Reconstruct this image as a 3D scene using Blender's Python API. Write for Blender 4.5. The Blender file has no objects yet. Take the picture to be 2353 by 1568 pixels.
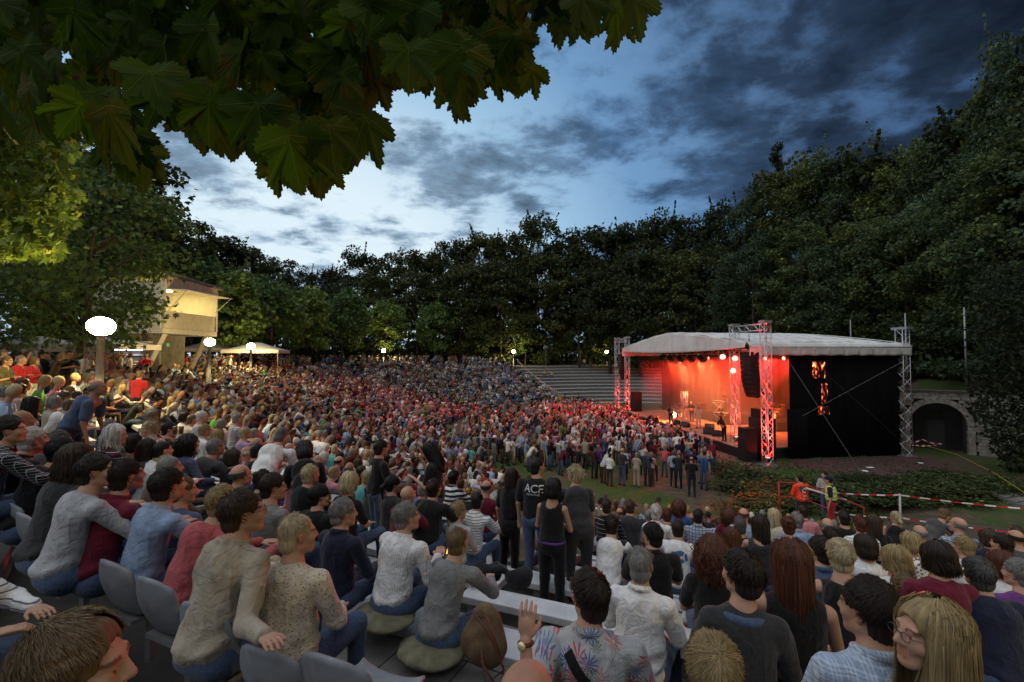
import bpy, bmesh, math, random
import numpy as np
from mathutils import Vector, Matrix, Euler
from mathutils.bvhtree import BVHTree

random.seed(7); RNG = np.random.default_rng(11)
S = bpy.context.scene
COL = S.collection
R = math.radians
CAMZ = 6.7
# ------------------------------------------------------------------ camera
cam_d = bpy.data.cameras.new('camera'); cam = bpy.data.objects.new('camera', cam_d); COL.objects.link(cam)
cam_d.lens = 16.0; cam_d.sensor_width = 36.0; cam_d.clip_start = 0.05; cam_d.clip_end = 2500
PITCH = R(1.97)
cam.location = (0, 0, CAMZ); cam.rotation_euler = (R(90) + PITCH, 0, 0)
S.camera = cam
# ------------------------------------------------------------------ sky
S.view_settings.view_transform = 'Standard'; S.view_settings.look = 'None'
S.view_settings.gamma = 1; S.view_settings.use_curve_mapping = False
S.view_settings.exposure = 0.55
S.cycles.use_denoising = True
try: S.cycles.denoiser = 'OPENIMAGEDENOISE'
except Exception: pass
S.cycles.max_bounces = 6; S.cycles.diffuse_bounces = 3; S.cycles.glossy_bounces = 2
S.cycles.transmission_bounces = 4; S.cycles.transparent_max_bounces = 8; S.cycles.volume_bounces = 0
S.cycles.sample_clamp_indirect = 4.0; S.cycles.caustics_reflective = False; S.cycles.caustics_refractive = False

W = bpy.data.worlds.new("World"); S.world = W; W.use_nodes = True
def sky_nodes():
    nt = W.node_tree; nt.nodes.clear(); N = nt.nodes.new; L = nt.links.new
    out = N('ShaderNodeOutputWorld'); bg = N('ShaderNodeBackground'); L(bg.outputs[0], out.inputs[0])
    tc = N('ShaderNodeTexCoord'); sep = N('ShaderNodeSeparateXYZ'); L(tc.outputs['Generated'], sep.inputs[0])
    def M(op, a, b=None, c=None, clamp=False):
        n = N('ShaderNodeMath'); n.operation = op; n.use_clamp = clamp
        for i, v in enumerate((a, b, c)):
            if v is None: continue
            if isinstance(v, (int, float)): n.inputs[i].default_value = v
            else: L(v, n.inputs[i])
        return n.outputs[0]
    z = M('MAXIMUM', sep.outputs[2], 0.0)
    den = M('ADD', z, 0.16)
    comb = N('ShaderNodeCombineXYZ')
    L(M('DIVIDE', sep.outputs[0], den), comb.inputs[0]); L(M('DIVIDE', sep.outputs[1], den), comb.inputs[1])
    def noise(scale, detail, rough, off, dist=0.0):
        mp = N('ShaderNodeMapping'); L(comb.outputs[0], mp.inputs[0]); mp.inputs['Location'].default_value = off
        mp.inputs['Rotation'].default_value = (0, 0, R(-28)); mp.inputs['Scale'].default_value = (0.95, 1.08, 1)
        t = N('ShaderNodeTexNoise'); L(mp.outputs[0], t.inputs['Vector'])
        t.inputs['Scale'].default_value = scale; t.inputs['Detail'].default_value = detail
        t.inputs['Roughness'].default_value = rough; t.inputs['Distortion'].default_value = dist
        return t.outputs[0]
    n1 = noise(1.9, 10, 0.58, (3.1, 1.7, 0), 0.12)
    n2 = noise(5.0, 8, 0.62, (8.3, 2.2, 0), 0.2)
    # glow of the sunset: low in the west, left of the view
    g = M('ADD', M('ADD', M('MULTIPLY', sep.outputs[0], -0.38), M('MULTIPLY', sep.outputs[1], 0.915)), M('MULTIPLY', sep.outputs[2], 0.02))
    g = M('ADD', M('MULTIPLY', g, 0.92), 0.0)
    gt = M('MULTIPLY_ADD', g, 0.5, 0.5)                      # 0..1
    def ramp(stops):
        r = N('ShaderNodeValToRGB'); L(gt, r.inputs[0]); cr = r.color_ramp
        cr.elements[0].position, cr.elements[0].color = stops[0][0], (*stops[0][1], 1)
        cr.elements[1].position, cr.elements[1].color = stops[-1][0], (*stops[-1][1], 1)
        for p, c in stops[1:-1]:
            e = cr.elements.new(p); e.color = (*c, 1)
        return r.outputs[0]
    T = lambda v: 0.5 + 0.5 * v
    gap = ramp([(T(-.6), (.02, .05, .11)), (T(.2), (.03, .075, .19)), (T(.5), (.075, .155, .30)), (T(.68), (.16, .315, .54)), (T(.78), (.34, .54, .74)), (T(.87), (.70, .84, .93))])
    cld = ramp([(T(-.6), (.012, .018, .03)), (T(.2), (.010, .017, .032)), (T(.5), (.020, .038, .075)), (T(.68), (.05, .105, .205)), (T(.79), (.12, .20, .30)), (T(.88), (.21, .30, .40))])
    # cover: more to the right, broken at the left
    cov = M('ADD', n1, M('MULTIPLY', M('SUBTRACT', n2, 0.5), 0.46))
    bias = M('MULTIPLY', M('SUBTRACT', 0.74, g), 0.30)
    cov = M('ADD', cov, bias)
    mk = N('ShaderNodeMapRange'); mk.interpolation_type = 'SMOOTHSTEP'; L(cov, mk.inputs[0])
    mk.inputs[1].default_value = 0.425; mk.inputs[2].default_value = 0.585
    # cloud body shading: denser = darker
    sh = N('ShaderNodeMapRange'); L(M('ADD', cov, M('MULTIPLY', M('SUBTRACT', n2, 0.5), 0.5)), sh.inputs[0]); sh.inputs[1].default_value = 0.45; sh.inputs[2].default_value = 0.78
    sh.inputs[3].default_value = 1.65; sh.inputs[4].default_value = 0.55
    vm = N('ShaderNodeVectorMath'); vm.operation = 'SCALE'; L(cld, vm.inputs[0]); L(sh.outputs[0], vm.inputs['Scale'])
    mix = N('ShaderNodeMix'); mix.data_type = 'RGBA'; L(mk.outputs[0], mix.inputs['Factor'])
    L(gap, mix.inputs[6]); L(vm.outputs[0], mix.inputs[7])
    L(mix.outputs[2], bg.inputs[0]); bg.inputs[1].default_value = 0.72
sky_nodes()
# ------------------------------------------------------------------ very soft fill from overhead, added; the sun has set
fill_sun_d = bpy.data.lights.new('fill_sun', 'SUN'); fill_sun_d.energy = 1.5; fill_sun_d.angle = R(100); fill_sun_d.color = (0.92, 0.95, 1.0)
fill_sun = bpy.data.objects.new('fill_sun', fill_sun_d); COL.objects.link(fill_sun)
fill_sun.rotation_euler = Vector((0.30, 0.25, -1.0)).to_track_quat('-Z', 'Y').to_euler()

# ------------------------------------------------------------------ pixel helpers (2353 x 1568 reading of the photograph)
FPX, CX, CY = 1046.0, 1176.5, 784.0
def ray(px, py):
    v = Vector((px - CX, FPX * math.cos(PITCH) - (CY - py) * math.sin(PITCH), FPX * math.sin(PITCH) + (CY - py) * math.cos(PITCH)))
    return v / v.y
def at(px, py, d):
    return Vector((0, 0, CAMZ)) + ray(px, py) * d
def proj(x, y, z):
    zz = z - CAMZ
    cy_ = y * math.cos(PITCH) + zz * math.sin(PITCH); cz = -y * math.sin(PITCH) + zz * math.cos(PITCH)
    if cy_ < 0.1: return None
    return (CX + FPX * x / cy_, CY - FPX * cz / cy_)

# ------------------------------------------------------------------ object helpers
def tag(o, label=None, cat=None, group=None, kind=None):
    if label: o['label'] = label
    if cat: o['category'] = cat
    if group: o['group'] = group
    if kind: o['kind'] = kind
    return o
def thing(name, label, cat, loc=(0, 0, 0), rz=0.0, group=None, sc=1.0):
    o = bpy.data.objects.new(name, None); COL.objects.link(o); o.empty_display_size = 0.1
    o.location = loc; o.rotation_euler = (0, 0, rz); o.scale = (sc, sc, sc)
    return tag(o, label, cat, group)
def link(name, me, parent=None, m=None, loc=None, rot=None, sc=None):
    o = bpy.data.objects.new(name, me); COL.objects.link(o)
    if parent: o.parent = parent
    if m is not None:
        if not me.materials: me.materials.append(m)
        if me.materials[0] is not m:
            o.material_slots[0].link = 'OBJECT'; o.material_slots[0].material = m
    if loc is not None: o.location = loc
    if rot is not None: o.rotation_euler = rot
    if sc is not None: o.scale = sc if hasattr(sc, '__len__') else (sc, sc, sc)
    return o
def np_mesh(name, V, F, smooth=True, mats=None, fmat=None):
    """V (n,3), F (m,k) index array, k = 3 or 4, or list of such arrays"""
    me = bpy.data.meshes.new(name)
    V = np.asarray(V, np.float32)
    Fs = [np.asarray(f, np.int32) for f in (F if isinstance(F, list) else [F]) if len(f)]
    me.vertices.add(len(V)); me.vertices.foreach_set('co', V.ravel())
    nl = sum(f.size for f in Fs); npoly = sum(len(f) for f in Fs)
    me.loops.add(nl); me.loops.foreach_set('vertex_index', np.concatenate([f.ravel() for f in Fs]))
    tot = np.concatenate([np.full(len(f), f.shape[1], np.int32) for f in Fs])
    st = np.concatenate([[0], np.cumsum(tot)[:-1]]).astype(np.int32)
    me.polygons.add(npoly); me.polygons.foreach_set('loop_start', st); me.polygons.foreach_set('loop_total', tot)
    me.polygons.foreach_set('use_smooth', np.full(npoly, smooth))
    for m in (mats or []): me.materials.append(m)
    if fmat is not None: me.polygons.foreach_set('material_index', np.asarray(fmat, np.int32))
    me.update(calc_edges=True); me.validate()
    return me
def set_col(me, colors, name='col'):
    a = me.color_attributes.new(name, 'FLOAT_COLOR', 'POINT')
    c = np.ones((len(me.vertices), 4), np.float32); c[:, :3] = colors
    a.data.foreach_set('color', c.ravel())

class MB:
    """collects boxes, bars, tubes and polygons into one mesh"""
    def __init__(s): s.v = []; s.f = []
    def add(s, V, F):
        n = len(s.v); s.v += [tuple(p) for p in V]; s.f += [tuple(i + n for i in f) for f in F]; return s
    def box(s, c, d, rz=0.0, M=None):
        x, y, z = d[0] / 2, d[1] / 2, d[2] / 2
        P = [Vector(p) for p in ((-x, -y, -z), (x, -y, -z), (x, y, -z), (-x, y, -z), (-x, -y, z), (x, -y, z), (x, y, z), (-x, y, z))]
        Mr = M if M is not None else Matrix.Rotation(rz, 3, 'Z')
        P = [Mr @ p + Vector(c) for p in P]
        return s.add(P, [(0, 3, 2, 1), (4, 5, 6, 7), (0, 1, 5, 4), (1, 2, 6, 5), (2, 3, 7, 6), (3, 0, 4, 7)])
    def tube(s, pts, r, n=6, cap=True):
        pts = [Vector(p) for p in pts]; rs = r if hasattr(r, '__len__') else [r] * len(pts)
        V = []; F = []
        for i, p in enumerate(pts):
            t = (pts[min(i + 1, len(pts) - 1)] - pts[max(i - 1, 0)])
            t = t.normalized() if t.length > 1e-9 else Vector((0, 0, 1))
            a = t.cross(Vector((0, 0, 1)))
            if a.length < 0.05: a = t.cross(Vector((1, 0, 0)))
            a.normalize(); b = t.cross(a)
            for k in range(n):
                w = 2 * math.pi * k / n
                V.append(p + (a * math.cos(w) + b * math.sin(w)) * rs[i])
        for i in range(len(pts) - 1):
            for k in range(n):
                F.append((i * n + k, i * n + (k + 1) % n, (i + 1) * n + (k + 1) % n, (i + 1) * n + k))
        if cap: F += [tuple(range(n - 1, -1, -1)), tuple((len(pts) - 1) * n + k for k in range(n))]
        return s.add(V, F)
    def lathe(s, prof, n=16, c=(0, 0, 0)):
        V = []; F = []
        for r, z in prof:
            for k in range(n):
                w = 2 * math.pi * k / n; V.append((c[0] + r * math.cos(w), c[1] + r * math.sin(w), c[2] + z))
        for i in range(len(prof) - 1):
            for k in range(n): F.append((i * n + k, i * n + (k + 1) % n, (i + 1) * n + (k + 1) % n, (i + 1) * n + k))
        return s.add(V, F)
    def mesh(s, name, smooth=False):
        me = bpy.data.meshes.new(name); me.from_pydata(s.v, [], s.f); me.update()
        if smooth:
            me.polygons.foreach_set('use_smooth', [True] * len(me.polygons))
        return me
    def obj(s, name, m, parent=None, smooth=False, bevel=0.0):
        o = link(name, s.mesh(name, smooth), parent, m)
        if bevel:
            md = o.modifiers.new('b', 'BEVEL'); md.width = bevel; md.segments = 2; md.limit_method = 'ANGLE'
        return o

# ------------------------------------------------------------------ materials
MATS = {}
def mat(name, col, rough=0.7, metal=0.0, spec=0.3, noise=0.0, nscale=8.0, bump=0.0, bscale=40.0, emit=None, estr=0.0, col2=None, attr=None, trans=0.0, stretch=(1, 1, 1), sss=0.0, sheen=0.0):
    if name in MATS: return MATS[name]
    m = bpy.data.materials.new(name); m.use_nodes = True; MATS[name] = m
    nt = m.node_tree; N = nt.nodes.new; L = nt.links.new; b = nt.nodes['Principled BSDF']
    b.inputs['Base Color'].default_value = (*col, 1); b.inputs['Roughness'].default_value = rough
    b.inputs['Metallic'].default_value = metal; b.inputs['Specular IOR Level'].default_value = spec
    if sheen: b.inputs['Sheen Weight'].default_value = sheen
    tc = N('ShaderNodeTexCoord'); mp = N('ShaderNodeMapping'); L(tc.outputs['Object'], mp.inputs[0]); mp.inputs['Scale'].default_value = stretch
    src = None
    if attr:
        a = N('ShaderNodeAttribute'); a.attribute_name = attr; src = a.outputs['Color']
        if col != (1, 1, 1):
            mm = N('ShaderNodeMix'); mm.data_type = 'RGBA'; mm.blend_type = 'MULTIPLY'; mm.inputs[0].default_value = 1
            L(src, mm.inputs[6]); mm.inputs[7].default_value = (*col, 1); src = mm.outputs[2]
    if noise or col2:
        t = N('ShaderNodeTexNoise'); L(mp.outputs[0], t.inputs['Vector']); t.inputs['Scale'].default_value = nscale; t.inputs['Detail'].default_value = 6; t.inputs['Roughness'].default_value = .65
        mr = N('ShaderNodeMapRange'); L(t.outputs[0], mr.inputs[0]); mr.inputs[1].default_value = .32; mr.inputs[2].default_value = .68
        mx = N('ShaderNodeMix'); mx.data_type = 'RGBA'; L(mr.outputs[0], mx.inputs[0])
        if attr:
            mx.blend_type = 'MULTIPLY'; L(src, mx.inputs[6]); mx.inputs[7].default_value = (1 - noise, 1 - noise, 1 - noise, 1)
        else:
            c2 = col2 if col2 else tuple(c * (1 - noise) for c in col)
            c1 = col if col2 else tuple(min(1, c * (1 + noise * .5)) for c in col)
            mx.inputs[6].default_value = (*c1, 1); mx.inputs[7].default_value = (*c2, 1)
        src = mx.outputs[2]
    if src is not None: L(src, b.inputs['Base Color'])
    if bump:
        t = N('ShaderNodeTexNoise'); L(mp.outputs[0], t.inputs['Vector']); t.inputs['Scale'].default_value = bscale; t.inputs['Detail'].default_value = 5
        bp = N('ShaderNodeBump'); L(t.outputs[0], bp.inputs['Height']); bp.inputs['Strength'].default_value = bump; bp.inputs['Distance'].default_value = 0.02
        L(bp.outputs[0], b.inputs['Normal'])
    if emit is not None:
        b.inputs['Emission Color'].default_value = (*emit, 1); b.inputs['Emission Strength'].default_value = estr
    if trans:
        tr = N('ShaderNodeBsdfTranslucent'); ms = N('ShaderNodeMixShader'); ms.inputs[0].default_value = trans
        if src is not None: L(src, tr.inputs[0])
        else: tr.inputs[0].default_value = (*col, 1)
        L(b.outputs[0], ms.inputs[1]); L(tr.outputs[0], ms.inputs[2]); L(ms.outputs[0], nt.nodes['Material Output'].inputs[0])
    return m
# ================================================================== terrain
CC = (16.0, 42.0); NROW = 23; ZF = 0.25; ZRIM = 5.15; R0 = 22.0
def rim(phi):                                     # phi in degrees, -300..60
    xs = [-300, -272, -248, -220, -180, -150, -134, -122, -114, -104, -98, -60, 60]
    ys = [44, 44, 41.5, 41.5, 40, 40, 41, 43.6, 46, 46.5, 46.5, 46.5, 44]
    return float(np.interp(phi, xs, ys))
def phi_of(x, y):
    a = math.degrees(math.atan2(y - CC[1], x - CC[0]))
    return a - 360 if a > 60 else a
def polar(r, phi): return (CC[0] + r * math.cos(R(phi)), CC[1] + r * math.sin(R(phi)))
STEP0, STEP1 = -300.0, -99.0
def tier_z(i): return ZF + (ZRIM - ZF) * (max(0, min(NROW, i)) / NROW) ** 1.12
def r0(phi): return float(np.interp(phi, [-300, -158, -142, -122, -66, -50, 60], [22, 22, 23.5, 27.5, 27.5, 22, 22]))
def row_r(i, phi): return r0(phi) + (rim(phi) - r0(phi)) * i / NROW
def floor_z(x, y):
    r = math.hypot(x - CC[0], y - CC[1]); p = phi_of(x, y)
    if r < r0(p) and p <= -75: return ZF
    t = (r - r0(p)) / (rim(p) - r0(p)) * NROW
    if STEP0 <= p <= STEP1: return tier_z(math.floor(t + 1e-6)) if t < NROW else ZRIM
    return smooth_z(r, p)
def smooth_z(r, p):
    t = (r - r0(p)) / (rim(p) - r0(p))
    z1 = ZF + (ZRIM - ZF) * max(0, min(1, t)) ** 1.12
    # behind the stage the bank stands behind the stone wall
    rw = float(np.interp(p, [-50, -40, 0, 60], [23.5, 20.5, 20, 24])); z2 = ZF + 4.2 * max(0, min(1, (r - rw) / 2.0)) + max(0, min(1.5, (r - rw - 2) * .12))
    w = max(0, min(1, (p + 66) / 14)); w = w * w * (3 - 2 * w)
    if p < STEP0 + 3: w = 0
    return z1 * (1 - w) + z2 * w

m_earth = mat('trodden_earth', (.085, .062, .042), .95, noise=.5, nscale=1.1, col2=(.045, .037, .026), bump=.5, bscale=9)
def ground_mat():
    m = bpy.data.materials.new('grass_and_earth'); m.use_nodes = True; nt = m.node_tree; N = nt.nodes.new; L = nt.links.new; b = nt.nodes['Principled BSDF']
    tc = N('ShaderNodeTexCoord')
    def no(s, d=6, dist=0):
        t = N('ShaderNodeTexNoise'); L(tc.outputs['Object'], t.inputs['Vector']); t.inputs['Scale'].default_value = s; t.inputs['Detail'].default_value = d; t.inputs['Distortion'].default_value = dist; t.inputs['Roughness'].default_value = .62
        return t.outputs[0]
    def rmp(f, a, c1, d, c2):
        r = N('ShaderNodeValToRGB'); L(f, r.inputs[0]); r.color_ramp.elements[0].position = a; r.color_ramp.elements[0].color = (*c1, 1); r.color_ramp.elements[1].position = d; r.color_ramp.elements[1].color = (*c2, 1); return r.outputs[0]
    grass = rmp(no(7), .3, (.028, .050, .012), .7, (.075, .105, .030))
    earth = rmp(no(3), .3, (.055, .040, .028), .7, (.13, .098, .066))
    f = N('ShaderNodeMapRange'); L(no(.22, 8, .8), f.inputs[0]); f.inputs[1].default_value = .46; f.inputs[2].default_value = .56
    mx = N('ShaderNodeMix'); mx.data_type = 'RGBA'; L(f.outputs[0], mx.inputs[0]); L(grass, mx.inputs[6]); L(earth, mx.inputs[7]); L(mx.outputs[2], b.inputs['Base Color'])
    b.inputs['Roughness'].default_value = .95; b.inputs['Specular IOR Level'].default_value = .15
    bp = N('ShaderNodeBump'); L(no(14), bp.inputs['Height']); bp.inputs['Strength'].default_value = .7; bp.inputs['Distance'].default_value = .06; L(bp.outputs[0], b.inputs['Normal'])
    return m
m_ground = ground_mat()
m_tread = mat('terrace_paving', (.065, .06, .052), .9, noise=.5, nscale=2.2, col2=(.035, .036, .028), bump=.35, bscale=25)
m_riser = mat('terrace_stone', (.32, .30, .27), .9, noise=.5, nscale=5, col2=(.13, .12, .10), bump=.6, bscale=12)
def build_ground():
    phis = list(np.linspace(-300, 60, 241)[:-1])
    V = []; F = []; FM = []; rings = []
    seq = [('in', r) for r in (0.01, 5, 10, 14, 18, 20)]
    for i in range(NROW): seq += [('lo', i), ('hi', i)]
    seq += [('lo', NROW), ('hi', NROW)]
    seq += [('out', d) for d in (2, 5, 10, 20, 40, 80, 160, 400, 1200)]
    for kind, a in seq:
        ring = []
        for p in phis:
            if kind == 'in': r = a; z = ZF if p <= -66 else smooth_z(r, p)
            elif kind == 'out': r = rim(p) + a; z = ZRIM if STEP0 <= p <= STEP1 else smooth_z(r, p)
            else:
                r = row_r(a, p) + (0.012 if kind == 'hi' else 0)
                if STEP0 <= p <= STEP1: z = tier_z(a - 1) if kind == 'lo' else tier_z(a)
                else: z = smooth_z(r, p)
            if kind == 'out': z += (a / 400.0)
            x, y = polar(r, p)
            ring.append(len(V)); V.append((x, y, z))
        rings.append(ring)
    n = len(phis)
    for j in range(len(rings) - 1):
        kind = seq[j][0]; kind2 = seq[j + 1][0]
        for k in range(n):
            k2 = (k + 1) % n; pm = phis[k] + .75
            F.append((rings[j][k], rings[j][k2], rings[j + 1][k2], rings[j + 1][k]))
            inside = STEP0 <= pm <= STEP1
            if not inside or kind == 'in' or kind == 'out' or (kind == 'hi' and kind2 == 'out'): FM.append(0)
            elif kind == 'lo' : FM.append(2)
            else: FM.append(1)
    # faces must look up
    me = np_mesh('ground', V, np.array(F)[:, ::1], smooth=False, mats=[m_ground, m_tread, m_riser], fmat=FM)
    o = link('ground', me); tag(o, kind='structure')
    return o
build_ground()

# ================================================================== stage frame
SA = Vector((15.1, 29.5, 0)); SE = Vector((-0.12, 0.9928, 0)); SN = Vector((0.9928, 0.12, 0)); SW, SD = 19.6, 10.15
def sp(u, v, z): return SA + SE * u + SN * v + Vector((0, 0, z))
SRZ = math.atan2(SE.y, SE.x)                       # local x = along the front
SM = Matrix((SE, SN, Vector((0, 0, 1)))).transposed()
m_alu = mat('aluminium', (.50, .50, .52), .38, metal=.75, noise=.15, nscale=6)
m_steel = mat('galvanised_steel', (.33, .33, .34), .45, metal=.6, noise=.25, nscale=5)
m_black = mat('black_cloth', (.006, .006, .007), .95, noise=.5, nscale=.8, spec=.1, bump=.3, bscale=4, stretch=(3, 3, .3))
m_box = mat('black_paint', (.014, .014, .015), .55, noise=.3, nscale=12)
m_grille = mat('black_grille', (.02, .02, .021), .5, metal=.3, bump=.6, bscale=220)
m_canvas = mat('grey_white_canvas', (.74, .74, .72), .75, noise=.18, nscale=1.2, bump=.35, bscale=3.0, trans=.12)
m_deck = mat('stage_boards', (.30, .23, .17), .5, noise=.35, nscale=3, stretch=(1, .2, 1))
m_carpet = mat('maroon_carpet', (.10, .045, .05), .95, noise=.4, nscale=2.5, bump=.3, bscale=60)

def truss(mb_ch, mb_lat, a, b, w=.40, bay=.5, r=.025):
    a = Vector(a); b = Vector(b); t = (b - a); Ln = t.length; t.normalize()
    x = t.cross(Vector((0, 0, 1)))
    x = SE.copy() if x.length < .1 else x.normalized()
    y = t.cross(x).normalized(); h = w / 2
    cs = [(-h, -h), (h, -h), (h, h), (-h, h)]
    for cx, cy in cs: mb_ch.append(MB().tube([a + x * cx + y * cy, b + x * cx + y * cy], r, 6))
    n = max(1, round(Ln / bay))
    for k in range(n):
        p0 = a + t * (Ln * k / n); p1 = a + t * (Ln * (k + 1) / n)
        for q in range(4):
            c0 = cs[q]; c1 = cs[(q + 1) % 4]
            if k % 2: c0, c1 = c1, c0
            mb_lat.tube([p0 + x * c0[0] + y * c0[1], p1 + x * c1[0] + y * c1[1]], .013, 4, False)
            if k % 4 == 0: mb_lat.tube([p0 + x * c0[0] + y * c0[1], p0 + x * c1[0] + y * c1[1]], .012, 4, False)
def truss_thing(name, label, cat, a, b, w=.4, bay=.5, base=False, group=None):
    t = thing(name, label, cat, a, group=group); off = Vector(a)
    ch = []; lat = MB(); truss(ch, lat, (0, 0, 0), Vector(b) - off, w, bay)
    for c in ch: c.obj('chord', m_alu, t, True)
    lat.obj('lattice', m_alu, t)
    if base: MB().box((0, 0, .02), (.9, .9, .05), SRZ).obj('base_plate', m_steel, t)
    return t
def build_stage():
    # ---- platform
    st = thing('stage', 'open air stage platform with glowing boards and a dark front edge', 'stage', sp(0, 0, ZF))
    o = Vector(st.location)
    def bx(u0, u1, v0, v1, z0, z1): return MB().box(sp((u0 + u1) / 2, (v0 + v1) / 2, (z0 + z1) / 2) - o, (u1 - u0, v1 - v0, z1 - z0), SRZ)
    mbf = bx(-.55, SW + .3, -.75, SD, .88, .95); mbf.obj('deck', m_deck, st)
    bx(-.55, SW + .3, -.70, SD, ZF - .1, .876).obj('skirt', m_box, st)
    # ---- back curtain, far side curtain, near side gauze
    def curtain(name, label, p0, p1, z0, z1, n=60, amp=.06):
        p0 = Vector(p0); p1 = Vector(p1); d = p1 - p0; nn = Vector((-d.y, d.x, 0)).normalized()
        V = []; F = []
        for k in range(n + 1):
            q = p0 + d * (k / n) + nn * (amp * math.sin(k * 1.9) + amp * .5 * math.sin(k * .73))
            V += [(q.x, q.y, z0), (q.x, q.y, (z0 + z1) / 2), (q.x, q.y, z1)]
        for k in range(n): F += [(3 * k, 3 * k + 3, 3 * k + 4, 3 * k + 1), (3 * k + 1, 3 * k + 4, 3 * k + 5, 3 * k + 2)]
        me = bpy.data.meshes.new(name); me.from_pydata(V, [], F); me.update(); me.polygons.foreach_set('use_smooth', [True] * len(F))
        ob = link(name, me, None, m_black); md = ob.modifiers.new('s', 'SOLIDIFY'); md.thickness = .02
        return tag(ob, label, 'curtain')
    curtain('back_curtain', 'black curtain closing the back of the stage behind the band', sp(-.3, SD, 0), sp(SW, SD, 0), ZF, 7.4)
    curtain('side_curtain', 'black curtain along the far side of the stage behind the guitarist', sp(SW, 3.5, 0), sp(SW, SD - .15, 0), .95, 7.4, 30)
    curtain('gauze_wall', 'huge black gauze wall closing the right hand side of the stage', sp(-.75, 2.5, 0), sp(-.75, SD + .2, 0), ZF, 6.95, 46, .03)
    curtain('wing_flap', 'low black cloth block beside the speaker stack at the corner of the gauze wall', sp(-.95, 2.15, 0), sp(-.95, 3.6, 0), ZF, 3.4, 14, .03)
    # ---- roof: canvas with folds
    rf = thing('stage_roof', 'pale grey canvas roof stretched over the stage with draped white edges', 'stage roof', sp(SW / 2, SD / 2, 7.6)); o2 = Vector(rf.location)
    nu, nv = 64, 26; V = []; F = []
    for j in range(nv + 1):
        v = -.55 + (SD + 1.3) * j / nv
        for i in range(nu + 1):
            u = -1.0 + (SW + 2.0) * i / nu; a = abs(u - SW / 2) / (SW / 2 + 1)
            z = 8.72 - 1.12 * a ** 1.35 + .035 * math.sin(v * 5.2) * (1 - a * .5) + .03 * math.sin(u * 2.2 + v)
            zb = max(0, (j / nv - .86) / .14); z -= .25 * zb
            V.append(sp(u, v, z) - o2)
    for j in range(nv):
        for i in range(nu):
            k = j * (nu + 1) + i; F.append((k, k + 1, k + nu + 2, k + nu + 1))
    me = np_mesh('canopy', V, np.array(F)); c = link('canopy', me, rf, m_canvas); c.modifiers.new('s', 'SOLIDIFY').thickness = .02
    # front gable cloth: from the ridge line down to the draped lower edge, fan folds
    V = []; F = []; nz = 12; nu = 150
    for i in range(nu + 1):
        u = -.95 + (SW + 1.9) * i / nu; a = abs(u - SW / 2) / (SW / 2 + 1)
        zt = 8.70 - 1.12 * a ** 1.35; zb = 7.02 + .22 * a ** 2 * 1.2
        ang = math.atan2(u - SW / 2, 2.2)
        for j in range(nz + 1):
            t = j / nz; z = zt + (zb - zt) * t
            fold = (.10 * math.sin(ang * 17) + .05 * math.sin(u * 6.1 + 1) * t) * t ** .7 * (1 - .3 * t)
            V.append(sp(u, -.56 - .55 * t * (1 - a) * .5 - fold, z) - o2)
    for i in range(nu):
        for j in range(nz):
            k = i * (nz + 1) + j; F.append((k, k + nz + 1, k + nz + 2, k + 1))
    g = link('front_drape', np_mesh('front_drape', V, np.array(F)), rf, m_canvas); g.modifiers.new('s', 'SOLIDIFY').thickness = .02
    # side valances
    for side in (0, 1):
        V = []; F = []; nv2 = 90; nz2 = 7; u0 = -1.0 if side == 0 else SW + 1.0; sg = -1 if side == 0 else 1
        for i in range(nv2 + 1):
            v = -.5 + (SD + 1.2) * i / nv2
            for j in range(nz2 + 1):
                t = j / nz2; z = 7.60 - .82 * t
                rib = abs((v / 1.13) % 1 - .5) * 2
                f = .018 * math.sin(v * 9 + 3 * t) * t + .05 * (1 - rib) ** 5 * t
                V.append(sp(u0 + sg * (.20 * min(1, t / .32) - .06 * max(0, t - .32) + f), v, z + .02 * math.cos(v / 1.13 * 6.283) * t) - o2)
        for i in range(nv2):
            for j in range(nz2):
                k = i * (nz2 + 1) + j; F.append((k, k + nz2 + 1, k + nz2 + 2, k + 1))
        s_ = link('side_valance', np_mesh('side_valance', V, np.array(F)), rf, m_canvas); s_.modifiers.new('s', 'SOLIDIFY').thickness = .02
    rb = MB()
    for k in range(11):
        v = -.2 + k * 1.03; pts = []
        for i in range(25):
            u = -.98 + (SW + 1.96) * i / 24; a = abs(u - SW / 2) / (SW / 2 + 1); pts.append(sp(u, v, 8.745 - 1.12 * a ** 1.35) - o2)
        rb.tube(pts, .028, 5)
        rb.tube([sp(-1.0, v, 7.60) - o2, sp(-1.225, v, 7.34) - o2, sp(-1.20, v, 6.80) - o2], .03, 5)
    rb.tube([sp(-1.225, -.5, 7.34) - o2, sp(-1.225, SD + .7, 7.34) - o2], .03, 5)
    rb.obj('seam_battens', m_canvas, rf, True)
    # ---- gantries
    H = 8.75
    for k, (u, v, lb) in enumerate(((.9, -.15, 'left leg of the near loudspeaker gantry, red lit truss tower beside the stage mouth'),
                                    (-2.2, -.15, 'right leg of the near loudspeaker gantry, brightest red truss tower by the speaker stack'),
                                    (20.2, -.15, 'right leg of the far loudspeaker gantry, pink lit truss tower at the left stage corner'),
                                    (23.3, -.15, 'left leg of the far loudspeaker gantry, outermost pink lit truss tower'),
                                    (-.9, SD + .35, 'unlit grey truss tower at the back right stage corner before the stone wall'))):
        z1 = H if k < 4 else 8.5
        t = truss_thing('truss_tower', lb, 'truss tower', sp(u, v, ZF), sp(u, v, z1), .42 if k < 4 else .5, .46, True, 'truss towers of the stage')
        MB().box((0, 0, z1 - ZF + .06), (1.1 if k == 4 else .62, .5, .14), SRZ).obj('head_block', m_alu, t)
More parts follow.
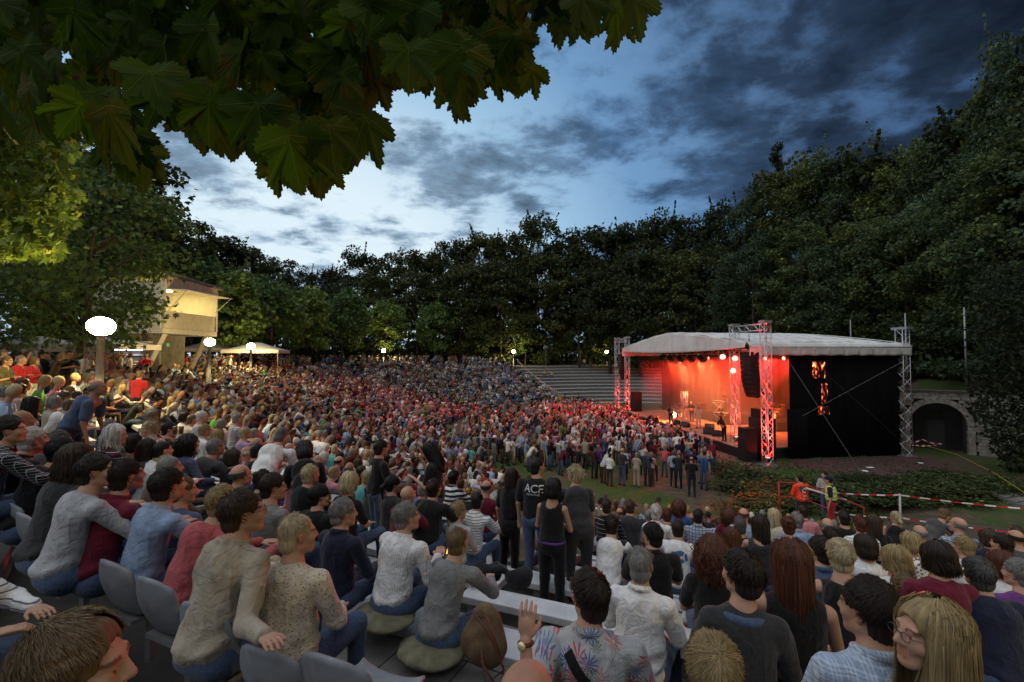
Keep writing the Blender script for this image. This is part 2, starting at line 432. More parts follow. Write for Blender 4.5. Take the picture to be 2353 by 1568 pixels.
    truss_thing('truss_beam', 'lattice beam across the top of the near loudspeaker gantry', 'truss beam', sp(1.1, -.15, H - .25), sp(-2.2, -.15, H - .25), .38, .4)
    truss_thing('truss_beam', 'lattice beam across the top of the far loudspeaker gantry', 'truss beam', sp(20.2, -.15, H - .25), sp(23.3, -.15, H - .25), .38, .4)
    truss_thing('truss_beam', 'front lighting truss under the canvas roof carrying five lamps', 'truss beam', sp(.6, .35, 7.05), sp(SW, .35, 7.05), .34, .5)
    truss_thing('truss_beam', 'rear lighting truss under the canvas roof above the drum kit', 'truss beam', sp(.2, 8.2, 7.0), sp(SW, 8.2, 7.0), .34, .5)
    # ---- line arrays
    def array(u, label, ztop):
        t = thing('line_array', label, 'loudspeaker array', sp(u, -.15, ztop), group='hanging loudspeaker arrays')
        p = Vector((0, 0, 0)); ang = 0.02
        for k in range(10):
            ang_k = -.02 + .0 * k + .010 * k * k * .55
            M = SM @ Matrix.Rotation(ang_k, 3, 'X')
            c = p + M @ Vector((0, 0, -.145))
            b = MB().box(c, (1.1, .55, .268), M=M); b.obj('cabinet', m_box, t, bevel=.015)
            MB().box(c + M @ Vector((0, -.283, 0)), (1.02, .012, .225), M=M).obj('grille', m_grille, t)
            p = p + M @ Vector((0, 0, -.283))
        MB().box((0, 0, .09), (1.0, .5, .1), SRZ).obj('rigging_frame', m_steel, t)
        MB().tube([(-.0, 0, .12), (0, 0, 1.45)], .02).tube([SE * .3 + Vector((0, 0, .12)), (0, 0, .9)], .012).tube([SE * -.3 + Vector((0, 0, .12)), (0, 0, .9)], .012).obj('hoist_chain', m_steel, t)
    array(-.65, 'black curved loudspeaker array hanging from the near gantry', 7.0)
    array(21.75, 'black curved loudspeaker array hanging from the far gantry', 7.0)
    # ---- ground stacks
    def cab(u, v, z, d, label, rz=0):
        t = thing('loudspeaker', label, 'loudspeaker', sp(u, v, z), SRZ, group='loudspeaker cabinets stacked beside the stage')
        MB().box((0, 0, d[2] / 2), d).obj('cabinet', m_box, t, bevel=.02)
        MB().box((0, -d[1] / 2 - .006, d[2] / 2), (d[0] - .1, .012, d[2] - .1)).obj('grille', m_grille, t)
        MB().box((d[0] / 2 + .006, 0, d[2] * .6), (.012, .22, .07)).obj('handle', m_steel, t)
    cab(-.75, .55, ZF, (1.15, 1.05, 1.35), 'large bass loudspeaker at the bottom of the stack behind the near gantry')
    cab(-.75, .55, ZF + 1.36, (1.15, 1.05, 1.25), 'second loudspeaker up in the stack behind the near gantry')
    cab(-.70, .60, ZF + 2.62, (.95, .9, .55), 'small loudspeaker on top of the stack behind the near gantry')
    cab(-1.05, -.65, ZF, (.75, .8, 1.1), 'lower black loudspeaker standing at the foot of the brightest red truss tower')
    cab(-1.05, -.65, ZF + 1.11, (.75, .8, .95), 'black loudspeaker with red lit rim on the lower one by the brightest truss tower')
    cab(21.8, .7, ZF, (1.1, 1.0, 1.3), 'bass loudspeaker on the ground between the far gantry legs')
    cab(18.9, .3, .95, (.9, .9, 1.05), 'lower black loudspeaker on the stage at the left behind the guitarist')
    cab(18.9, .3, 2.01, (.9, .9, 1.0), 'upper black loudspeaker on the stage at the left behind the guitarist')
    # ---- carpet sheet on the ground beside the stage
    V = [sp(-1.1, 2.0, ZF + .03), sp(-1.1, SD + .8, ZF + .03), sp(-5.8, SD - .5, ZF + .03), sp(-6.2, 3.6, ZF + .03), sp(-3.2, 1.4, ZF + .03)]
    me = bpy.data.meshes.new('floor_mat'); me.from_pydata([tuple(v) for v in V], [], [(4, 3, 2, 1, 0)]); me.update()
    o_ = link('floor_mat', me, None, m_carpet); o_.modifiers.new('s', 'SOLIDIFY').thickness = .03
    tag(o_, 'large dark red mat laid on the ground before the gauze wall', 'mat')
    V = [sp(-2.8, -1.6, ZF + .012), sp(SW + 3, -3.4, ZF + .012), sp(SW + 3, -.3, ZF + .012), sp(-1.0, -.4, ZF + .012)]
    me = bpy.data.meshes.new('apron'); me.from_pydata([tuple(v) for v in V], [], [(0, 1, 2, 3)]); me.update()
    tag(link('apron', me, None, mat('red_tinted_ground', (.17, .09, .07), .95, noise=.4, nscale=2, bump=.5, bscale=30)), kind='structure')  # the red of the stage light is put into this ground colour
    # scraps of paper on the mat
    for k, (u, v, a) in enumerate(((-3.6, 5.2, .3), (-4.3, 4.2, 1.1), (-3.0, 9.2, .7))):
        pm = MB().box((0, 0, 0), (.42 - .07 * k, .26, .012), a).obj('paper_sheet', mat('paper', (.7, .7, .68), .8))
        pm.location = sp(u, v, ZF + .052); tag(pm, ('white sheet lying in the middle of the dark red mat', 'small scrap of paper near the left edge of the dark red mat', 'pale scrap on the mat close to the back corner tower')[k], 'paper')
build_stage()
def build_path():
    V = []; F = []; ps = np.linspace(-97.5, -58, 40); rs = np.linspace(24.2, 32.5, 12)
    for p in ps:
        for r in rs: r_ = r + 1.1 * math.sin(p * .35 + r * .2); x, y = polar(r_, p); V.append((x, y, smooth_z(r_, p) + .03))
    for i in range(39):
        for j in range(11): k = i * 12 + j; F.append((k, k + 1, k + 13, k + 12))
    tag(link('path', np_mesh('path', V, np.array(F)[:, ::-1], mats=[m_earth])), kind='structure')
build_path()
# ================================================================== stage lights
def spot(name, loc, target, energy, col, size=R(60), blend=.6, rad=.12):
    d = bpy.data.lights.new(name, 'SPOT'); d.energy = energy * .62; d.color = col; d.spot_size = size; d.spot_blend = blend; d.shadow_soft_size = rad
    o = bpy.data.objects.new(name, d); COL.objects.link(o); o.location = loc
    o.rotation_euler = (Vector(target) - Vector(loc)).to_track_quat('-Z', 'Y').to_euler(); return o
def lamp_can(name, loc, target, label, lens_col, estr, r=.13, ln=.34, doors=True, group=None, cat='stage light'):
    t = thing(name, label, cat, loc, group=group)
    q = (Vector(target) - Vector(loc)).to_track_quat('-Z', 'Y').to_matrix()
    def T(mb): mb.v = [tuple(q @ Vector(p)) for p in mb.v]; return mb
    T(MB().lathe([(r * .5, ln * .5), (r * .75, ln * .42), (r, ln * .1), (r, -ln * .5), (r * .93, -ln * .5), (r * .93, -ln * .42)], 14)).obj('housing', m_box, t, True)
    T(MB().lathe([(0.001, -ln * .40), (r * .92, -ln * .42)], 14)).obj('lens', mat('lens_%s_%d' % (name, int(estr)), (.02, .02, .02), .3, emit=lens_col, estr=estr), t)
    if doors:
        for k in range(4):
            M = Matrix.Rotation(k * math.pi / 2, 3, 'Z')
            b = MB().box((0, r * 1.25, -ln * .5 - .09), (r * 1.5, .008, .2), M=Matrix.Rotation(R(-28), 3, 'X')); b.v = [tuple(M @ Vector(p)) for p in b.v]
            T(b).obj('barn_door', m_box, t)
    MB().tube([Vector((-r * 1.2, 0, 0)), Vector((-r * 1.2, 0, .28)), Vector((r * 1.2, 0, .28)), Vector((r * 1.2, 0, 0))], .012, 5).obj('yoke', m_steel, t)
    return t
RED = (1.0, .035, .02); ORANGE = (1.0, .13, .022); WARM = (1.0, .47, .17)
def build_lights():
    # front lamps: five black cans under the front edge
    for k, u in enumerate((12.6, 11.0, 9.3, 7.5, 5.8)):
        lamp_can('stage_spotlight', sp(u, .2, 6.62), sp(u - 1, 5, 1.5), ('first', 'second', 'third', 'fourth', 'fifth')[k] + ' from the left of the black spotlights with barn doors under the roof edge', (1, .55, .25), 9, .2, .5, True, 'spotlights under the roof edge')
        spot('front_spot', sp(u - .15, .7, 6.35), sp(u - 1.2, 4.2, 1.2), 4200, WARM if k % 2 else ORANGE, R(58))
    # rear lamps: shine at the public
    for k, u in enumerate((2.0, 4.2, 6.4, 8.6, 10.8, 13.0, 15.2, 17.4)):
        tgt = sp(u + (-9, -6, -3, -1, 0, 2, 3, 2)[k], -8 - (k % 3) * 3, 1.0)
        lamp_can('rear_spotlight', sp(u, 7.8, 6.6), tgt, 'glowing red spotlight on the rear truss, number %s from the right' % ('one two three four five six seven eight'.split()[k]), RED, 60, .16, .36, False, 'red spotlights on the rear truss')
        spot('rear_spot', sp(u, 7.5, 6.5), tgt, 15000, RED, R(36), .8, .16)
    for k, u in enumerate((3.5, 8.0, 12.5, 16.5)):
        spot('wash_spot', sp(u, 7.9, 6.7), sp(u + 1, 4.5, .95), 3200, (ORANGE, RED, ORANGE, ORANGE)[k], R(85), .8, .2)
    for k, u in enumerate((2.5, 7.0, 11.5, 16.5)):
        spot('apron_spot', sp(u, -.3, 6.7), sp(u, -4.2, .3), 2600, RED, R(75), .9, .2)
    # side red lights aimed across the near audience
    for k, (u, v, z, tx) in enumerate(((1.2, .1, 6.6, (1, 9, 3.5)), (1.4, .15, 5.8, (-3, 12, 3.0)), (3.0, .3, 6.7, (5, 6, 3.5)))):
        lamp_can('red_flood', sp(u, v, z), tx, ('upper red flood lamp on the near truss tower', 'lower red flood lamp on the near truss tower', 'red flood lamp on the front truss beside the near tower')[k], RED, 80, .18, .3, False, 'red floods by the near tower')
        spot('red_flood_beam', sp(u - .25, v - .25, z - .05), tx, 4200, RED, R(48), .6, .15)
    # uplights at the feet of the towers
    for k, (u, e) in enumerate(((.9, 1500), (-2.2, 2300), (20.2, 1500), (23.3, 1000))):
        z = ZF + .25 if k else 1.2
        lamp_can('tower_uplight', sp(u, -.15, z + .07), sp(u, -.15, 9), ('red uplight at the foot of the near gantry, left leg', 'red uplight at the foot of the near gantry, right leg by the bushes', 'red uplight at the foot of the far gantry, right leg', 'red uplight at the foot of the far gantry, left leg')[k], RED, 120, .15, .3, False, 'red uplights at the tower feet')
        spot('tower_spot', sp(u, -.15, z + .3), sp(u, -.15, 9), e, (1, .10, .07), R(34), .8, .08)
        spot('tower_fill_side', sp(u - .6, -1.3, ZF + .9), sp(u, -.15, 3.8), e * .45, (1, .07, .05), R(50), .8, .08)  # this and the next: unseen spots added to carry the red upward
        spot('tower_fill_high', sp(u - .5, -1.2, ZF + .9), sp(u, -.15, 7.8), e * 1.5, (1, .07, .05), R(26), .8, .08)
    # back lights washing the curtain and the smoke
    for k, (u, v, z, tu, tv, tz, e, c) in enumerate(((16.5, 6.5, 6.6, 17.5, 10.8, 2.5, 1500, RED), (12, 6.5, 6.6, 13, 10.8, 3.0, 1300, ORANGE), (7.0, 6.5, 6.6, 8, 10.8, 3.0, 1100, RED), (3.0, 6.5, 6.6, 3, 10.8, 3, 1000, RED))):
        spot('curtain_wash', sp(u, v, z), sp(tu, tv, tz), e, c, R(95), .9, .25)
    # bright lamp on the stage floor
    p = Vector((13.75, 40.3, 0)); u = (p - SA).dot(SE); v = .75
    lamp_can('floor_spotlight', sp(u + .6, 1.0, 1.45), sp(u - 2, -20, 3.4), 'blinding orange floor spotlight on the stage beside the guitarist', (1, .45, .12), 420, .20, .3, False)
    spot('floor_beam', sp(u + .55, .75, 1.46), sp(u - 2, -20, 1.2), 1800, ORANGE, R(110), .9, .15)
    # short truss with lights behind the guitarist
    truss_thing('short_truss', 'short lit truss tower standing on the stage behind the guitarist', 'truss tower', sp(u + .4, 1.7, .95), sp(u + .4, 1.7, 3.6), .42, .4, True)
    spot('short_truss_light', sp(u + .4, 1.7, 1.15), sp(u + .4, 1.7, 6), 260, RED, R(40), .8, .06)
    # led wall at the back, flame pictures
    m = bpy.data.materials.new('flame_picture'); m.use_nodes = True; nt = m.node_tree; N = nt.nodes.new; L = nt.links.new; b = nt.nodes['Principled BSDF']
    tc = N('ShaderNodeTexCoord'); mp = N('ShaderNodeMapping'); L(tc.outputs['Object'], mp.inputs[0]); mp.inputs['Scale'].default_value = (1, 1, .62)
    t = N('ShaderNodeTexNoise'); L(mp.outputs[0], t.inputs['Vector']); t.inputs['Scale'].default_value = 1.15; t.inputs['Detail'].default_value = 5; t.inputs['Distortion'].default_value = 1.6
    rp = N('ShaderNodeValToRGB'); L(t.outputs[0], rp.inputs[0]); cr = rp.color_ramp
    cr.elements[0].position = .42; cr.elements[0].color = (.10, .012, .002, 1); cr.elements[1].position = .70; cr.elements[1].color = (1.6, 1.1, .45, 1)
    e = cr.elements.new(.52); e.color = (.55, .07, .01, 1); e = cr.elements.new(.60); e.color = (1.3, .32, .04, 1)
    L(rp.outputs[0], b.inputs['Emission Color']); b.inputs['Emission Strength'].default_value = 1.0; b.inputs['Base Color'].default_value = (.01, .01, .01, 1)
    for k, (u0, u1, z0, z1, lb) in enumerate(((.2, 3.2, 2.2, 6.5, 'wide led screen with flame pictures at the back of the stage near the gauze wall'), (5.2, 6.6, 3.0, 6.6, 'narrow led screen with flames on the back curtain left of the near gantry'), (8.6, 9.6, 3.2, 6.5, 'narrow led screen with flames in the middle of the back curtain'))):
        s = thing('led_screen', lb, 'screen', sp((u0 + u1) / 2, SD - .25, z0), SRZ, group='led screens at the back of the stage')
        MB().box((0, -.08, (z1 - z0) / 2), (u1 - u0, .012, z1 - z0)).obj('picture', m, s); MB().box((0, 0, (z1 - z0) / 2), (u1 - u0 + .06, .14, z1 - z0 + .06)).obj('cabinet', m_box, s)
    m2 = m.copy(); m2.name = 'gauze_glow_face'; nt2 = m2.node_tree  # glowing patches added for screen light that comes through the gauze
    for n in nt2.nodes:
        if n.type == 'TEX_NOISE': n.inputs['Scale'].default_value = 2.6
        if n.type == 'VALTORGB':
            n.color_ramp.elements[0].color = (0, 0, 0, 1); n.color_ramp.elements[0].position = .50; n.color_ramp.elements[1].position = .555; n.color_ramp.elements[1].color = (.5, .03, .005, 1)
    for k, (v0, v1, z0, z1, lb) in enumerate(((4.0, 4.9, 5.3, 6.4, 'upper glowing patch added for screen light through the black gauze wall'), (4.6, 5.05, 3.7, 5.0, 'dim red patch added for screen light through the middle of the black gauze wall'), (4.35, 5.15, 3.0, 3.55, 'small red patch added for screen light lowest on the black gauze wall'))):
        s = thing('gauze_glow', lb, 'screen', sp(-.86, (v0 + v1) / 2, z0), SRZ, group='patches added for screen light through the gauze wall')
        MB().box((0, 0, (z1 - z0) / 2), (.03, v1 - v0, z1 - z0)).obj('housing', m_box, s); MB().box((-.021, 0, (z1 - z0) / 2), (.01, v1 - v0 - .03, z1 - z0 - .03)).obj('picture', m2, s)
    # smoke inside the stage
    sm = MB().box(sp(SW / 2 + .6, SD / 2 + .1, 3.95), (SW - 2.2, SD - .9, 5.6), SRZ)
    ms = bpy.data.materials.new('stage_smoke'); ms.use_nodes = True; nt = ms.node_tree; nt.nodes.clear()
    o = nt.nodes.new('ShaderNodeOutputMaterial'); pv = nt.nodes.new('ShaderNodeVolumePrincipled'); nt.links.new(pv.outputs[0], o.inputs['Volume'])
    pv.inputs['Color'].default_value = (.9, .9, .9, 1); pv.inputs['Anisotropy'].default_value = .2; pv.inputs['Density'].default_value = .034
    tag(sm.obj('smoke', ms), kind='stuff')
build_lights()

# ================================================================== park lamps
m_glow = mat('lamp_glass', (.9, .85, .7), .4, emit=(1.0, .72, .27), estr=205)
m_post = mat('grey_painted_post', (.30, .30, .28), .5, noise=.25, nscale=6)
LAMPS = [(-10.4, 11.5), (-18.6, 28.0), (-21.8, 38.0), (-18.9, 67), (.25, 80), (17.9, 86), (11.0, -2.2)]
def build_lamps():
    lb = ['nearest park lamp, large glowing globe above the crowd at the left', 'glowing globe lamp in front of the control tower', 'glowing globe lamp at the corner of the white gazebo', 'small glowing globe lamp on the far rim behind the seated crowd', 'distant globe lamp at the top of the roped off terraces', 'distant globe lamp at the left edge of the stage', 'globe lamp on the rim path behind the spectators']
    for k, (x, y) in enumerate(LAMPS):
        z0 = floor_z(x, y) if k != 0 else 4.3
        z0 = min(z0, ZRIM); zt = 7.62 if k else 7.5
        t = thing('park_lamp', lb[k], 'street lamp', (x, y, z0 - .05), group='globe lamps round the arena'); h = zt - z0
        MB().lathe([(.125, 0), (.125, h * .42), (.088, h * .43), (.08, h - .2), (.10, h - .2), (.10, h - .15)], 12).obj('post', m_post, t, True)
        n = 8; pr = [(.001, -.235)] + [(.29 * math.sin(math.pi * i / n), -.235 * math.cos(math.pi * i / n)) for i in range(1, n)] + [(.001, .235)]
        MB().lathe(pr, 14, (0, 0, h + .02)).obj('globe', m_glow, t, True)
build_lamps()

# ================================================================== leaves and trees
def leaf_poly(lobes5=True, n_teeth=2):
    """palmate leaf outline in the xy plane: stalk at the origin, tip at (0,1)"""
    keys = [(0.0, .10), (-150, .20), (-118, .40), (-95, .50), (-78, .64), (-60, .46), (-50, .62), (-38, .93), (-25, .58), (-13, .74), (0, 1.0)]
    pts = [(math.sin(R(a)) * r, .12 + math.cos(R(a)) * r) for a, r in keys[1:]]
    left = [(0, 0)] + pts
    # teeth
    out = []
    for i in range(len(left) - 1):
        a = Vector(left[i]); b = Vector(left[i + 1]); out.append(tuple(a))
        if n_teeth and i > 0:
            d = b - a; nrm = Vector((-d.y, d.x)).normalized()
            for q in range(n_teeth):
                t = (q + .7) / (n_teeth + .6); out.append(tuple(a + d * t + nrm * .05))
                t2 = (q + .95) / (n_teeth + .6)
                if t2 < .97: out.append(tuple(a + d * t2 - nrm * .005))
    out.append(left[-1])
    right = [(-x, y) for x, y in reversed(out[1:-1])]
    return out + right
LEAF_OUT = leaf_poly()
def leaf_mesh(name, fold, curl, m):
    P = [(x, y, fold * abs(x) ** 1.1 - curl * y * y + .03 * math.sin(x * 9) * math.cos(y * 7)) for x, y in LEAF_OUT]
    c = (0, .22, -curl * .05 + .0); mid = [(0, .22, -curl * .048), (0, .6, -curl * .36)]
    V = [mid[0]] + P; n = len(P)
    F = [(0, 1 + (k + 1) % n, 1 + k) for k in range(n)]
    # stalk
    me = bpy.data.meshes.new(name); me.from_pydata(V, [], F); me.update(); me.materials.append(m)
    uv = me.uv_layers.new(name='UVMap')
    for lp in me.loops: uv.data[lp.index].uv = (V[lp.vertex_index][0] + .5, V[lp.vertex_index][1])
    return me
def leaf_material(name, col, col2, trans=.35, vein=.5):
    m = bpy.data.materials.new(name); m.use_nodes = True; nt = m.node_tree; N = nt.nodes.new; L = nt.links.new; b = nt.nodes['Principled BSDF']
    uv = N('ShaderNodeUVMap'); sep = N('ShaderNodeSeparateXYZ'); L(uv.outputs[0], sep.inputs[0])
    def M(op, a, b_=None, clamp=False):
        n = N('ShaderNodeMath'); n.operation = op; n.use_clamp = clamp
        for i, v in enumerate((a, b_)):
            if v is None: continue
            if isinstance(v, (int, float)): n.inputs[i].default_value = v
            else: L(v, n.inputs[i])
        return n.outputs[0]
    x = M('ABSOLUTE', M('SUBTRACT', sep.outputs[0], .5)); y = M('SUBTRACT', sep.outputs[1], .10)
    ang = M('ARCTAN2', x, y); rr = M('SQRT', M('ADD', M('MULTIPLY', x, x), M('MULTIPLY', y, y)))
    dmin = None
    for a in (0, R(38), R(78)):
        d = M('MULTIPLY', M('ABSOLUTE', M('SUBTRACT', ang, a)), rr)
        dmin = d if dmin is None else M('MINIMUM', dmin, d)
    v1 = N('ShaderNodeMapRange'); L(dmin, v1.inputs[0]); v1.inputs[1].default_value = .004; v1.inputs[2].default_value = .016; v1.inputs[3].default_value = 1; v1.inputs[4].default_value = 0
    oi = N('ShaderNodeObjectInfo'); tc = N('ShaderNodeTexCoord')
    t = N('ShaderNodeTexNoise'); L(tc.outputs['Object'], t.inputs['Vector']); t.inputs['Scale'].default_value = 4; t.inputs['Detail'].default_value = 4
    a_ = N('ShaderNodeAttribute'); a_.attribute_name = 'col'
    fac = M('ADD', M('MULTIPLY', oi.outputs['Random'], .6), M('MULTIPLY', t.outputs[0], .4), True)
    mx = N('ShaderNodeMix'); mx.data_type = 'RGBA'; L(fac, mx.inputs[0]); mx.inputs[6].default_value = (*col, 1); mx.inputs[7].default_value = (*col2, 1)
    mv = N('ShaderNodeMix'); mv.data_type = 'RGBA'; L(M('MULTIPLY', v1.outputs[0], vein), mv.inputs[0]); L(mx.outputs[2], mv.inputs[6]); mv.inputs[7].default_value = (.22, .24, .07, 1)
    L(mv.outputs[2], b.inputs['Base Color']); b.inputs['Roughness'].default_value = .7; b.inputs['Specular IOR Level'].default_value = .12
    bp = N('ShaderNodeBump'); L(v1.outputs[0], bp.inputs['Height']); bp.inputs['Strength'].default_value = .5; bp.inputs['Distance'].default_value = .02; L(bp.outputs[0], b.inputs['Normal'])
    tr = N('ShaderNodeBsdfTranslucent'); ms = N('ShaderNodeMixShader'); ms.inputs[0].default_value = trans
    g = N('ShaderNodeMix'); g.data_type = 'RGBA'; g.blend_type = 'MULTIPLY'; g.inputs[0].default_value = 1; L(mv.outputs[2], g.inputs[6]); g.inputs[7].default_value = (1.6, 1.7, .6, 1); L(g.outputs[2], tr.inputs[0])
    L(b.outputs[0], ms.inputs[1]); L(tr.outputs[0], ms.inputs[2]); L(ms.outputs[0], nt.nodes['Material Output'].inputs[0])
    return m
m_leaf = leaf_material('plane_leaf', (.020, .048, .006), (.066, .110, .012), .42, .22)
m_foliage = mat('foliage', (1, 1, 1), .6, attr='col', spec=.25, trans=.3)
def vary_by_tree():
    # each tree has a tone of its own
    nt = m_foliage.node_tree; N = nt.nodes.new; L = nt.links.new; b = nt.nodes['Principled BSDF']; src = b.inputs['Base Color'].links[0].from_socket
    oi = N('ShaderNodeObjectInfo'); r = N('ShaderNodeValToRGB'); L(oi.outputs['Random'], r.inputs[0]); cr = r.color_ramp
    cr.elements[0].color = (.62, .66, .68, 1); cr.elements[1].color = (1.5, 1.35, 1.0, 1); e = cr.elements.new(.5); e.color = (1, 1, .9, 1)
    mx = N('ShaderNodeMix'); mx.data_type = 'RGBA'; mx.blend_type = 'MULTIPLY'; mx.inputs[0].default_value = 1; L(src, mx.inputs[6]); L(r.outputs[0], mx.inputs[7])
    for l in list(src.links):
        if l.to_node != mx: L(mx.outputs[2], l.to_socket)
vary_by_tree()
m_bark = mat('bark', (.10, .085, .06), .9, noise=.5, nscale=4, bump=.8, bscale=14, stretch=(1, 1, .25))

def rand_rot(n, rng, up=.35, out=None):
    """random frames: normals biased outward / up"""
    nv = rng.normal(size=(n, 3)); nv /= np.linalg.norm(nv, axis=1)[:, None]
    nv[:, 2] += up
    if out is not None: nv += out * .7
    nv /= np.linalg.norm(nv, axis=1)[:, None]
    a = rng.normal(size=(n, 3)); a[:, 2] -= .6; t = a - (a * nv).sum(1)[:, None] * nv; t /= np.linalg.norm(t, axis=1)[:, None] + 1e-9
    return nv, t, np.cross(nv, t)
SIMPLE_LEAF = np.array([(0, 0, 0), (-.34, .32, .04), (-.20, .68, 0.02), (0, 1.0, -.10), (.20, .68, .02), (.34, .32, .04)], np.float32)
LOBED_LEAF = np.array([(0, .18, 0), (0, 0, 0), (-.45, .28, .05), (-.22, .38, .02), (-.52, .78, .02), (-.15, .62, .0), (0, 1.08, -.1), (.15, .62, 0), (.52, .78, .02), (.22, .38, .02), (.45, .28, .05)], np.float32)
def foliage_mesh(name, centers, size, rng, colf, lobed=False, outward=None, up=.35):
    n = len(centers); nv, t, b = rand_rot(n, rng, up, outward)
    L_ = LOBED_LEAF if lobed else SIMPLE_LEAF; k = len(L_)
    s = size * rng.uniform(.6, 1.25, n)
    V = centers[:, None, :] + s[:, None, None] * (L_[None, :, 0:1] * b[:, None, :] + (L_[None, :, 1:2] - .5) * t[:, None, :] + L_[None, :, 2:3] * nv[:, None, :])
    V = V.reshape(-1, 3); base = (np.arange(n) * k)[:, None, None]
    if lobed:
        tri = np.array([(0, i, i + 1) for i in range(1, k - 1)] + [(0, k - 1, 1)]); F = [(base + tri[None]).reshape(-1, 3)]
    else:
        F = [(base + np.array([(0, 1, 2, 3), (0, 3, 4, 5)])[None]).reshape(-1, 4)]
    me = np_mesh(name, V, F, smooth=False, mats=[m_foliage])
    c = colf(centers, n); set_col(me, np.repeat(c, k, axis=0))
    return me
def crown_points(rng, n, rad, z0, z1, nb, top=1.0, fill=.35, blob=.30):
    """leaf positions: clumps on limbs that make an uneven crown"""
    P = []; O = []; H = z1 - z0
    w = rng.uniform(.5, 1.5, nb); w /= w.sum()
    for i in range(nb):
        h = rng.uniform(0, 1) ** .8; ang = rng.uniform(0, 2 * math.pi)
        prof = math.sqrt(max(0, 1 - ((h - .42) / .62) ** 2)) if h > .42 else (.62 + .38 * (h / .42))
        br = rad * blob * rng.uniform(.6, 1.35); rr = (rad * prof - br * .3) * rng.uniform(fill, 1.0) ** .7; c = np.array([math.cos(ang) * rr, math.sin(ang) * rr, z0 + H * h * .97 + rng.normal(0, .04 * H) * (h > .6)])
        m = int(n * w[i] * (br / (rad * blob)) ** 1.3) + 1
        q = rng.normal(size=(m, 3)); q /= np.linalg.norm(q, axis=1)[:, None]; q *= (rng.uniform(0, 1, m) ** .42)[:, None]
        q *= np.array([br, br, br * .6]); c2 = c + q
        if rng.uniform() < .10 and h > .5:
            k = rng.uniform(0, 1, m)[:, None]; c2 = np.where(rng.uniform(0, 1, m)[:, None] < .25, c + k * np.array([math.cos(ang) * br * .8, math.sin(ang) * br * .8, br * 2.0]) + q * .25 * (1.1 - k), c2)
        P.append(c2); o = c2 - np.array([0, 0, z0 + H * .35]); O.append(o / (np.linalg.norm(o, axis=1)[:, None] + 1e-6))
    return np.concatenate(P), np.concatenate(O)
def green(base, var, yel=.15):
    def f(c, n):
        rng = RNG; k = np.exp(rng.normal(0, var, n))[:, None]; col = np.array(base)[None] * k
        y = rng.uniform(0, 1, n)[:, None] < yel
        return np.where(y, col * np.array([1.9, 1.4, .8]), col)
    return f
def trunk_mesh(name, h, r, rng, limbs=7, spread=3.0, lean=.3):
    mb = MB(); pts = [(0, 0, -.5)]; x = y = 0
    for k in range(1, 6):
        x += rng.normal(0, lean * .3); y += rng.normal(0, lean * .3); pts.append((x, y, h * k / 5))
    mb.tube(pts, [r * 1.25] + [r * (1 - .14 * k) for k in range(1, 6)], 8)
    for k in range(limbs):
        q = rng.uniform(.35, .95); i = int(q * 5); p = Vector(pts[i]).lerp(Vector(pts[min(5, i + 1)]), q * 5 - i); a = rng.uniform(0, 6.28); s = spread * rng.uniform(.6, 1.1)
        e = p + Vector((math.cos(a) * s, math.sin(a) * s, s * rng.uniform(.5, 1.1)))
        mb.tube([p, p.lerp(e, .5) + Vector((0, 0, .2)), e], [r * .5, r * .35, r * .12], 5)
    return mb.mesh(name, True)
def make_tree_kind(seed, rad, z0, z1, nb, n, leaf, col, lobed=False, tr=.35, top=1.0, th=None, blob=.3, yel=.12, fill=.35, up=.35):
    rng = np.random.default_rng(seed)
    P, O = crown_points(rng, n, rad, z0, z1, nb, top, fill, blob)
    me = foliage_mesh('crown', P.astype(np.float32), leaf, rng, green(col, .35, yel), lobed, O, up)
    tm = trunk_mesh('trunk', th or z1 * .75, tr, rng, spread=rad * .6)
    tm.materials.append(m_bark)
    return me, tm
TREES = {}
def place_tree(kind, x, y, z, sc, rz, label, group, name='forest_tree', scz=None):
    cm, tm = TREES[kind]
    t = thing(name, label, 'tree', (x, y, z), rz, group, sc)
    if scz: t.scale = (sc, sc, scz)
    link('crown', cm, t); link('trunk', tm, t); return t
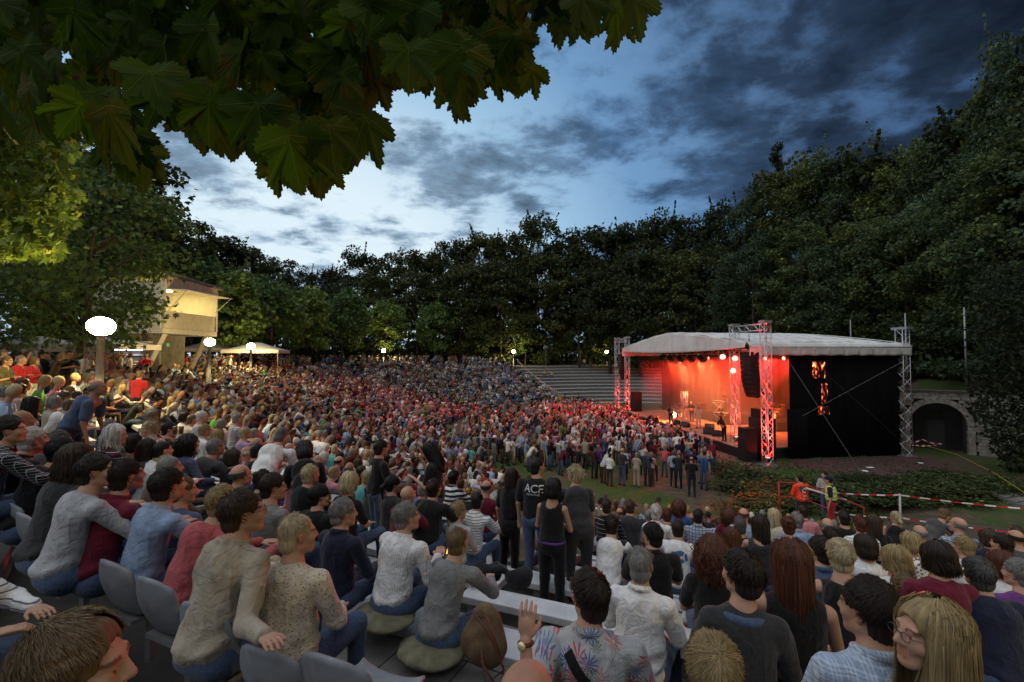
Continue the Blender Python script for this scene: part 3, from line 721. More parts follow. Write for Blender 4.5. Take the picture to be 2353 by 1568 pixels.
def build_trees():
    DG = (.038, .054, .024); MG = (.085, .12, .044); BG = (.070, .11, .056)
    TREES['oak0'] = make_tree_kind(1, 7.6, 2.2, 23, 120, 11000, .60, DG, top=.45, blob=.25)
    TREES['oak1'] = make_tree_kind(2, 6.6, 1.8, 23, 110, 10000, .58, (.05, .07, .028), top=.5, blob=.24)
    TREES['oak2'] = make_tree_kind(3, 8.2, 2.0, 23, 130, 12000, .60, DG, top=.3, blob=.25)
    TREES['airy'] = make_tree_kind(4, 6.2, 2.5, 23, 90, 6000, .56, (.055, .075, .03), blob=.2)
    TREES['poplar'] = make_tree_kind(5, 1.7, 3, 25, 70, 5000, .5, (.016, .024, .012), blob=.6)
    TREES['near0'] = make_tree_kind(6, 5.6, 1.2, 20, 150, 17000, .36, MG, blob=.22, yel=.08)
    TREES['near1'] = make_tree_kind(7, 6.2, 1.2, 20, 150, 17000, .36, BG, blob=.22, yel=.08)
    TREES['plane'] = make_tree_kind(8, 2.9, 2.2, 8.2, 60, 3600, .34, (.10, .175, .055), lobed=True, tr=.14, th=5.5, blob=.34, yel=.05)
    TREES['plane1'] = make_tree_kind(9, 2.7, 2.1, 8.0, 55, 3400, .34, (.105, .17, .05), lobed=True, tr=.13, th=5.5, blob=.34, yel=.05)
    TREES['bigplane'] = make_tree_kind(10, 5.2, 2.6, 12.5, 110, 9000, .27, (.085, .14, .04), lobed=True, tr=.24, th=8, blob=.26, yel=.08)
    # forest skyline: pixel of the top, distance
    sk = [(190, 330, 46), (255, 385, 47), (318, 455, 52), (385, 520, 60), (455, 468, 66), (515, 510, 70), (565, 540, 76), (640, 568, 84), (710, 600, 95), (765, 592, 100),
          (832, 552, 92), (885, 560, 95), (940, 545, 92), (1003, 548, 95), (1052, 520, 92), (1108, 508, 92), (1168, 505, 95), (1232, 462, 92), (1300, 492, 96), (1352, 488, 92), (1420, 500, 92),
          (1478, 470, 88), (1540, 458, 86), (1600, 472, 84), (1655, 430, 78), (1715, 402, 74), (1800, 372, 70), (1860, 372, 66), (1920, 362, 63), (1990, 350, 60), (2065, 340, 56), (2135, 318, 52),
          (2210, 245, 47), (2290, 165, 43), (2365, 70, 39), (2450, 40, 36), (2560, 20, 34)]
    kinds = ['oak0', 'oak1', 'oak2', 'oak1', 'airy', 'oak0', 'oak2']
    rng = random.Random(5)
    def lab(px, i):
        if px < 420: w = 'behind the control tower at the left'
        elif px < 800: w = 'of the low skyline behind the gazebo'
        elif px < 1280: w = 'of the skyline behind the far crowd'
        elif px < 1660: w = 'rising left of the stage roof'
        elif px < 2000: w = 'rising behind the stage roof'
        else: w = 'on the bank right of the stage'
        return w
    cnt = {}
    for i, (px, py, d) in enumerate(sk):
        p = at(px, py, d); kd = kinds[i % len(kinds)] if px < 1700 else ('near0', 'near1', 'oak1')[i % 3]
        z0 = 4.5 if px < 1700 else 4.0
        hh = {'near0': 20, 'near1': 20}.get(kd, 23) * (1.12 if px < 1750 else 1.03)
        sc = (p.z - z0) / hh
        w = lab(px, i); cnt[w] = cnt.get(w, 0) + 1; o = 'first second third fourth fifth sixth seventh eighth ninth tenth eleventh twelfth'.split()[cnt[w] - 1]
        place_tree(kd, p.x, p.y, z0, max(.62, min(1.25, sc)) * rng.uniform(.66, .95), rng.uniform(0, 6.28), '%s tall dark tree from the left %s' % (o, w), 'tall trees round the arena', scz=sc)
    p = at(1786, 330, 92); place_tree('poplar', p.x, p.y, 4.5, 1.0, 0, 'slim dark poplar top standing above all trees behind the stage', None, 'poplar_tree', scz=(p.z - 4.5) / 25.3)
    # second layer in front: lower masses
    lo = [(430, 590, 56), (560, 600, 62), (680, 640, 74), (770, 640, 82), (860, 610, 80), (960, 600, 82), (1060, 590, 82), (1150, 580, 84), (1250, 560, 86), (1330, 590, 84), (1400, 590, 80), (1470, 560, 77),
          (1560, 560, 74), (1640, 540, 70), (1730, 520, 60), (1830, 480, 56), (1900, 520, 52), (1985, 470, 50), (2080, 440, 46), (2170, 420, 42), (2260, 330, 37), (2350, 260, 33), (2440, 200, 31)]
    for i, (px, py, d) in enumerate(lo):
        p = at(px, py, d); kd = ('oak1', 'airy', 'oak0', 'oak2')[i % 4] if px < 1700 else ('near1', 'near0')[i % 2]
        hh = {'near0': 20, 'near1': 20}.get(kd, 23) * 1.10; z0 = 4.0; sc = (p.z - z0) / hh
        w = lab(px, i); cnt['l' + w] = cnt.get('l' + w, 0) + 1; o = 'first second third fourth fifth sixth seventh eighth ninth tenth'.split()[cnt['l' + w] - 1]
        place_tree(kd, p.x, p.y, z0, max(.55, sc), rng.uniform(0, 6.28), '%s lower leafy tree from the left %s' % (o, w.replace('rising', 'standing')), 'lower trees before the tall ones', scz=sc)
    # undergrowth that closes the wood below the crowns: one mass
    rg = np.random.default_rng(77); P = []
    for i in range(34):
        px = 380 + i * 62; d = float(np.interp(px, [380, 800, 1400, 1800, 2100, 2500], [64, 88, 92, 60, 44, 36])) + (i % 3) * 2
        X, Y = (px - CX) / FPX * d, d
        if not -40 < X < 60: continue
        q = rg.normal(size=(2300, 3)); q /= np.linalg.norm(q, axis=1)[:, None]; q *= (rg.uniform(0, 1, 2300) ** .4)[:, None] * np.array([4.2, 3.0, 3.4 + (i % 3)]); P.append(q + np.array([X, Y, 6.6]))
    P = np.concatenate(P).astype(np.float32); P = P[P[:, 2] > 3.6]
    tag(link('undergrowth', foliage_mesh('undergrowth', P, .5, rg, green(DG, .35, .1), False, None, .3)), kind='stuff')
    # pollarded planes along the rim
    pl = [(540, 606, 38), (622, 640, 43), (705, 655, 50), (790, 668, 57), (892, 688, 67), (1002, 702, 73), (1102, 722, 77), (1206, 738, 79), (1292, 742, 82), (450, 600, 40)]
    for i, (px, py, d) in enumerate(pl):
        d += 4.5; p = at(px, py, d); z0 = ZRIM; sc = (p.z - z0) / 8.4
        o = ('first', 'second', 'third', 'fourth', 'fifth', 'sixth', 'seventh', 'eighth', 'ninth', 'zeroth')[i]
        lb = '%s small plane tree right of the control tower along the rim' % o if i < 9 else 'small plane tree close behind the control tower'
        place_tree('plane' if i % 2 else 'plane1', p.x, p.y, z0, max(.8, sc), i * 2.1, lb, 'plane trees along the rim', 'plane_tree', scz=sc)
    # the two large planes at the left
    place_tree('bigplane', -20.5, 21.5, 4.9, .93, .4, 'broad plane tree lit yellow by the nearest lamp, left of the control tower', None, 'plane_tree')
    place_tree('bigplane', -30.5, 24.5, 4.9, 1.0, 2.4, 'plane tree standing behind the food stalls at the far left', None, 'plane_tree')
    place_tree('oak0', -34, 38, 4.5, .9, 1.0, 'dark tree closing the view behind the food stalls', None, 'forest_tree')
    place_tree('oak2', -44, 50, 4.5, 1.0, 1.5, 'dark tree behind the control tower roof', None, 'forest_tree')
build_trees()

Y_LOW = [(0, 330), (60, 330), (150, 320), (200, 330), (240, 300), (262, 380), (300, 424), (322, 400), (330, 300), (360, 275), (400, 255), (418, 300), (440, 335), (480, 350), (520, 372), (560, 350), (600, 376), (640, 350), (655, 385), (700, 455), (732, 461), (770, 400), (808, 380), (815, 300), (822, 270), (835, 232), (870, 190), (905, 187), (940, 216), (985, 190), (1035, 235), (1070, 276), (1105, 205), (1130, 190), (1188, 222), (1192, 95), (1180, 60), (1196, 10), (1215, 30), (1250, 56), (1290, 95), (1330, 100), (1380, 70), (1430, 102), (1442, 20)]
def build_overhang():
    t = thing('plane_tree', 'overhanging plane tree whose large dark leaves fill the upper left corner', 'tree', (-3.2, -2.6, 4.9))
    off = Vector(t.location)
    trm = MB().tube([(0, 0, -.3), (.1, .1, 2), (.5, .6, 3.6), (1.4, 2.0, 4.6)], [.32, .28, .24, .16], 10); trm.obj('trunk', m_bark, t, True)
    xs = [a for a, b in Y_LOW]; ys = [b for a, b in Y_LOW]
    rng = random.Random(21)
    meshes = [leaf_mesh('leaf', f, c, m_leaf) for f, c in ((.10, .18), (.30, .10), (.05, .38), (.20, .30), (.45, .15))]
    spots = []
    # edge leaves: tip on the outline
    x = 6
    while x < 1440:
        y = float(np.interp(x, xs, ys))
        if y > 30: spots.append((x, y, rng.uniform(1.15, 1.75), True))
        x += rng.uniform(18, 34)
    for tx, ty in ((262, 380), (300, 424), (440, 335), (520, 372), (600, 376), (700, 455), (732, 461), (808, 380), (905, 187), (940, 216), (1035, 235), (1070, 276), (1130, 190), (1188, 222), (1188, 150), (1290, 95), (1330, 100), (1430, 102), (1250, 56)):
        spots.append((tx, ty, rng.uniform(1.1, 1.5), True))
    while len(spots) < 1050:
        x = rng.uniform(-60, 1440); y = rng.uniform(-330, float(np.interp(x, xs, ys)) - 40)
        if 1195 < x < 1235 or (x > 1180 and y > -60 and rng.random() < .6): continue
        spots.append((x, y, rng.uniform(1.3, 2.6), False))
    big = []
    for px, py, d, edge in spots:
        s = rng.uniform(.09, .165) if edge else rng.uniform(.075, .18)
        tip = at(px, py, d)
        # hanging direction mostly down, with swing
        down = Vector((rng.gauss(.1, .3), rng.gauss(0, .25), -1)).normalized() if edge else Vector((rng.gauss(0, .55), rng.gauss(-.1, .5), -1)).normalized()
        nrm = Vector((rng.gauss(0, .55), -1 + rng.gauss(0, .3), rng.gauss(-.3, .5)))
        nrm = (nrm - down * nrm.dot(down)).normalized()
        if edge: base = tip - down * s * 1.12
        else: base = tip - down * s
        M = Matrix((nrm.cross(down) * -1, down, nrm)).transposed().to_4x4()
        sz = s * proj(base.x, base.y, base.z)[1] if False else s / max(.4, d)
        vis = (-150 < py < 500 and -20 < px)
        big.append((vis * (1 + edge) * sz, M, base, s, edge))
    big.sort(key=lambda q: -q[0])
    for k, (_, M, base, s, edge) in enumerate(big[:296]):
        o = link('leaf', meshes[k % 5], t); o.matrix_basis = Matrix.Translation(base - off) @ M @ Matrix.Scale(s, 4)
    V = []; F = []; UV = []
    for k, (_, M, base, s, edge) in enumerate(big[296:]):
        me = meshes[k % 5]; n = len(V); T4 = Matrix.Translation(base - off) @ M @ Matrix.Scale(s, 4)
        for v in me.vertices: V.append(tuple(T4 @ v.co)); UV.append((v.co.x + .5, v.co.y))
        F += [tuple(i + n for i in p.vertices) for p in me.polygons]
    me = bpy.data.meshes.new('foliage'); me.from_pydata(V, [], F); me.update(); me.materials.append(m_leaf); uv = me.uv_layers.new(name='UVMap')
    for lp in me.loops: uv.data[lp.index].uv = UV[lp.vertex_index]
    tag(link('foliage', me, t), kind='stuff')
    tw = MB()
    for k in range(14):
        a = at(60 + k * 95, -180 - (k % 3) * 40, 2.0 + .3 * (k % 2)) - off; b = at(60 + k * 95 + rng.uniform(-90, 120), max(-60, float(np.interp(60 + k * 95, xs, ys)) - 130), 1.6) - off
        tw.tube([a, a.lerp(b, .5) + Vector((rng.uniform(-.05, .05), 0, .04)), b], [.009, .006, .003], 5)
    tw.obj('twig', m_bark, t, True)
    # more twigs of this tree, left edge; lamplight put into the leaf colour
    rg = np.random.default_rng(4); P = []
    for _ in range(3800):
        px = rg.uniform(-90, 135) + abs(rg.normal(0, 32))
        py = rg.uniform(225, 600 if px < 150 else 520); d = rg.uniform(10.5, 15.0)
        if px > 195 - (py - 420) ** 2 / 900 and py > 420: continue
        P.append(at(px, py, d) - off)
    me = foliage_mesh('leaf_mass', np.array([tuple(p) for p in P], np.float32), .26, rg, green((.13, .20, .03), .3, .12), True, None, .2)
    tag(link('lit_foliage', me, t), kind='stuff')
    MB().tube([(1.4, 2, 4.6), (-1, 5, 4.9), Vector(at(40, 330, 7)) - off], [.14, .09, .03], 6).obj('limb', m_bark, t, True)
build_overhang()
# ================================================================== wall with arch, booth, tents, barriers, shrubs
m_stone = mat('rubble_stone', (.48, .455, .41), .9, noise=.6, nscale=3, col2=(.19, .18, .16), bump=.8, bscale=14)
m_joint = mat('mortar', (.06, .058, .05), .95)
def build_wall():
    a = Vector((26.6, 32.4, ZF)); b = Vector((32.6, 29.0, ZF)); d = (b - a); Ln = d.length; d.normalize(); rz = math.atan2(d.y, d.x); nrm = Vector((d.y, -d.x, 0))
    t = thing('stone_wall', 'rubble stone retaining wall with a dark arched niche right of the stage', 'wall', a, rz)
    H = 4.05; ax0, ax1, ah = 1.15, 4.1, 2.2; ac = (ax0 + ax1) / 2; ar = (ax1 - ax0) / 2
    def inside(x, z): return ax0 < x < ax1 and (z < ah - .35 or (x - ac) ** 2 + (z - (ah - .35)) ** 2 < ar ** 2)
    rng = random.Random(3); mb = MB(); z = -.2
    while z < H:
        h = rng.uniform(.16, .26); x = -.6
        while x < Ln + 2.2:
            w = rng.uniform(.28, .62); c = (x + w / 2, z + h / 2)
            wide_in = ax0 - .2 - w / 2 < c[0] < ax1 + .2 + w / 2 and (c[1] < ah - .35 or math.hypot(max(0, abs(c[0] - ac) - w / 2 + .02), c[1] - (ah - .35)) < ar + .30)
            if not wide_in:
                dy = rng.uniform(0, .05); mb.box((c[0], -.10 - dy / 2, c[1]), (w - .02, .2 + dy, h - .02))
            x += w
        z += h
    tag(mb.obj('stone_facing', m_stone, t), kind='stuff')
    # core behind with opening
    seg = 16; core = MB()
    core.box((ax0 / 2 - .4, .35, H / 2 - .1), (ax0 + .78, .7, H)); core.box(((ax1 + Ln + 2.2) / 2, .35, H / 2 - .1), (Ln + 2.2 - ax1, .7, H)); core.box((ac, .35, (H + ah + ar - .3) / 2), (ax1 - ax0, .7, H - (ah + ar - .3)))
    core.obj('mortar_core', m_joint, t)
    for s_ in (0, 1):
        for k in range(9): MB().box(((ax0 - .17, ax1 + .17)[s_], -.13, -.1 + k * .225), (.34 + .05 * (k % 2), .30, .21)).obj('jamb_stone', m_stone, t)
    for k in range(seg):
        w0 = math.pi * (k + .5) / seg; M = Matrix.Rotation(-(w0 - math.pi / 2), 3, 'Y')
        MB().box((ac + math.cos(w0) * (ar + .17), -.13, ah - .35 + math.sin(w0) * (ar + .17)), (.30, .30, .34), M=M).obj('arch_stone', m_stone, t)
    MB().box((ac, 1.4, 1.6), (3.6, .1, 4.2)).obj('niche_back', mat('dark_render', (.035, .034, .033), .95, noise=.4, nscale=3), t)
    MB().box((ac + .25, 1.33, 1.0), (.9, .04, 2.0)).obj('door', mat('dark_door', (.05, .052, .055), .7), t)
    MB().box((Ln / 2 + .8, .1, H + .05), (Ln + 3.4, .75, .13)).obj('coping', mat('coping_stone', (.10, .095, .085), .9, noise=.4, nscale=4), t)
    # flag poles
    for k, (px, y0, y1, d) in enumerate(((2085, 720, 892, 34.5), (2222, 707, 900, 31.5), (1955, 735, 770, 44))):
        p = at(px, y1, d); q = at(px, y0, d); mb = MB().tube([(0, 0, -3 if k == 2 else -.6), (0, 0, q.z - p.z)], [.07, .045], 8)
        o = mb.obj('flag_pole', m_steel, None, True); o.location = p
        tag(o, ('bare grey pole standing on the stone wall beside the corner tower', 'tall bare pole on the stone wall near the ivy trees', 'thin pole rising behind the stage roof')[k], 'pole', 'bare poles behind the stage')
build_wall()

m_render = mat('white_render', (.62, .60, .55), .85, noise=.15, nscale=2, bump=.2, bscale=30)
m_conc = mat('grey_concrete', (.17, .162, .15), .9, noise=.35, nscale=2.5, bump=.3, bscale=15)
def build_booth():
    t = thing('control_tower', 'white control tower on slanted legs with a lit open window', 'building', (-23, 32.6, ZRIM))
    x1, x0, y0, y1 = 0.0, -4.6, -2.7, 2.7; zb, zt = 3.1, 6.3
    w = .22
    MB().box((-2.3, 0, zb + .17), (4.7, 5.5, .34)).obj('floor_slab', m_render, t)
    # brick lined parapet of the front
    par = MB()
    rng = random.Random(2)
    for k in range(11):
        z = zb + .36 + k * .105; y = y0 + .16
        while y < y1 - .3:
            l = rng.uniform(.35, .6); l = min(l, y1 - .14 - y); par.box((-.02 + rng.uniform(-.008, .008), y + l / 2, z + .05), (.16, l - .012, .094)); y += l
    tag(par.obj('stone_parapet', m_render, t), kind='stuff')
    MB().box((-.16, 0, zb + .94), (.1, 5.1, 1.16)).obj('parapet_core', m_conc, t)
    MB().box((-.05, y1 - .06, zb + 1.9), (.32, .14, 3.1)).obj('corner_pier', m_render, t); MB().box((-.05, y0 + .06, zb + 1.9), (.32, .14, 3.1)).obj('corner_pier', m_render, t)
    MB().box((x0, 0, zb + 1.9), (.2, 5.4, 3.1)).obj('rear_wall', mat('lamplight_tinted_wall', (.62, .50, .22), .9), t)  # the room's lamplight is put into this yellow wall colour
    for y in (y0, y1): MB().box((-2.3, y, zb + 1.9), (4.4, .14, 3.1)).obj('side_wall', m_render, t)
    MB().box((-.02, 0, zt + .30 - .15), (.2, 5.3, .85)).obj('fascia', mat('pink_render', (.66, .54, .48), .85, noise=.15, nscale=3), t)
    V = [(-5.2, -2.9, zt + .62), (.42, -3.0, zt + .86), (.42, 2.95, zt + .62), (-5.2, 2.9, zt + .45)]
    me = bpy.data.meshes.new('roof'); me.from_pydata(V, [], [(0, 1, 2, 3)]); me.update(); o = link('roof', me, t, m_conc); o.modifiers.new('s', 'SOLIDIFY').thickness = .16
    # open flap and stay
    V = [(.06, -2.4, zt - .2), (.06, 2.4, zt - .2), (1.45, 2.4, zt - .28), (1.45, -2.4, zt - .28)]
    me = bpy.data.meshes.new('shutter'); me.from_pydata([V[1], V[0], V[3], V[2]], [], [(0, 1, 2, 3)]); me.update(); o = link('window_shutter', me, t, m_render); o.modifiers.new('s', 'SOLIDIFY').thickness = .05
    MB().tube([(0, 2.2, zb + 1.55), (1.3, 2.35, zt - .32)], .025).tube([(0, -2.2, zb + 1.55), (1.3, -2.35, zt - .32)], .025).obj('stay', m_steel, t)
    MB().box((x0 + .16, .6, zb + 1.3), (.06, .9, 1.9)).obj('door', mat('ochre_door', (.35, .22, .10), .7), t)
    # slanted legs and recessed base
    for y in (-2.2, 2.0):
        V = MB().tube([(-.25, y, zb), (-1.5, y - .25, -.05)], [.2, .17], 4); V.obj('slanted_leg', m_render, t)
    MB().box((-3.4, 0, zb / 2), (2.2, 5.2, zb)).obj('base_wall', m_conc, t)
    MB().box((-1.9, -3.6, 1.2), (2.6, .16, 2.6), 0).obj('stair_wall', m_conc, t)
    for k in range(5): MB().box((-1.2 - k * .0, -2.95 - k * .36, 2.5 - k * .42), (1.3, .36, .09)).obj('stair_step', m_render, t)
    MB().box((-.33, -1.75, 2.35), (.03, .22, .2)).obj('exit_sign', mat('green_sign', (.02, .35, .12), .5, emit=(.05, .5, .2), estr=.4), t)
    # lit ceiling lamp inside: the window is lit in the photograph
    MB().box((-2.2, 0, zt + .05), (.5, 1.4, .06)).obj('ceiling_lamp', mat('booth_lamp', (.9, .9, .8), .5, emit=(1, .76, .28), estr=70), t)
build_booth()

m_tent = mat('white_tent_cloth', (.62, .60, .55), .8, noise=.12, nscale=1.5, bump=.2, bscale=4, trans=.25)
def tent(x, y, z, w, d, h, hp, rz, label, name='gazebo_tent', banner=None):
    t = thing(name, label, 'tent', (x, y, z), rz)
    for k, (a, b) in enumerate(((-1, -1), (1, -1), (1, 1), (-1, 1))): MB().tube([(a * w / 2, b * d / 2, 0), (a * w / 2, b * d / 2, h)], .035).obj('leg', m_steel, t)
    n = 9; V = []; F = []
    for j in range(n + 1):
        for i in range(n + 1):
            a = -1 + 2 * i / n; b = -1 + 2 * j / n; q = max(abs(a), abs(b)); V.append((a * w / 2 * 1.02, b * d / 2 * 1.02, h + (hp - h) * (1 - q) ** 1.25))
    for j in range(n):
        for i in range(n): k = j * (n + 1) + i; F.append((k, k + 1, k + n + 2, k + n + 1))
    me = np_mesh('roof_cloth', V, np.array(F)); link('roof_cloth', me, t, m_tent)
    for a in range(4):
        M = Matrix.Rotation(a * math.pi / 2, 3, 'Z'); L_ = w if a % 2 == 0 else d; D_ = d if a % 2 == 0 else w
        b = MB().box((0, -D_ / 2 * 1.02 - .01, h - .14), (L_ * 1.02, .02, .3)); b.v = [tuple(M @ Vector(p)) for p in b.v]; b.obj('valance', m_tent, t)
    return t
def build_tents():
    tent(-23.2, 41.5, ZRIM, 4.4, 4.4, 2.15, 2.95, .25, 'white pointed gazebo tent at the left rim behind a globe lamp')
    t = tent(-28.5, 43.0, ZRIM, 4, 4, 2.3, 3.1, .1, 'second white tent hidden behind the control tower')
    m_banner = mat('stall_banner', (.45, .33, .22), .8, noise=.2, nscale=3)
    for k, (x, y, lb) in enumerate(((-28.6, 27.5, 'beer stall tent with a tan lettered banner at the far left'), (-24.2, 27.0, 'beer stall tent with a tan lettered banner nearer the big plane tree'))):
        t = tent(x, y, ZRIM, 4.2, 3.2, 2.25, 2.85, .05, lb, 'beer_stall')
        MB().box((0, -1.72, 2.05), (3.9, .03, .46)).obj('banner', m_banner, t)
        MB().box((0, -1.3, .55), (3.8, .5, 1.1)).obj('counter', m_tent, t)
        # worn stall lettering
        cu = bpy.data.curves.new('t', 'FONT'); cu.body = 'BACKEREI' if k == 0 else 'BECKS'; cu.size = .36; cu.align_x = 'CENTER'; cu.extrude = .004
        ob = bpy.data.objects.new('t', cu); COL.objects.link(ob); dg = bpy.context.evaluated_depsgraph_get(); me = bpy.data.meshes.new_from_object(ob.evaluated_get(dg)); bpy.data.objects.remove(ob)
        me.materials.clear(); l = link('lettering', me, t, mat('brown_letters', (.12, .05, .03), .7)); l.location = (0, -1.745, 1.93); l.rotation_euler = (R(90), 0, 0)
        MB().box((0, 1.2, 2.0), (2.6, .06, .10)).obj('stall_lamp', mat('stall_tube', (.9, .9, .9), .5, emit=(.75, .72, 1.0), estr=9), t)
build_tents()

def tape_mat(name, horizontal=True):
    if name in MATS: return MATS[name]
    m = mat(name, (.8, .8, .8), .5); nt = m.node_tree; N = nt.nodes.new; L = nt.links.new; b = nt.nodes['Principled BSDF']
    uv = N('ShaderNodeUVMap'); sp_ = N('ShaderNodeSeparateXYZ'); L(uv.outputs[0], sp_.inputs[0])
    a = N('ShaderNodeMath'); a.operation = 'FRACT'; L(sp_.outputs[0], a.inputs[0]); g = N('ShaderNodeMath'); g.operation = 'GREATER_THAN'; L(a.outputs[0], g.inputs[0]); g.inputs[1].default_value = .5
    mx = N('ShaderNodeMix'); mx.data_type = 'RGBA'; L(g.outputs[0], mx.inputs[0]); mx.inputs[6].default_value = (.8, .8, .8, 1); mx.inputs[7].default_value = (.55, .02, .04, 1); L(mx.outputs[2], b.inputs['Base Color'])
    return m
def tape(p, q, label, sag=.08, w=.034, period=.42):
    p = Vector(p); q = Vector(q); n = 24; V = []; F = []; Ln = (q - p).length
    for k in range(n + 1):
        t = k / n; c = p.lerp(q, t) - Vector((0, 0, sag * 4 * t * (1 - t))); tw = .12 * math.sin(t * 7)
        V += [c + Vector((0, tw * w, -w / 2)), c + Vector((0, -tw * w, w / 2))]
    for k in range(n): F.append((2 * k, 2 * k + 2, 2 * k + 3, 2 * k + 1))
    me = bpy.data.meshes.new('barrier_tape'); me.from_pydata([tuple(v) for v in V], [], F); me.update(); uv = me.uv_layers.new(name='UVMap')
    for lp in me.loops: uv.data[lp.index].uv = ((lp.vertex_index // 2) / n * Ln / period, lp.vertex_index % 2)
    o = link('barrier_tape', me, None, tape_mat('red_white_tape')); o.modifiers.new('s', 'SOLIDIFY').thickness = .003
    return tag(o, label, 'tape', 'red and white barrier tapes')
def pole(p, h, r, label, m=None, name='barrier_post'):
    o = MB().tube([(0, 0, -.2), (0, 0, h)], r, 8).obj(name, m or m_steel, None, True); o.location = p; return tag(o, label, 'post', 'metal barrier posts')
def build_barriers():
    A = at(1912, 1132, 14.6); B = at(2068, 1138, 13.0); C_ = at(2480, 1178, 11.0)
    tape(A, B, 'upper red and white tape between the steward and the steel post', .03); tape(B, C_, 'upper red and white tape running to the right edge of the picture', .05)
    a2 = at(1918, 1178, 14.6); b2 = at(2068, 1190, 13.0); c2 = at(2480, 1236, 11.0)
    tape(a2, b2, 'lower red and white tape behind the heads by the steward', .04); tape(b2, c2, 'lower red and white tape running to the right edge of the picture', .06)
    for k, (p, lb) in enumerate(((A, 'steel barrier post beside the steward in the yellow vest'), (B, 'steel barrier post in the middle of the right hand tape'))):
        g = smooth_z(math.hypot(p.x - 16, p.y - 42), phi_of(p.x, p.y)); pole((p.x, p.y, min(g, p.z - 1)), p.z - min(g, p.z - 1) + .04, .03, lb)
    # red handrail
    t0 = at(1790, 1108, 16.2); t1 = at(1845, 1112, 16.0); t2 = at(1985, 1166, 13.9); m_r = mat('red_handrail', (.35, .03, .03), .45)
    hr = thing('handrail', 'red tubular handrail sloping down beside the first aider', 'handrail', t0)
    MB().tube([(0, 0, 0), t1 - t0, t2 - t0, t2 - t0 + Vector((0, 0, -.9))], .021, 8).obj('top_rail', m_r, hr, True)
    MB().tube([(0, 0, -.5), t1 - t0 + Vector((0, 0, -.5)), t2 - t0 + Vector((0, 0, -.5))], .022, 8).obj('lower_rail', m_r, hr, True)
    MB().tube([(0, 0, 0), (0, 0, -1.3)], .03, 8).obj('post', m_r, hr, True); MB().tube([t1 - t0, t1 - t0 + Vector((0, 0, -1.3))], .03, 8).obj('post', m_r, hr, True)
    o = MB().tube([at(1852, 1122, 15.4), at(1945, 1150, 15.0)], .03, 6).obj('barrier_bar', mat('white_bar', (.75, .75, .73), .5)); tag(o, 'white barrier bar between first aider and steward', 'barrier')
    # tape down the roped off terrace
    P = []
    for px, d in ((1192, 79), (1294, 60)):
        x = (px - CX) / FPX * d; P.append(Vector((x, d, floor_z(x, d) + 1.05)))
    tape(P[0], P[1], 'striped tape running down beside the empty terraces', .25, .09, .8)
    tape(P[0] + Vector((-.3, 0, .5)), P[1] + Vector((-.3, 0, .5)), 'second striped tape running down beside the empty terraces', .35, .09, .8)
    for p in P: pole(p - Vector((.15, 0, 1.05)), 1.6, .035, 'thin post of the tape at the ' + ('top' if p is P[0] else 'foot') + ' of the empty terraces')
    # tape loop before the arch
    q = [at(2075, 1018, 30.5), at(2120, 1010, 31.0), at(2165, 1020, 29.5), at(2100, 1023, 28.5)]
    for k in range(4): tape(q[k] , q[(k + 1) % 4], 'tape lying loosely before the arch, ' + ('back left', 'back right', 'front right', 'front left')[k] + ' stretch', .1, .08, .6)
    # yellow cable over the slope
    mb = MB(); pts = []
    for px, py, d in ((2120, 1022, 29), (2200, 1045, 27), (2290, 1090, 22), (2380, 1150, 17)): pts.append(at(px, py, d))
    o = mb.tube(pts, .010, 5).obj('cable', mat('yellow_cable', (.5, .42, .05), .6)); tag(o, 'yellow cable stretched over the slope right of the arch', 'cable')
    # guy lines
    for k, (p, q) in enumerate(((sp(.9, -.15, 8.4), sp(-1.0, -6.5, ZF)), (sp(-2.2, -.15, 8.6), sp(-6.5, 2.0, ZF + .3)), (sp(-1.2, 3.0, 3.0), sp(-1.3, 10.5, 6.6)), (sp(-1.2, 3.5, 6.6), sp(-1.3, 10.6, .6)))):
        o = MB().tube([p, q], .005, 4).obj('guy_wire', m_steel); tag(o, ('steel guy wire from the near tower down to the grass before the stage', 'steel guy wire from the near tower down to the right', 'thin brace wire rising across the gauze wall', 'thin brace wire falling across the gauze wall')[k], 'wire')
    # concrete steps at the right
    for k in range(5):
        r_ = ray(2285 + k * 24, 1119 + k * 10); p = Vector((0, 0, CAMZ)) + r_ * ((.55 - .07 * k - CAMZ) / r_.z); o = MB().box((0, 0, 0), (2.2, .45, .2), .3).obj('stone_step', m_conc); o.location = p; tag(o, ('topmost', 'second', 'middle', 'fourth', 'lowest')[k] + ' stone step on the slope at the right edge', 'step', 'stone steps at the right')
    # light balloon on a stand
    x, y = (1254 - CX) / FPX * 76, 76; z = floor_z(x, y); t = thing('balloon_light', 'unlit dark balloon light on a tall tripod at the top of the empty terraces', 'lamp', (x, y, z))
    MB().tube([(0, 0, 0), (0, 0, 4.6)], .04).obj('mast', m_steel, t); zz = [(.001, -.35), (.3, -.28), (.45, 0), (.3, .28), (.001, .35)]; MB().lathe(zz, 12, (0, 0, 4.9)).obj('balloon', mat('blue_balloon', (.12, .14, .2), .6), t, True)
    for a in (0, 2.1, 4.2): MB().tube([(0, 0, 1.0), (math.cos(a) * .9, math.sin(a) * .9, .02)], .02, 5).obj('leg', m_steel, t)
    # crowd barrier near the front of the public
    p = at(1610, 1105, 24.5); t = thing('crowd_barrier', 'red lit tubular barrier end at the right edge of the standing crowd', 'barrier', (p.x, p.y, ZF), .9)
    MB().tube([(0, 0, .05), (0, 0, 1.1), (1.4, 0, 1.1), (1.4, 0, .05)], .025).obj('frame', m_r, t)
    MB().tube([(-.2, -.5, .03), (0, 0, .9), (-.2, .5, .03)], .02).obj('foot', m_r, t); MB().tube([(.7, -.5, .03), (.7, 0, .9), (.7, .5, .03)], .02).obj('foot', m_r, t)
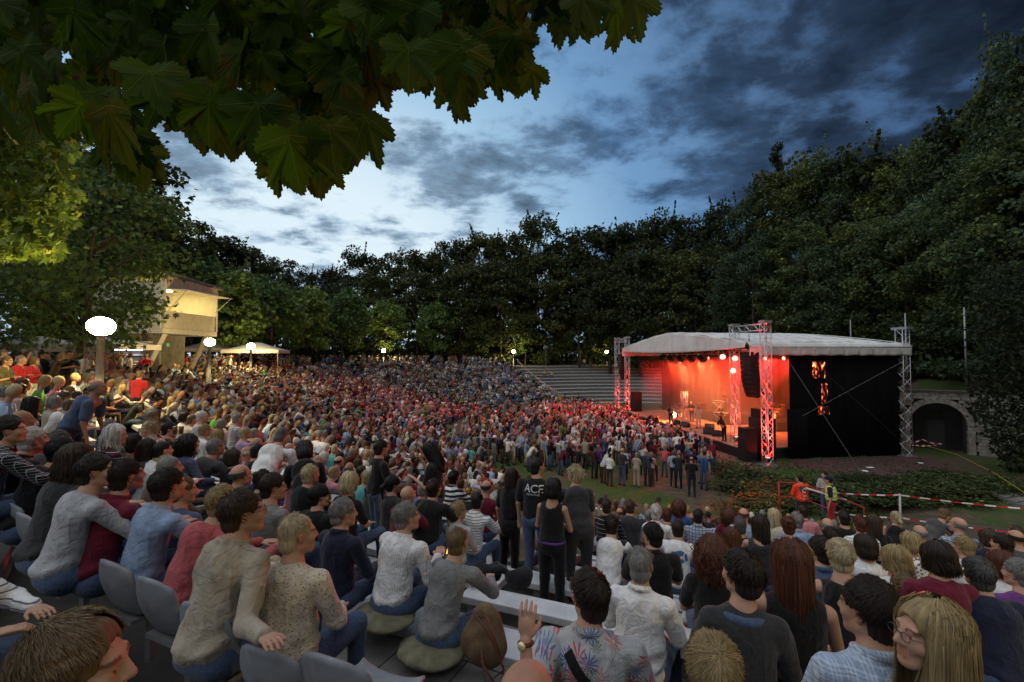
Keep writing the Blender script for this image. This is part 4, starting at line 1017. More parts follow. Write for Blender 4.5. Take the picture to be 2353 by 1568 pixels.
build_barriers()

# ---- shrubs between stage and path
def build_shrubs():
    rng = np.random.default_rng(12); ms = []
    for s in range(3):
        P, O = crown_points(rng, 2600, 1.35, .0, 1.15, 40, 1, .2, .42); ms.append(foliage_mesh('foliage', P.astype(np.float32), .15, rng, green((.042, .060, .022), .4, .05), False, O, .5))
    st = MB()
    for k in range(5): st.tube([(0, 0, -.2), (.4 * math.cos(k * 1.3), .4 * math.sin(k * 1.3), .7)], [.03, .012], 5)
    stm = st.mesh('stem'); stm.materials.append(m_bark)
    spots = [(1655, 1068, 26), (1700, 1085, 24.5), (1745, 1092, 23.5), (1690, 1115, 22), (1760, 1118, 21), (1830, 1112, 21), (1800, 1140, 19.5), (1890, 1122, 20), (1960, 1122, 20), (2030, 1122, 20.2), (2100, 1120, 20.5), (2165, 1116, 21), (2230, 1108, 21.5), (1740, 1150, 18.5), (2290, 1100, 22), (1985, 1098, 22), (2080, 1096, 22.5), (2170, 1090, 23.5)]
    side = 'at the corner of the stage,before the near speaker stack,right of the near speaker stack,nearest the standing crowd,left of the handrail,behind the handrail top,under the handrail,behind the first aider,behind the steward,right of the steward,in the middle of the hedge,before the dark red mat corner,near the stone steps,lowest beside the handrail,at the right end of the hedge,behind the hedge left of its middle,behind the hedge at its middle,behind the hedge towards the arch'.split(',')
    for k, (px, py, d) in enumerate(spots):
        p = at(px, py, d); t = thing('shrub', 'low dark green shrub ' + side[k], 'shrub', (p.x, p.y, min(p.z - .55, ZF + .3)), k * 1.7, 'shrubs between stage and path', 1.0 + .12 * (k % 3))
        t.scale.z = .48 + .06 * (k % 2)
        link('foliage', ms[k % 3], t); link('stem', stm, t)
    # ivy mass over the right end of the wall
    rg = np.random.default_rng(9); P = []
    for _ in range(9000):
        px = rg.uniform(2195, 2480); py = rg.uniform(600, 1085)
        lim = 2228 + max(0, (py - 930)) * .55
        if px < lim + rg.normal(0, 9): continue
        P.append(tuple(at(px, py, rg.uniform(24.5, 28.5) - (px - 2200) * .012)))
    P = np.array(P, np.float32); t = thing('ivy_tree', 'dark ivy covered tree mass hanging over the right end of the stone wall', 'tree', (35.5, 27.0, ZF))
    me = foliage_mesh('foliage', P - np.array([35.5, 27.0, ZF], np.float32), .26, rg, green((.026, .040, .018), .35, .06), False, None, .3); tag(link('foliage', me, t), kind='stuff')
    MB().tube([(0, 0, -.5), (.2, .1, 5), (.1, .4, 10)], [.4, .3, .15], 8).obj('trunk', m_bark, t, True)
    # grass blades on the arena and slope: one sheet of tufts
    rg = np.random.default_rng(31); pts = []
    while len(pts) < 9000:
        r = 12 + 16 * rg.uniform() ** .6; ph = rg.uniform(-150, -60); x, y = polar(r, ph)
        if r > 21.6 and ph < -99: continue
        if math.sin(x * .55) + math.sin(y * .47 + 1.0) + math.sin(x * .21 - y * .33) < .35: continue
        z = ZF if ph < -66 and r < R0 else smooth_z(r, ph); pts.append((x, y, z))
    P = np.array(pts, np.float32); n = len(P); a = rg.uniform(0, 6.28, n); w = .05; h = rg.uniform(.05, .13, n)
    dx = np.stack([np.cos(a) * w, np.sin(a) * w, 0 * a], 1); tip = np.stack([rg.normal(0, .04, n), rg.normal(0, .04, n), h], 1)
    V = np.concatenate([P - dx, P + dx, P + tip], 1).reshape(-1, 3); F = np.arange(3 * n).reshape(-1, 3)
    me = np_mesh('grass', V, F, False, [mat('grass_blades', (.05, .085, .022), .8, noise=.4, nscale=1)]); tag(link('grass', me), kind='stuff')
build_shrubs()
# ================================================================== people: smooth-union modelling
class Field:
    """distance field on a grid, filled primitive by primitive, meshed with surface nets"""
    def __init__(s, lo, hi, h):
        s.lo = np.array(lo, np.float32); s.h = h
        s.n = np.maximum(4, np.ceil((np.array(hi) - s.lo) / h).astype(int) + 1)
        s.F = np.full(s.n, .12, np.float32)
        s.ax = [s.lo[i] + h * np.arange(s.n[i], dtype=np.float32) for i in range(3)]
    def sub(s, lo, hi, m):
        i0 = np.clip(np.floor((np.array(lo) - m - s.lo) / s.h).astype(int), 0, s.n - 1); i1 = np.clip(np.ceil((np.array(hi) + m - s.lo) / s.h).astype(int) + 1, 1, s.n)
        sl = tuple(slice(a, b) for a, b in zip(i0, i1))
        X, Y, Z = np.meshgrid(s.ax[0][sl[0]], s.ax[1][sl[1]], s.ax[2][sl[2]], indexing='ij', sparse=True)
        return sl, X, Y, Z
    def put(s, sl, d, k, cut):
        A = s.F[sl]
        if A.size == 0: return
        if cut:
            d = -d; h = np.clip(.5 - .5 * (A - d) / k, 0, 1); s.F[sl] = A * (1 - h) + d * h + k * h * (1 - h)
        else:
            h = np.clip(.5 + .5 * (A - d) / k, 0, 1); s.F[sl] = A * (1 - h) + d * h - k * h * (1 - h)
    def cap(s, a, b, ra, rb, k=.02, cut=False):
        a = np.array(a, np.float32); b = np.array(b, np.float32); r = max(ra, rb)
        sl, X, Y, Z = s.sub(np.minimum(a, b) - r, np.maximum(a, b) + r, k + 2 * s.h)
        ab = b - a; L2 = max(1e-9, float(ab @ ab))
        t = np.clip(((X - a[0]) * ab[0] + (Y - a[1]) * ab[1] + (Z - a[2]) * ab[2]) / L2, 0, 1)
        d = np.sqrt((X - a[0] - t * ab[0]) ** 2 + (Y - a[1] - t * ab[1]) ** 2 + (Z - a[2] - t * ab[2]) ** 2) - (ra + (rb - ra) * t)
        s.put(sl, d, k, cut)
    def ell(s, c, r, k=.02, rot=None, cut=False):
        c = np.array(c, np.float32); r = np.array(r, np.float32); m = float(r.max())
        sl, X, Y, Z = s.sub(c - m, c + m, k + 2 * s.h)
        x, y, z = X - c[0], Y - c[1], Z - c[2]
        if rot is not None:
            Q = np.array(rot, np.float32).T                       # world -> local
            x, y, z = (Q[0, 0] * x + Q[0, 1] * y + Q[0, 2] * z, Q[1, 0] * x + Q[1, 1] * y + Q[1, 2] * z, Q[2, 0] * x + Q[2, 1] * y + Q[2, 2] * z)
        k0 = np.sqrt((x / r[0]) ** 2 + (y / r[1]) ** 2 + (z / r[2]) ** 2); k1 = np.sqrt((x / r[0] ** 2) ** 2 + (y / r[1] ** 2) ** 2 + (z / r[2] ** 2) ** 2)
        s.put(sl, k0 * (k0 - 1) / np.maximum(k1, 1e-6), k, cut)
    def net(s):
        F = s.F; n = s.n; I = F < 0
        c = np.zeros(n - 1, np.int8)
        for dx in (0, 1):
            for dy in (0, 1):
                for dz in (0, 1): c += I[dx:n[0] - 1 + dx, dy:n[1] - 1 + dy, dz:n[2] - 1 + dz]
        act = (c > 0) & (c < 8); idx = np.argwhere(act); ids = np.full(n - 1, -1, np.int32); ids[act] = np.arange(len(idx))
        i, j, k = idx.T; acc = np.zeros((len(idx), 3), np.float32); cnt = np.zeros(len(idx), np.float32)
        C = [(a, b, d) for a in (0, 1) for b in (0, 1) for d in (0, 1)]
        val = {q: F[i + q[0], j + q[1], k + q[2]] for q in C}
        for q in C:
            for ax in range(3):
                if q[ax] == 0:
                    w = list(q); w[ax] = 1; w = tuple(w); a, b = val[q], val[w]; cr = (a < 0) != (b < 0)
                    t = np.where(cr, a / np.where(cr, a - b, 1), 0); p = np.zeros((len(idx), 3), np.float32); p[:] = q; p[:, ax] = t
                    acc += p * cr[:, None]; cnt += cr
        V = (idx + acc / np.maximum(cnt, 1)[:, None]) * s.h + s.lo
        Q = []
        for ax in range(3):
            u, v = (ax + 1) % 3, (ax + 2) % 3
            sl0 = [slice(1, m - 1) for m in n]; sl0[ax] = slice(0, n[ax] - 1); sl1 = list(sl0); sl1[ax] = slice(1, n[ax])
            a = I[tuple(sl0)]; b = I[tuple(sl1)]; e = np.argwhere(a != b)
            if not len(e): continue
            st = a[tuple(e.T)]; g = e.copy()
            for m in range(3):
                if m != ax: g[:, m] += 1
            def cell(du, dv):
                h_ = g.copy(); h_[:, u] -= du; h_[:, v] -= dv; return ids[tuple(h_.T)]
            q = np.stack([cell(1, 1), cell(0, 1), cell(0, 0), cell(1, 0)], 1)
            q = np.where(st[:, None], q, q[:, ::-1]); Q.append(q)
        return V, np.concatenate(Q)

def vnoise(P, f, seed=0):
    r = np.random.default_rng(seed); o = np.zeros(len(P))
    for k in range(5):
        d = r.normal(size=3); d *= f * (1 + .5 * k) / np.linalg.norm(d); o += np.sin(P @ d + r.uniform(0, 6.28)) / (1 + .4 * k)
    return o / 2.6

def rotm(yaw=0, pitch=0, roll=0): return np.array(Euler((pitch, roll, yaw), 'XYZ').to_matrix())

class Pose:
    """joints of a figure facing +y; origin on the floor below the pelvis"""
    def __init__(s, stand=False, lean=.12, slump=.3, yaw=0., pitch=0., roll=0., fem=False, arms='lap', wide=1.0, twist=0.):
        s.stand, s.fem, s.wide = stand, fem, wide; V = lambda *a: np.array(a, float)
        P = V(0, 0, .95) if stand else V(0, 0, .54); s.P = P
        dr = V(0, math.sin(lean), math.cos(lean)); s.dr = dr
        s.belly = P + dr * .17; s.chest = P + dr * .36 + V(0, .02 * slump, 0); s.neck = P + dr * .53 + V(0, .05 * slump, -.025 * slump)
        sw = (.165 if fem else .188) * wide
        s.sh = [s.neck + V(-sw, -.012 + .05 * slump, -.065), s.neck + V(sw, -.012 + .05 * slump, -.065)]
        s.HR = rotm(yaw, pitch, roll); s.H = s.neck + V(0, .02 + .03 * slump, .04) + rotm(0, pitch * .5 - .18 * slump, roll * .6) @ V(0, .02, .135)
        hipw = .095 * wide
        s.hip = [P + V(-hipw, 0, -.02), P + V(hipw, 0, -.02)]
        if stand:
            s.knee = [V(-.105, .025, .50), V(.105, .0, .50)]; s.ank = [V(-.115, -.02, .09), V(.12, -.03, .09)]
        else:
            s.knee = [V(-.16 * wide, .44, .53), V(.16 * wide, .44, .53)]; s.ank = [V(-.15, .43, .09), V(.16, .47, .09)]
        s.el, s.wr = [None, None], [None, None]
        for i, sg in ((0, -1), (1, 1)):
            a = arms[i] if isinstance(arms, (tuple, list)) else arms; h = s.sh[i]
            if a == 'down': s.el[i] = h + V(.055 * sg, -.03, -.28); s.wr[i] = s.el[i] + V(.01 * sg, .06, -.245)
            elif a == 'lap': s.el[i] = h + V(.07 * sg, .10, -.265); s.wr[i] = s.el[i] + V(-.13 * sg, .215, -.06)
            elif a == 'knees': s.el[i] = h + V(.08 * sg, .20, -.215); s.wr[i] = s.el[i] + V(-.13 * sg, .19, .0)
            elif a == 'fold': s.el[i] = h + V(.06 * sg, .06, -.27); s.wr[i] = s.el[i] + V(-.24 * sg, .14, .06)
            elif a == 'raise': s.el[i] = h + V(.12 * sg, .17, -.19); s.wr[i] = s.el[i] + V(-.04 * sg, .13, .23)
            elif a == 'up': s.el[i] = h + V(.10 * sg, .20, .02); s.wr[i] = s.el[i] + V(-.10 * sg, .16, .20)
            elif a == 'wrap': s.el[i] = h + V(.16 * sg, .05, -.25); s.wr[i] = s.el[i] + V(.20 * sg, .10, -.10)
            elif a == 'hip': s.el[i] = h + V(.16 * sg, -.08, -.25); s.wr[i] = s.el[i] + V(-.12 * sg, .13, -.16)
            elif a == 'phone': s.el[i] = h + V(.06 * sg, .05, -.27); s.wr[i] = s.el[i] + V(-.10 * sg, .22, .10)
            elif a == 'embrace': s.el[i] = h + V(.13 * sg, -.17, -.23); s.wr[i] = s.el[i] + V(.26 * sg, -.10, .06)
            elif a == 'play': s.el[i] = h + V(.08 * sg, .03, -.27); s.wr[i] = s.el[i] + V(-.07 * sg, .22, -.0)
            elif a == 'neckup': s.el[i] = h + V(.16 * sg, .16, -.02); s.wr[i] = s.el[i] + V(.20 * sg, .10, .02)
def head_prims(f, p, fine=True):
    H, Q = p.H, p.HR; T = lambda *a: H + Q @ np.array(a, float); fm = .95 if p.fem else 1.0
    f.ell(T(0, -.018, .036), (.078 * fm, .100 * fm, .090 * fm), .02, Q)
    f.ell(T(0, .028, -.028), (.062 * fm, .070, .094 * fm), .03, Q)
    f.cap(T(-.052 * fm, .0, -.06), T(-.018, .066, -.100), .022, .018, .025); f.cap(T(.052 * fm, .0, -.06), T(.018, .066, -.100), .022, .018, .025)
    f.ell(T(0, .068, -.100), (.026, .024, .022), .02, Q)
    if fine:
        f.cap(T(-.036, .078, .020), T(.036, .078, .020), .014, .014, .015)
        f.ell(T(-.034, .100, -.002), (.017, .016, .012), .010, Q, True); f.ell(T(.034, .100, -.002), (.017, .016, .012), .010, Q, True)
        f.ell(T(-.033, .078, -.001), (.0135,) * 3, .004, Q); f.ell(T(.033, .078, -.001), (.0135,) * 3, .004, Q)
        f.cap(T(0, .090, .014), T(0, .112, -.030), .009, .0125, .010); f.ell(T(-.013, .100, -.035), (.009,) * 3, .008, Q); f.ell(T(.013, .100, -.035), (.009,) * 3, .008, Q)
        f.cap(T(-.020, .088, -.062), T(.020, .088, -.062), .0075, .0075, .006); f.cap(T(-.017, .088, -.076), T(.017, .088, -.076), .0085, .0085, .006)
        f.ell(T(-.040, .062, -.030), (.026, .024, .024), .02, Q); f.ell(T(.040, .062, -.030), (.026, .024, .024), .02, Q)
    else: f.cap(T(0, .085, .01), T(0, .108, -.03), .010, .014, .012)
    for sg in (-1, 1):
        E = Q @ rotm(sg * .45, .15, 0); f.ell(T(sg * .078 * fm, -.006, -.008), (.009, .021, .033), .008, E)
        if fine: f.ell(T(sg * .086 * fm, .004, -.006), (.006, .011, .018), .006, E, True)
    f.cap(T(0, -.028, -.055), p.neck - np.array([0, .005, .01]), .050 if p.fem else .057, .054 if p.fem else .063, .03)
    f.cap(p.neck, p.neck + np.array([0, -.01, -.06]), .07, .09, .04)
def hand_prims(f, wr, el, sg, fine, up=None):
    d = (wr - el) / np.linalg.norm(wr - el); side = np.cross(d, [0, 0, 1.]); n_ = np.linalg.norm(side); side = side / n_ if n_ > .15 else np.array([1., 0, 0]); nn = np.cross(side, d)
    c = wr + d * .05
    f.ell(c, (.040, .048, .015), .012, np.stack([side, d, nn], 1))
    if not fine: f.ell(wr + d * .11 - nn * .01, (.034, .042, .014), .012, np.stack([side, d, nn], 1)); return
    for q, (o, l) in enumerate(((-.030, .066), (-.010, .078), (.011, .073), (.030, .058))):
        a = wr + d * .088 + side * o; b = a + d * l * .5 - nn * .006 + side * o * .12; e = b + d * l * .42 - nn * l * .30
        f.cap(a - d * .02, b, .0092, .0086, .004); f.cap(b, e, .0086, .0074, .004)
    th = side * (-sg)
    a = wr + d * .028 + th * .030; b = a + d * .035 + th * .026 - nn * .01; f.cap(a, b, .0125, .0105, .01); f.cap(b, b + d * .030 + th * .004 - nn * .012, .0105, .008, .004)
def body_mesh(p, h, fine, sleeve='long', legs=True):
    pts = [p.H + [0, 0, .14], p.H - [.1, .13, 0], p.H + [.1, .14, 0]] + p.sh + p.el + p.wr + p.hip + p.knee + p.ank
    for i in (0, 1): pts.append(p.wr[i] + (p.wr[i] - p.el[i]) / np.linalg.norm(p.wr[i] - p.el[i]) * .19)
    A = np.array(pts); lo = A.min(0) - .07; hi = A.max(0) + .07
    lo[1] = min(lo[1], -.16); lo[2] = max(lo[2], 0.)
    f = Field(lo, hi, h); fm = .92 if p.fem else 1
    f.ell(p.chest, (.140 * fm, .085, .17), .05); f.ell(p.belly, (.125, .080, .16), .05); f.ell(p.P, (.13, .09, .11), .05)
    f.cap(p.sh[0] + [.02, 0, 0], p.sh[1] - [.02, 0, 0], .048, .048, .04)
    head_prims(f, p, fine)
    for i, sg in ((0, -1), (1, 1)):
        f.cap(p.sh[i], p.el[i], .046 * fm, .036 * fm, .02); f.cap(p.el[i], p.wr[i], .035 * fm, .024 * fm, .015); hand_prims(f, p.wr[i], p.el[i], sg, fine and h < .0075)
        if legs: f.cap(p.hip[i], p.knee[i], .065, .045, .02); f.cap(p.knee[i], p.ank[i], .044, .032, .02)
    V, Q = f.net(); return V, Q
def skin_tint(V, p):
    L_ = (V - p.H) @ p.HR; t = np.ones((len(V), 3)); x, y, z = L_.T; near = (np.abs(x) < .09) & (y > .03) & (np.abs(z) < .13)
    for sg in (-1, 1):
        e = near & ((x - sg * .033) ** 2 + (z + .001) ** 2 < .0105 ** 2) & (y > .07); t[e] = (1.15, 1.25, 1.35)
        e = near & ((x - sg * .033) ** 2 + (z + .001) ** 2 < .0062 ** 2) & (y > .07); t[e] = (.12, .10, .10)
        e = near & (np.abs(x - sg * .034) < .020) & (np.abs(z - .0235 + .25 * (np.abs(x) - .034) ** 2 * 30) < .0055) & (y > .06); t[e] = (.35, .28, .25)
    e = near & (np.abs(x) < .023) & (z < -.056) & (z > -.084) & (y > .082); t[e] = (.92, .68, .64)
    t *= (1 + .06 * vnoise(V, 30, 3))[:, None]
    ear = (np.abs(x) > .074) & (np.abs(z) < .05); t[ear] *= (1.05, .88, .85)
    return t
def shirt_mesh(p, h, kind='long', loose=1.0, hem=0.0, collar=False, skirt=False):
    A = np.array(p.sh + p.el + p.wr + p.hip + [p.neck + [0, 0, .1]]); lo = A.min(0) - .13; hi = A.max(0) + .13; lo[1] = min(lo[1], -.26)
    f = Field(lo, hi, h); fm = .90 if p.fem else 1; w = p.wide
    f.ell(p.chest + [0, -.012, .02], (.172 * fm * w, .118 * w, .19), .06); f.ell(p.belly + [0, .0, 0], ((.160 if p.fem else .168) * w * loose, .128 * w * loose, .19), .07)
    f.ell(p.P + [0, -.01, .05 - hem], ((.180 if p.fem else .170) * w * loose, .140 * loose, .115 + hem * .5), .06)
    f.ell(p.neck + [0, -.035, -.055], (.105 * fm, .060, .05), .05)
    f.cap(p.neck + [-.05, -.01, -.03], p.sh[0] + [.01, 0, -.005], .052, .060 * fm, .045); f.cap(p.neck + [.05, -.01, -.03], p.sh[1] - [.01, 0, .005], .052, .060 * fm, .045)
    if p.fem:
        for sg in (-1, 1): f.ell(p.chest + [sg * .07, .085, -.0], (.065, .06, .065), .05)
    for i, sg in ((0, -1), (1, 1)):
        if kind == 'tank': continue
        e, wv = p.el[i], p.wr[i]
        if kind == 'long':
            f.cap(p.sh[i], e, .066 * fm * w, .054, .03); f.cap(e, e + (wv - e) * .95, .054, .040, .02)
            q = e + (wv - e) * .9; f.cap(q, e + (wv - e) * .97, .041, .041, .004)
        else:
            m = p.sh[i] + (e - p.sh[i]) * .72; f.cap(p.sh[i], m, .066 * fm * w, .066 * fm, .03)
    if kind == 'tank':
        for i in (0, 1): f.ell(p.sh[i] + [(-.03, .03)[i], 0, .0], (.05, .10, .085), .02, None, True)
        f.ell(p.neck + [0, -.02, .0], (.085, .10, .085), .02, None, True)
        for sg in (-1, 1): f.cap(p.neck + [sg * .095, -.075, -.11], p.neck + [sg * .088, .06, -.10], .02, .02, .03)
    if collar:
        n = 12
        for k in range(n):
            a0, a1 = 2 * math.pi * k / n, 2 * math.pi * (k + 1) / n
            P_ = lambda a: p.neck + np.array([math.cos(a) * .066, math.sin(a) * .068 - .004, .030 - .022 * math.sin(a)])
            f.cap(P_(a0), P_(a1), .019, .019, .010)
    V, Q = f.net()
    # folds
    c = V - p.belly; ang = np.arctan2(c[:, 0], -c[:, 1])
    rdg = lambda P_, f_, sd: np.clip(1 - np.abs(vnoise(P_, f_, sd)) * 1.5, 0, 1) ** 2.2
    sl = np.stack([V[:, 0] + .5 * np.abs(V[:, 0]), V[:, 1], V[:, 2] * .42 + np.abs(V[:, 0]) * .45], 1)
    fold = .011 * rdg(sl, 15, 2) + .005 * rdg(V * [1.2, 1.2, .5] + [0, 0, .3], 27, 5) - .006 + .005 * np.sin(V[:, 2] * 52 + 3.0 * np.sin(V[:, 0] * 13 + 1)) * np.exp(-((V[:, 2] - p.belly[2] + .08) / .09) ** 2)
    nrm = V - np.stack([V[:, 0] * .2, np.full(len(V), p.chest[1]), V[:, 2]], 1); nrm /= np.linalg.norm(nrm, axis=1)[:, None] + 1e-6
    V = V + nrm * (fold * (1.0 if loose <= 1 else 1.4))[:, None]
    return V, Q
def trouser_mesh(p, h, kind='jeans'):
    A = np.array(p.hip + p.knee + p.ank); lo = A.min(0) - .2; hi = A.max(0) + .2; lo[2] = -.01
    f = Field(lo, hi, h); w = p.wide; fm = 1.05 if p.fem else 1
    f.ell(p.P + [0, -.01, .0], (.172 * w * fm, .135 * w, .125), .05)
    for i, sg in ((0, -1), (1, 1)):
        f.cap(p.hip[i], p.knee[i], .092 * fm * w, .068, .04); f.cap(p.knee[i], p.ank[i] + [0, 0, .0 if kind != 'short' else .25], .066, .054, .03)
        if not p.stand: f.ell(p.hip[i] + [0, .02, -.02], (.10, .13, .085), .05)
    V, Q = f.net(); V = V + (V - V.mean(0)) * (.01 * vnoise(V, 30, 4))[:, None]; return V, Q
def shoe_mesh(p, h):
    A = np.array(p.ank); f = Field(A.min(0) - [.1, .14, .12], A.max(0) + [.1, .26, .1], h)
    for i in (0, 1):
        a = p.ank[i]; f.cap(a + [0, -.03, -.05], a + [0, .13, -.058], .036, .032, .02); f.cap(a, a + [0, 0, -.04], .036, .036, .02)
    return f.net()
# ---- hair in head coordinates (head centre at the origin, face to +y)
def hair_mesh(style, h, nclump, seed):
    rng = np.random.default_rng(seed); Vs, Fs = [], []
    def scalp(a, e, off=0.0):                            # a: azimuth (0 = back), e: elevation
        return np.array([math.sin(a) * math.cos(e) * (.082 + off), -.018 - math.cos(a) * math.cos(e) * (.104 + off), .036 + math.sin(e) * (.094 + off)])
    thick = {'short': .009, 'crop': .003, 'bob': .018, 'long': .016, 'curly': .030, 'spiky': .014, 'pony': .012, 'bald': .005, 'cap': .010, 'none': 0, 'wavy': .022, 'bun': .013}[style]
    f = Field((-.22, -.26, -.5 if style in ('long', 'curly', 'wavy', 'pony') else -.22), (.22, .2, .22), h)
    if style == 'bald':
        for k in range(13):
            a = -1.75 + 3.5 * k / 12; b = scalp(a, -.35, .0); c = scalp(a, .18, .0); f.cap(b, c, .013, .010, .02)
    else:
        f.ell((0, -.018, .036), (.078 + thick, .100 + thick, .090 + thick), .01)
        if style in ('bob', 'long', 'wavy', 'curly'):
            ln = {'bob': -.10, 'long': -.34, 'wavy': -.24, 'curly': -.20}[style]; wd = {'curly': 1.25, 'wavy': 1.1}.get(style, 1)
            f.cap((-.062 * wd, -.03, 0), (-.066 * wd, -.045, ln * .8), .045, .036, .03); f.cap((.062 * wd, -.03, 0), (.066 * wd, -.045, ln * .8), .045, .036, .03)
            f.ell((0, -.07, ln * .48), (.092 * wd, .050, abs(ln) * .66 + .03), .04)
            if style in ('long',): f.ell((0, -.085, ln * .75), (.085, .040, .17), .04)
        else: f.ell((0, -.055, -.045), (.070 + thick * .6, .064 + thick * .5, .070), .03)
        if style == 'pony': f.cap((0, -.125, .03), (0, -.175, -.02), .026, .030, .02); f.cap((0, -.175, -.02), (.01, -.165, -.22), .030, .010, .02)
        if style == 'bun': f.ell((0, -.11, .10), (.045, .045, .04), .02)
        # open the face
        fz = .01 if style in ('bob', 'long', 'wavy', 'curly') else .03
        f.ell((0, .115, -.055), (.073, .10, .128), .012, None, True)
        if style not in ('bob', 'long', 'wavy', 'curly'):
            for sg in (-1, 1): f.ell((sg * .09, .012, -.045), (.04, .052, .062), .014, None, True)
            f.ell((0, .06, -.12), (.10, .10, .09), .01, None, True)
    V, Q = f.net()
    amp = {'curly': .012, 'wavy': .008, 'spiky': .007, 'crop': .001, 'bald': .001}.get(style, .004)
    nv = V - np.array([0, -.03, np.clip(0, -1, 1)]); nv[:, 2] = np.maximum(nv[:, 2] * .5, -.2); nv /= np.linalg.norm(nv, axis=1)[:, None] + 1e-6
    az = np.arctan2(V[:, 0], -(V[:, 1] + .02))
    rip = np.sin(az * 23 + 3 * vnoise(V, 22, seed)) * .6 + vnoise(V * [1, 1, .4], 75, seed + 1)
    if style == 'curly': rip = vnoise(V, 85, seed) * 1.4 + vnoise(V, 150, seed + 2)
    V = V + nv * (rip * amp * .8)[:, None]
    sh = 1 + .22 * rip + .15 * vnoise(V * [1, 1, .25], 120, seed + 4)
    Vs.append(V); Fs.append(Q); cols = [np.repeat(np.clip(sh, .4, 1.7)[:, None], 3, 1)]
    # locks: fine strands combed over the scalp
    nb = len(V); LV, LF, LC = [], [], []; falls = style in ('bob', 'long', 'wavy', 'curly'); E = np.array([.082 + thick, .104 + thick, .094 + thick]); O_ = np.array([0, -.018, .036]); drop = {'bob': .13, 'long': .36, 'wavy': .27, 'curly': .22}.get(style, 0)
    whorl = np.array([rng.uniform(-.25, .25), -.55, .8])
    for k in range(nclump):
        a = rng.uniform(-2.35, 2.35) if style != 'bald' else rng.uniform(-1.75, 1.75)
        e = rng.uniform(-.35, 1.5) if style != 'bald' else rng.uniform(-.3, .15)
        if abs(a) > 1.5 and not falls: e = max(e, .35 + .3 * (abs(a) - 1.5))
        elif abs(a) > 1.75: e = max(e, .2)
        if falls: e = rng.uniform(.05, 1.45) if rng.uniform() < .75 else rng.uniform(-.2, .3)
        n0 = np.array([math.sin(a) * math.cos(e), -math.cos(a) * math.cos(e), math.sin(e)]); seg = 6 if falls else 4
        wd = {'crop': .0016, 'bald': .0018, 'long': .0042, 'bob': .004, 'curly': .0045, 'wavy': .0045, 'spiky': .0026}.get(style, .0028) * rng.uniform(.7, 1.3) * (.5 if h < .007 else 1.0 if h < .009 else 1.5 if h < .013 else 2.2)
        shd = rng.uniform(.6, 1.5); pts = []; lift = rng.uniform(.0, .006) if rng.uniform() < .8 else rng.uniform(.004, .016); q = O_ + n0 * (E + lift)
        if falls:
            L_ = drop * rng.uniform(.75, 1.05); ang_end = -.12; steps = seg; ne = max(1, int(seg * max(0, e - ang_end) * .1 / (max(0, e - ang_end) * .1 + L_) + .5))
            for s_ in range(ne): t = s_ / ne; ee = e + (ang_end - e) * t; pts.append(O_ + np.array([math.sin(a) * math.cos(ee), -math.cos(a) * math.cos(ee), math.sin(ee)]) * (E + lift))
            base = O_ + np.array([math.sin(a) * math.cos(ang_end), -math.cos(a) * math.cos(ang_end), math.sin(ang_end)]) * (E + lift); m = seg + 1 - ne
            sw = rng.normal(0, .012, 2)
            for s_ in range(m):
                t = s_ / max(1, m - 1); w_ = base + np.array([-base[0] * .22 * t + sw[0] * t, (-.028 * math.sin(t * 2.2) + .02 * t) + sw[1] * t, -L_ * t])
                if style == 'wavy': w_ = w_ + rng.normal(0, .010, 3) * (t > 0)
                if style == 'curly': w_ = w_ * np.array([1.12, 1.1, 1]) + rng.normal(0, .022, 3)
                pts.append(w_)
        else:
            d = n0 - whorl; d -= n0 * (d @ n0); d /= np.linalg.norm(d) + 1e-6; d = d + rng.normal(0, .16, 3)
            if style == 'spiky': d = n0 * .5 + d * .9 + rng.normal(0, .28, 3); L_ = rng.uniform(.03, .065); up_ = .7
            elif style in ('crop', 'bald'): L_ = rng.uniform(.008, .016); d = d + n0 * .25; up_ = .5
            else: L_ = rng.uniform(.03, .06); up_ = 0
            for s_ in range(seg + 1):
                pts.append(q.copy()); q = q + d / np.linalg.norm(d) * L_ / seg
                if not up_:
                    c0 = (q - O_) / E; rr = np.linalg.norm(c0); tgt = 1.0 + (.03 + lift * 9) * (s_ + 1) / seg + .03
                    q = O_ + c0 / max(rr, 1e-6) * tgt * E
        base = len(LV); pts = pts[:seg + 1]
        for s_, q in enumerate(pts):
            t = s_ / seg; dd = pts[min(s_ + 1, seg)] - pts[max(s_ - 1, 0)]; nrm = (q - O_) * np.array([1, 1, .3]); nrm /= np.linalg.norm(nrm) + 1e-6; wv = np.cross(dd, nrm); wv /= np.linalg.norm(wv) + 1e-9; ww = wd * (1 - .75 * t ** 2.5)
            LV += [q - wv * ww, q + wv * ww, q + nrm * ww * .7]; LC += [shd * (1 - .12 * t)] * 3
        for s_ in range(seg):
            b0, b1 = base + 3 * s_, base + 3 * s_ + 3; LF += [(b0, b0 + 2, b1 + 2, b1), (b0 + 2, b0 + 1, b1 + 1, b1 + 2)]
    if LV:
        Vs.append(np.array(LV)); Fs.append(np.array(LF) + nb); cols.append(np.repeat(np.array(LC)[:, None], 3, 1))
    return np.concatenate(Vs), [Fs[0]] + ([Fs[1]] if len(Fs) > 1 else []), np.concatenate(cols)

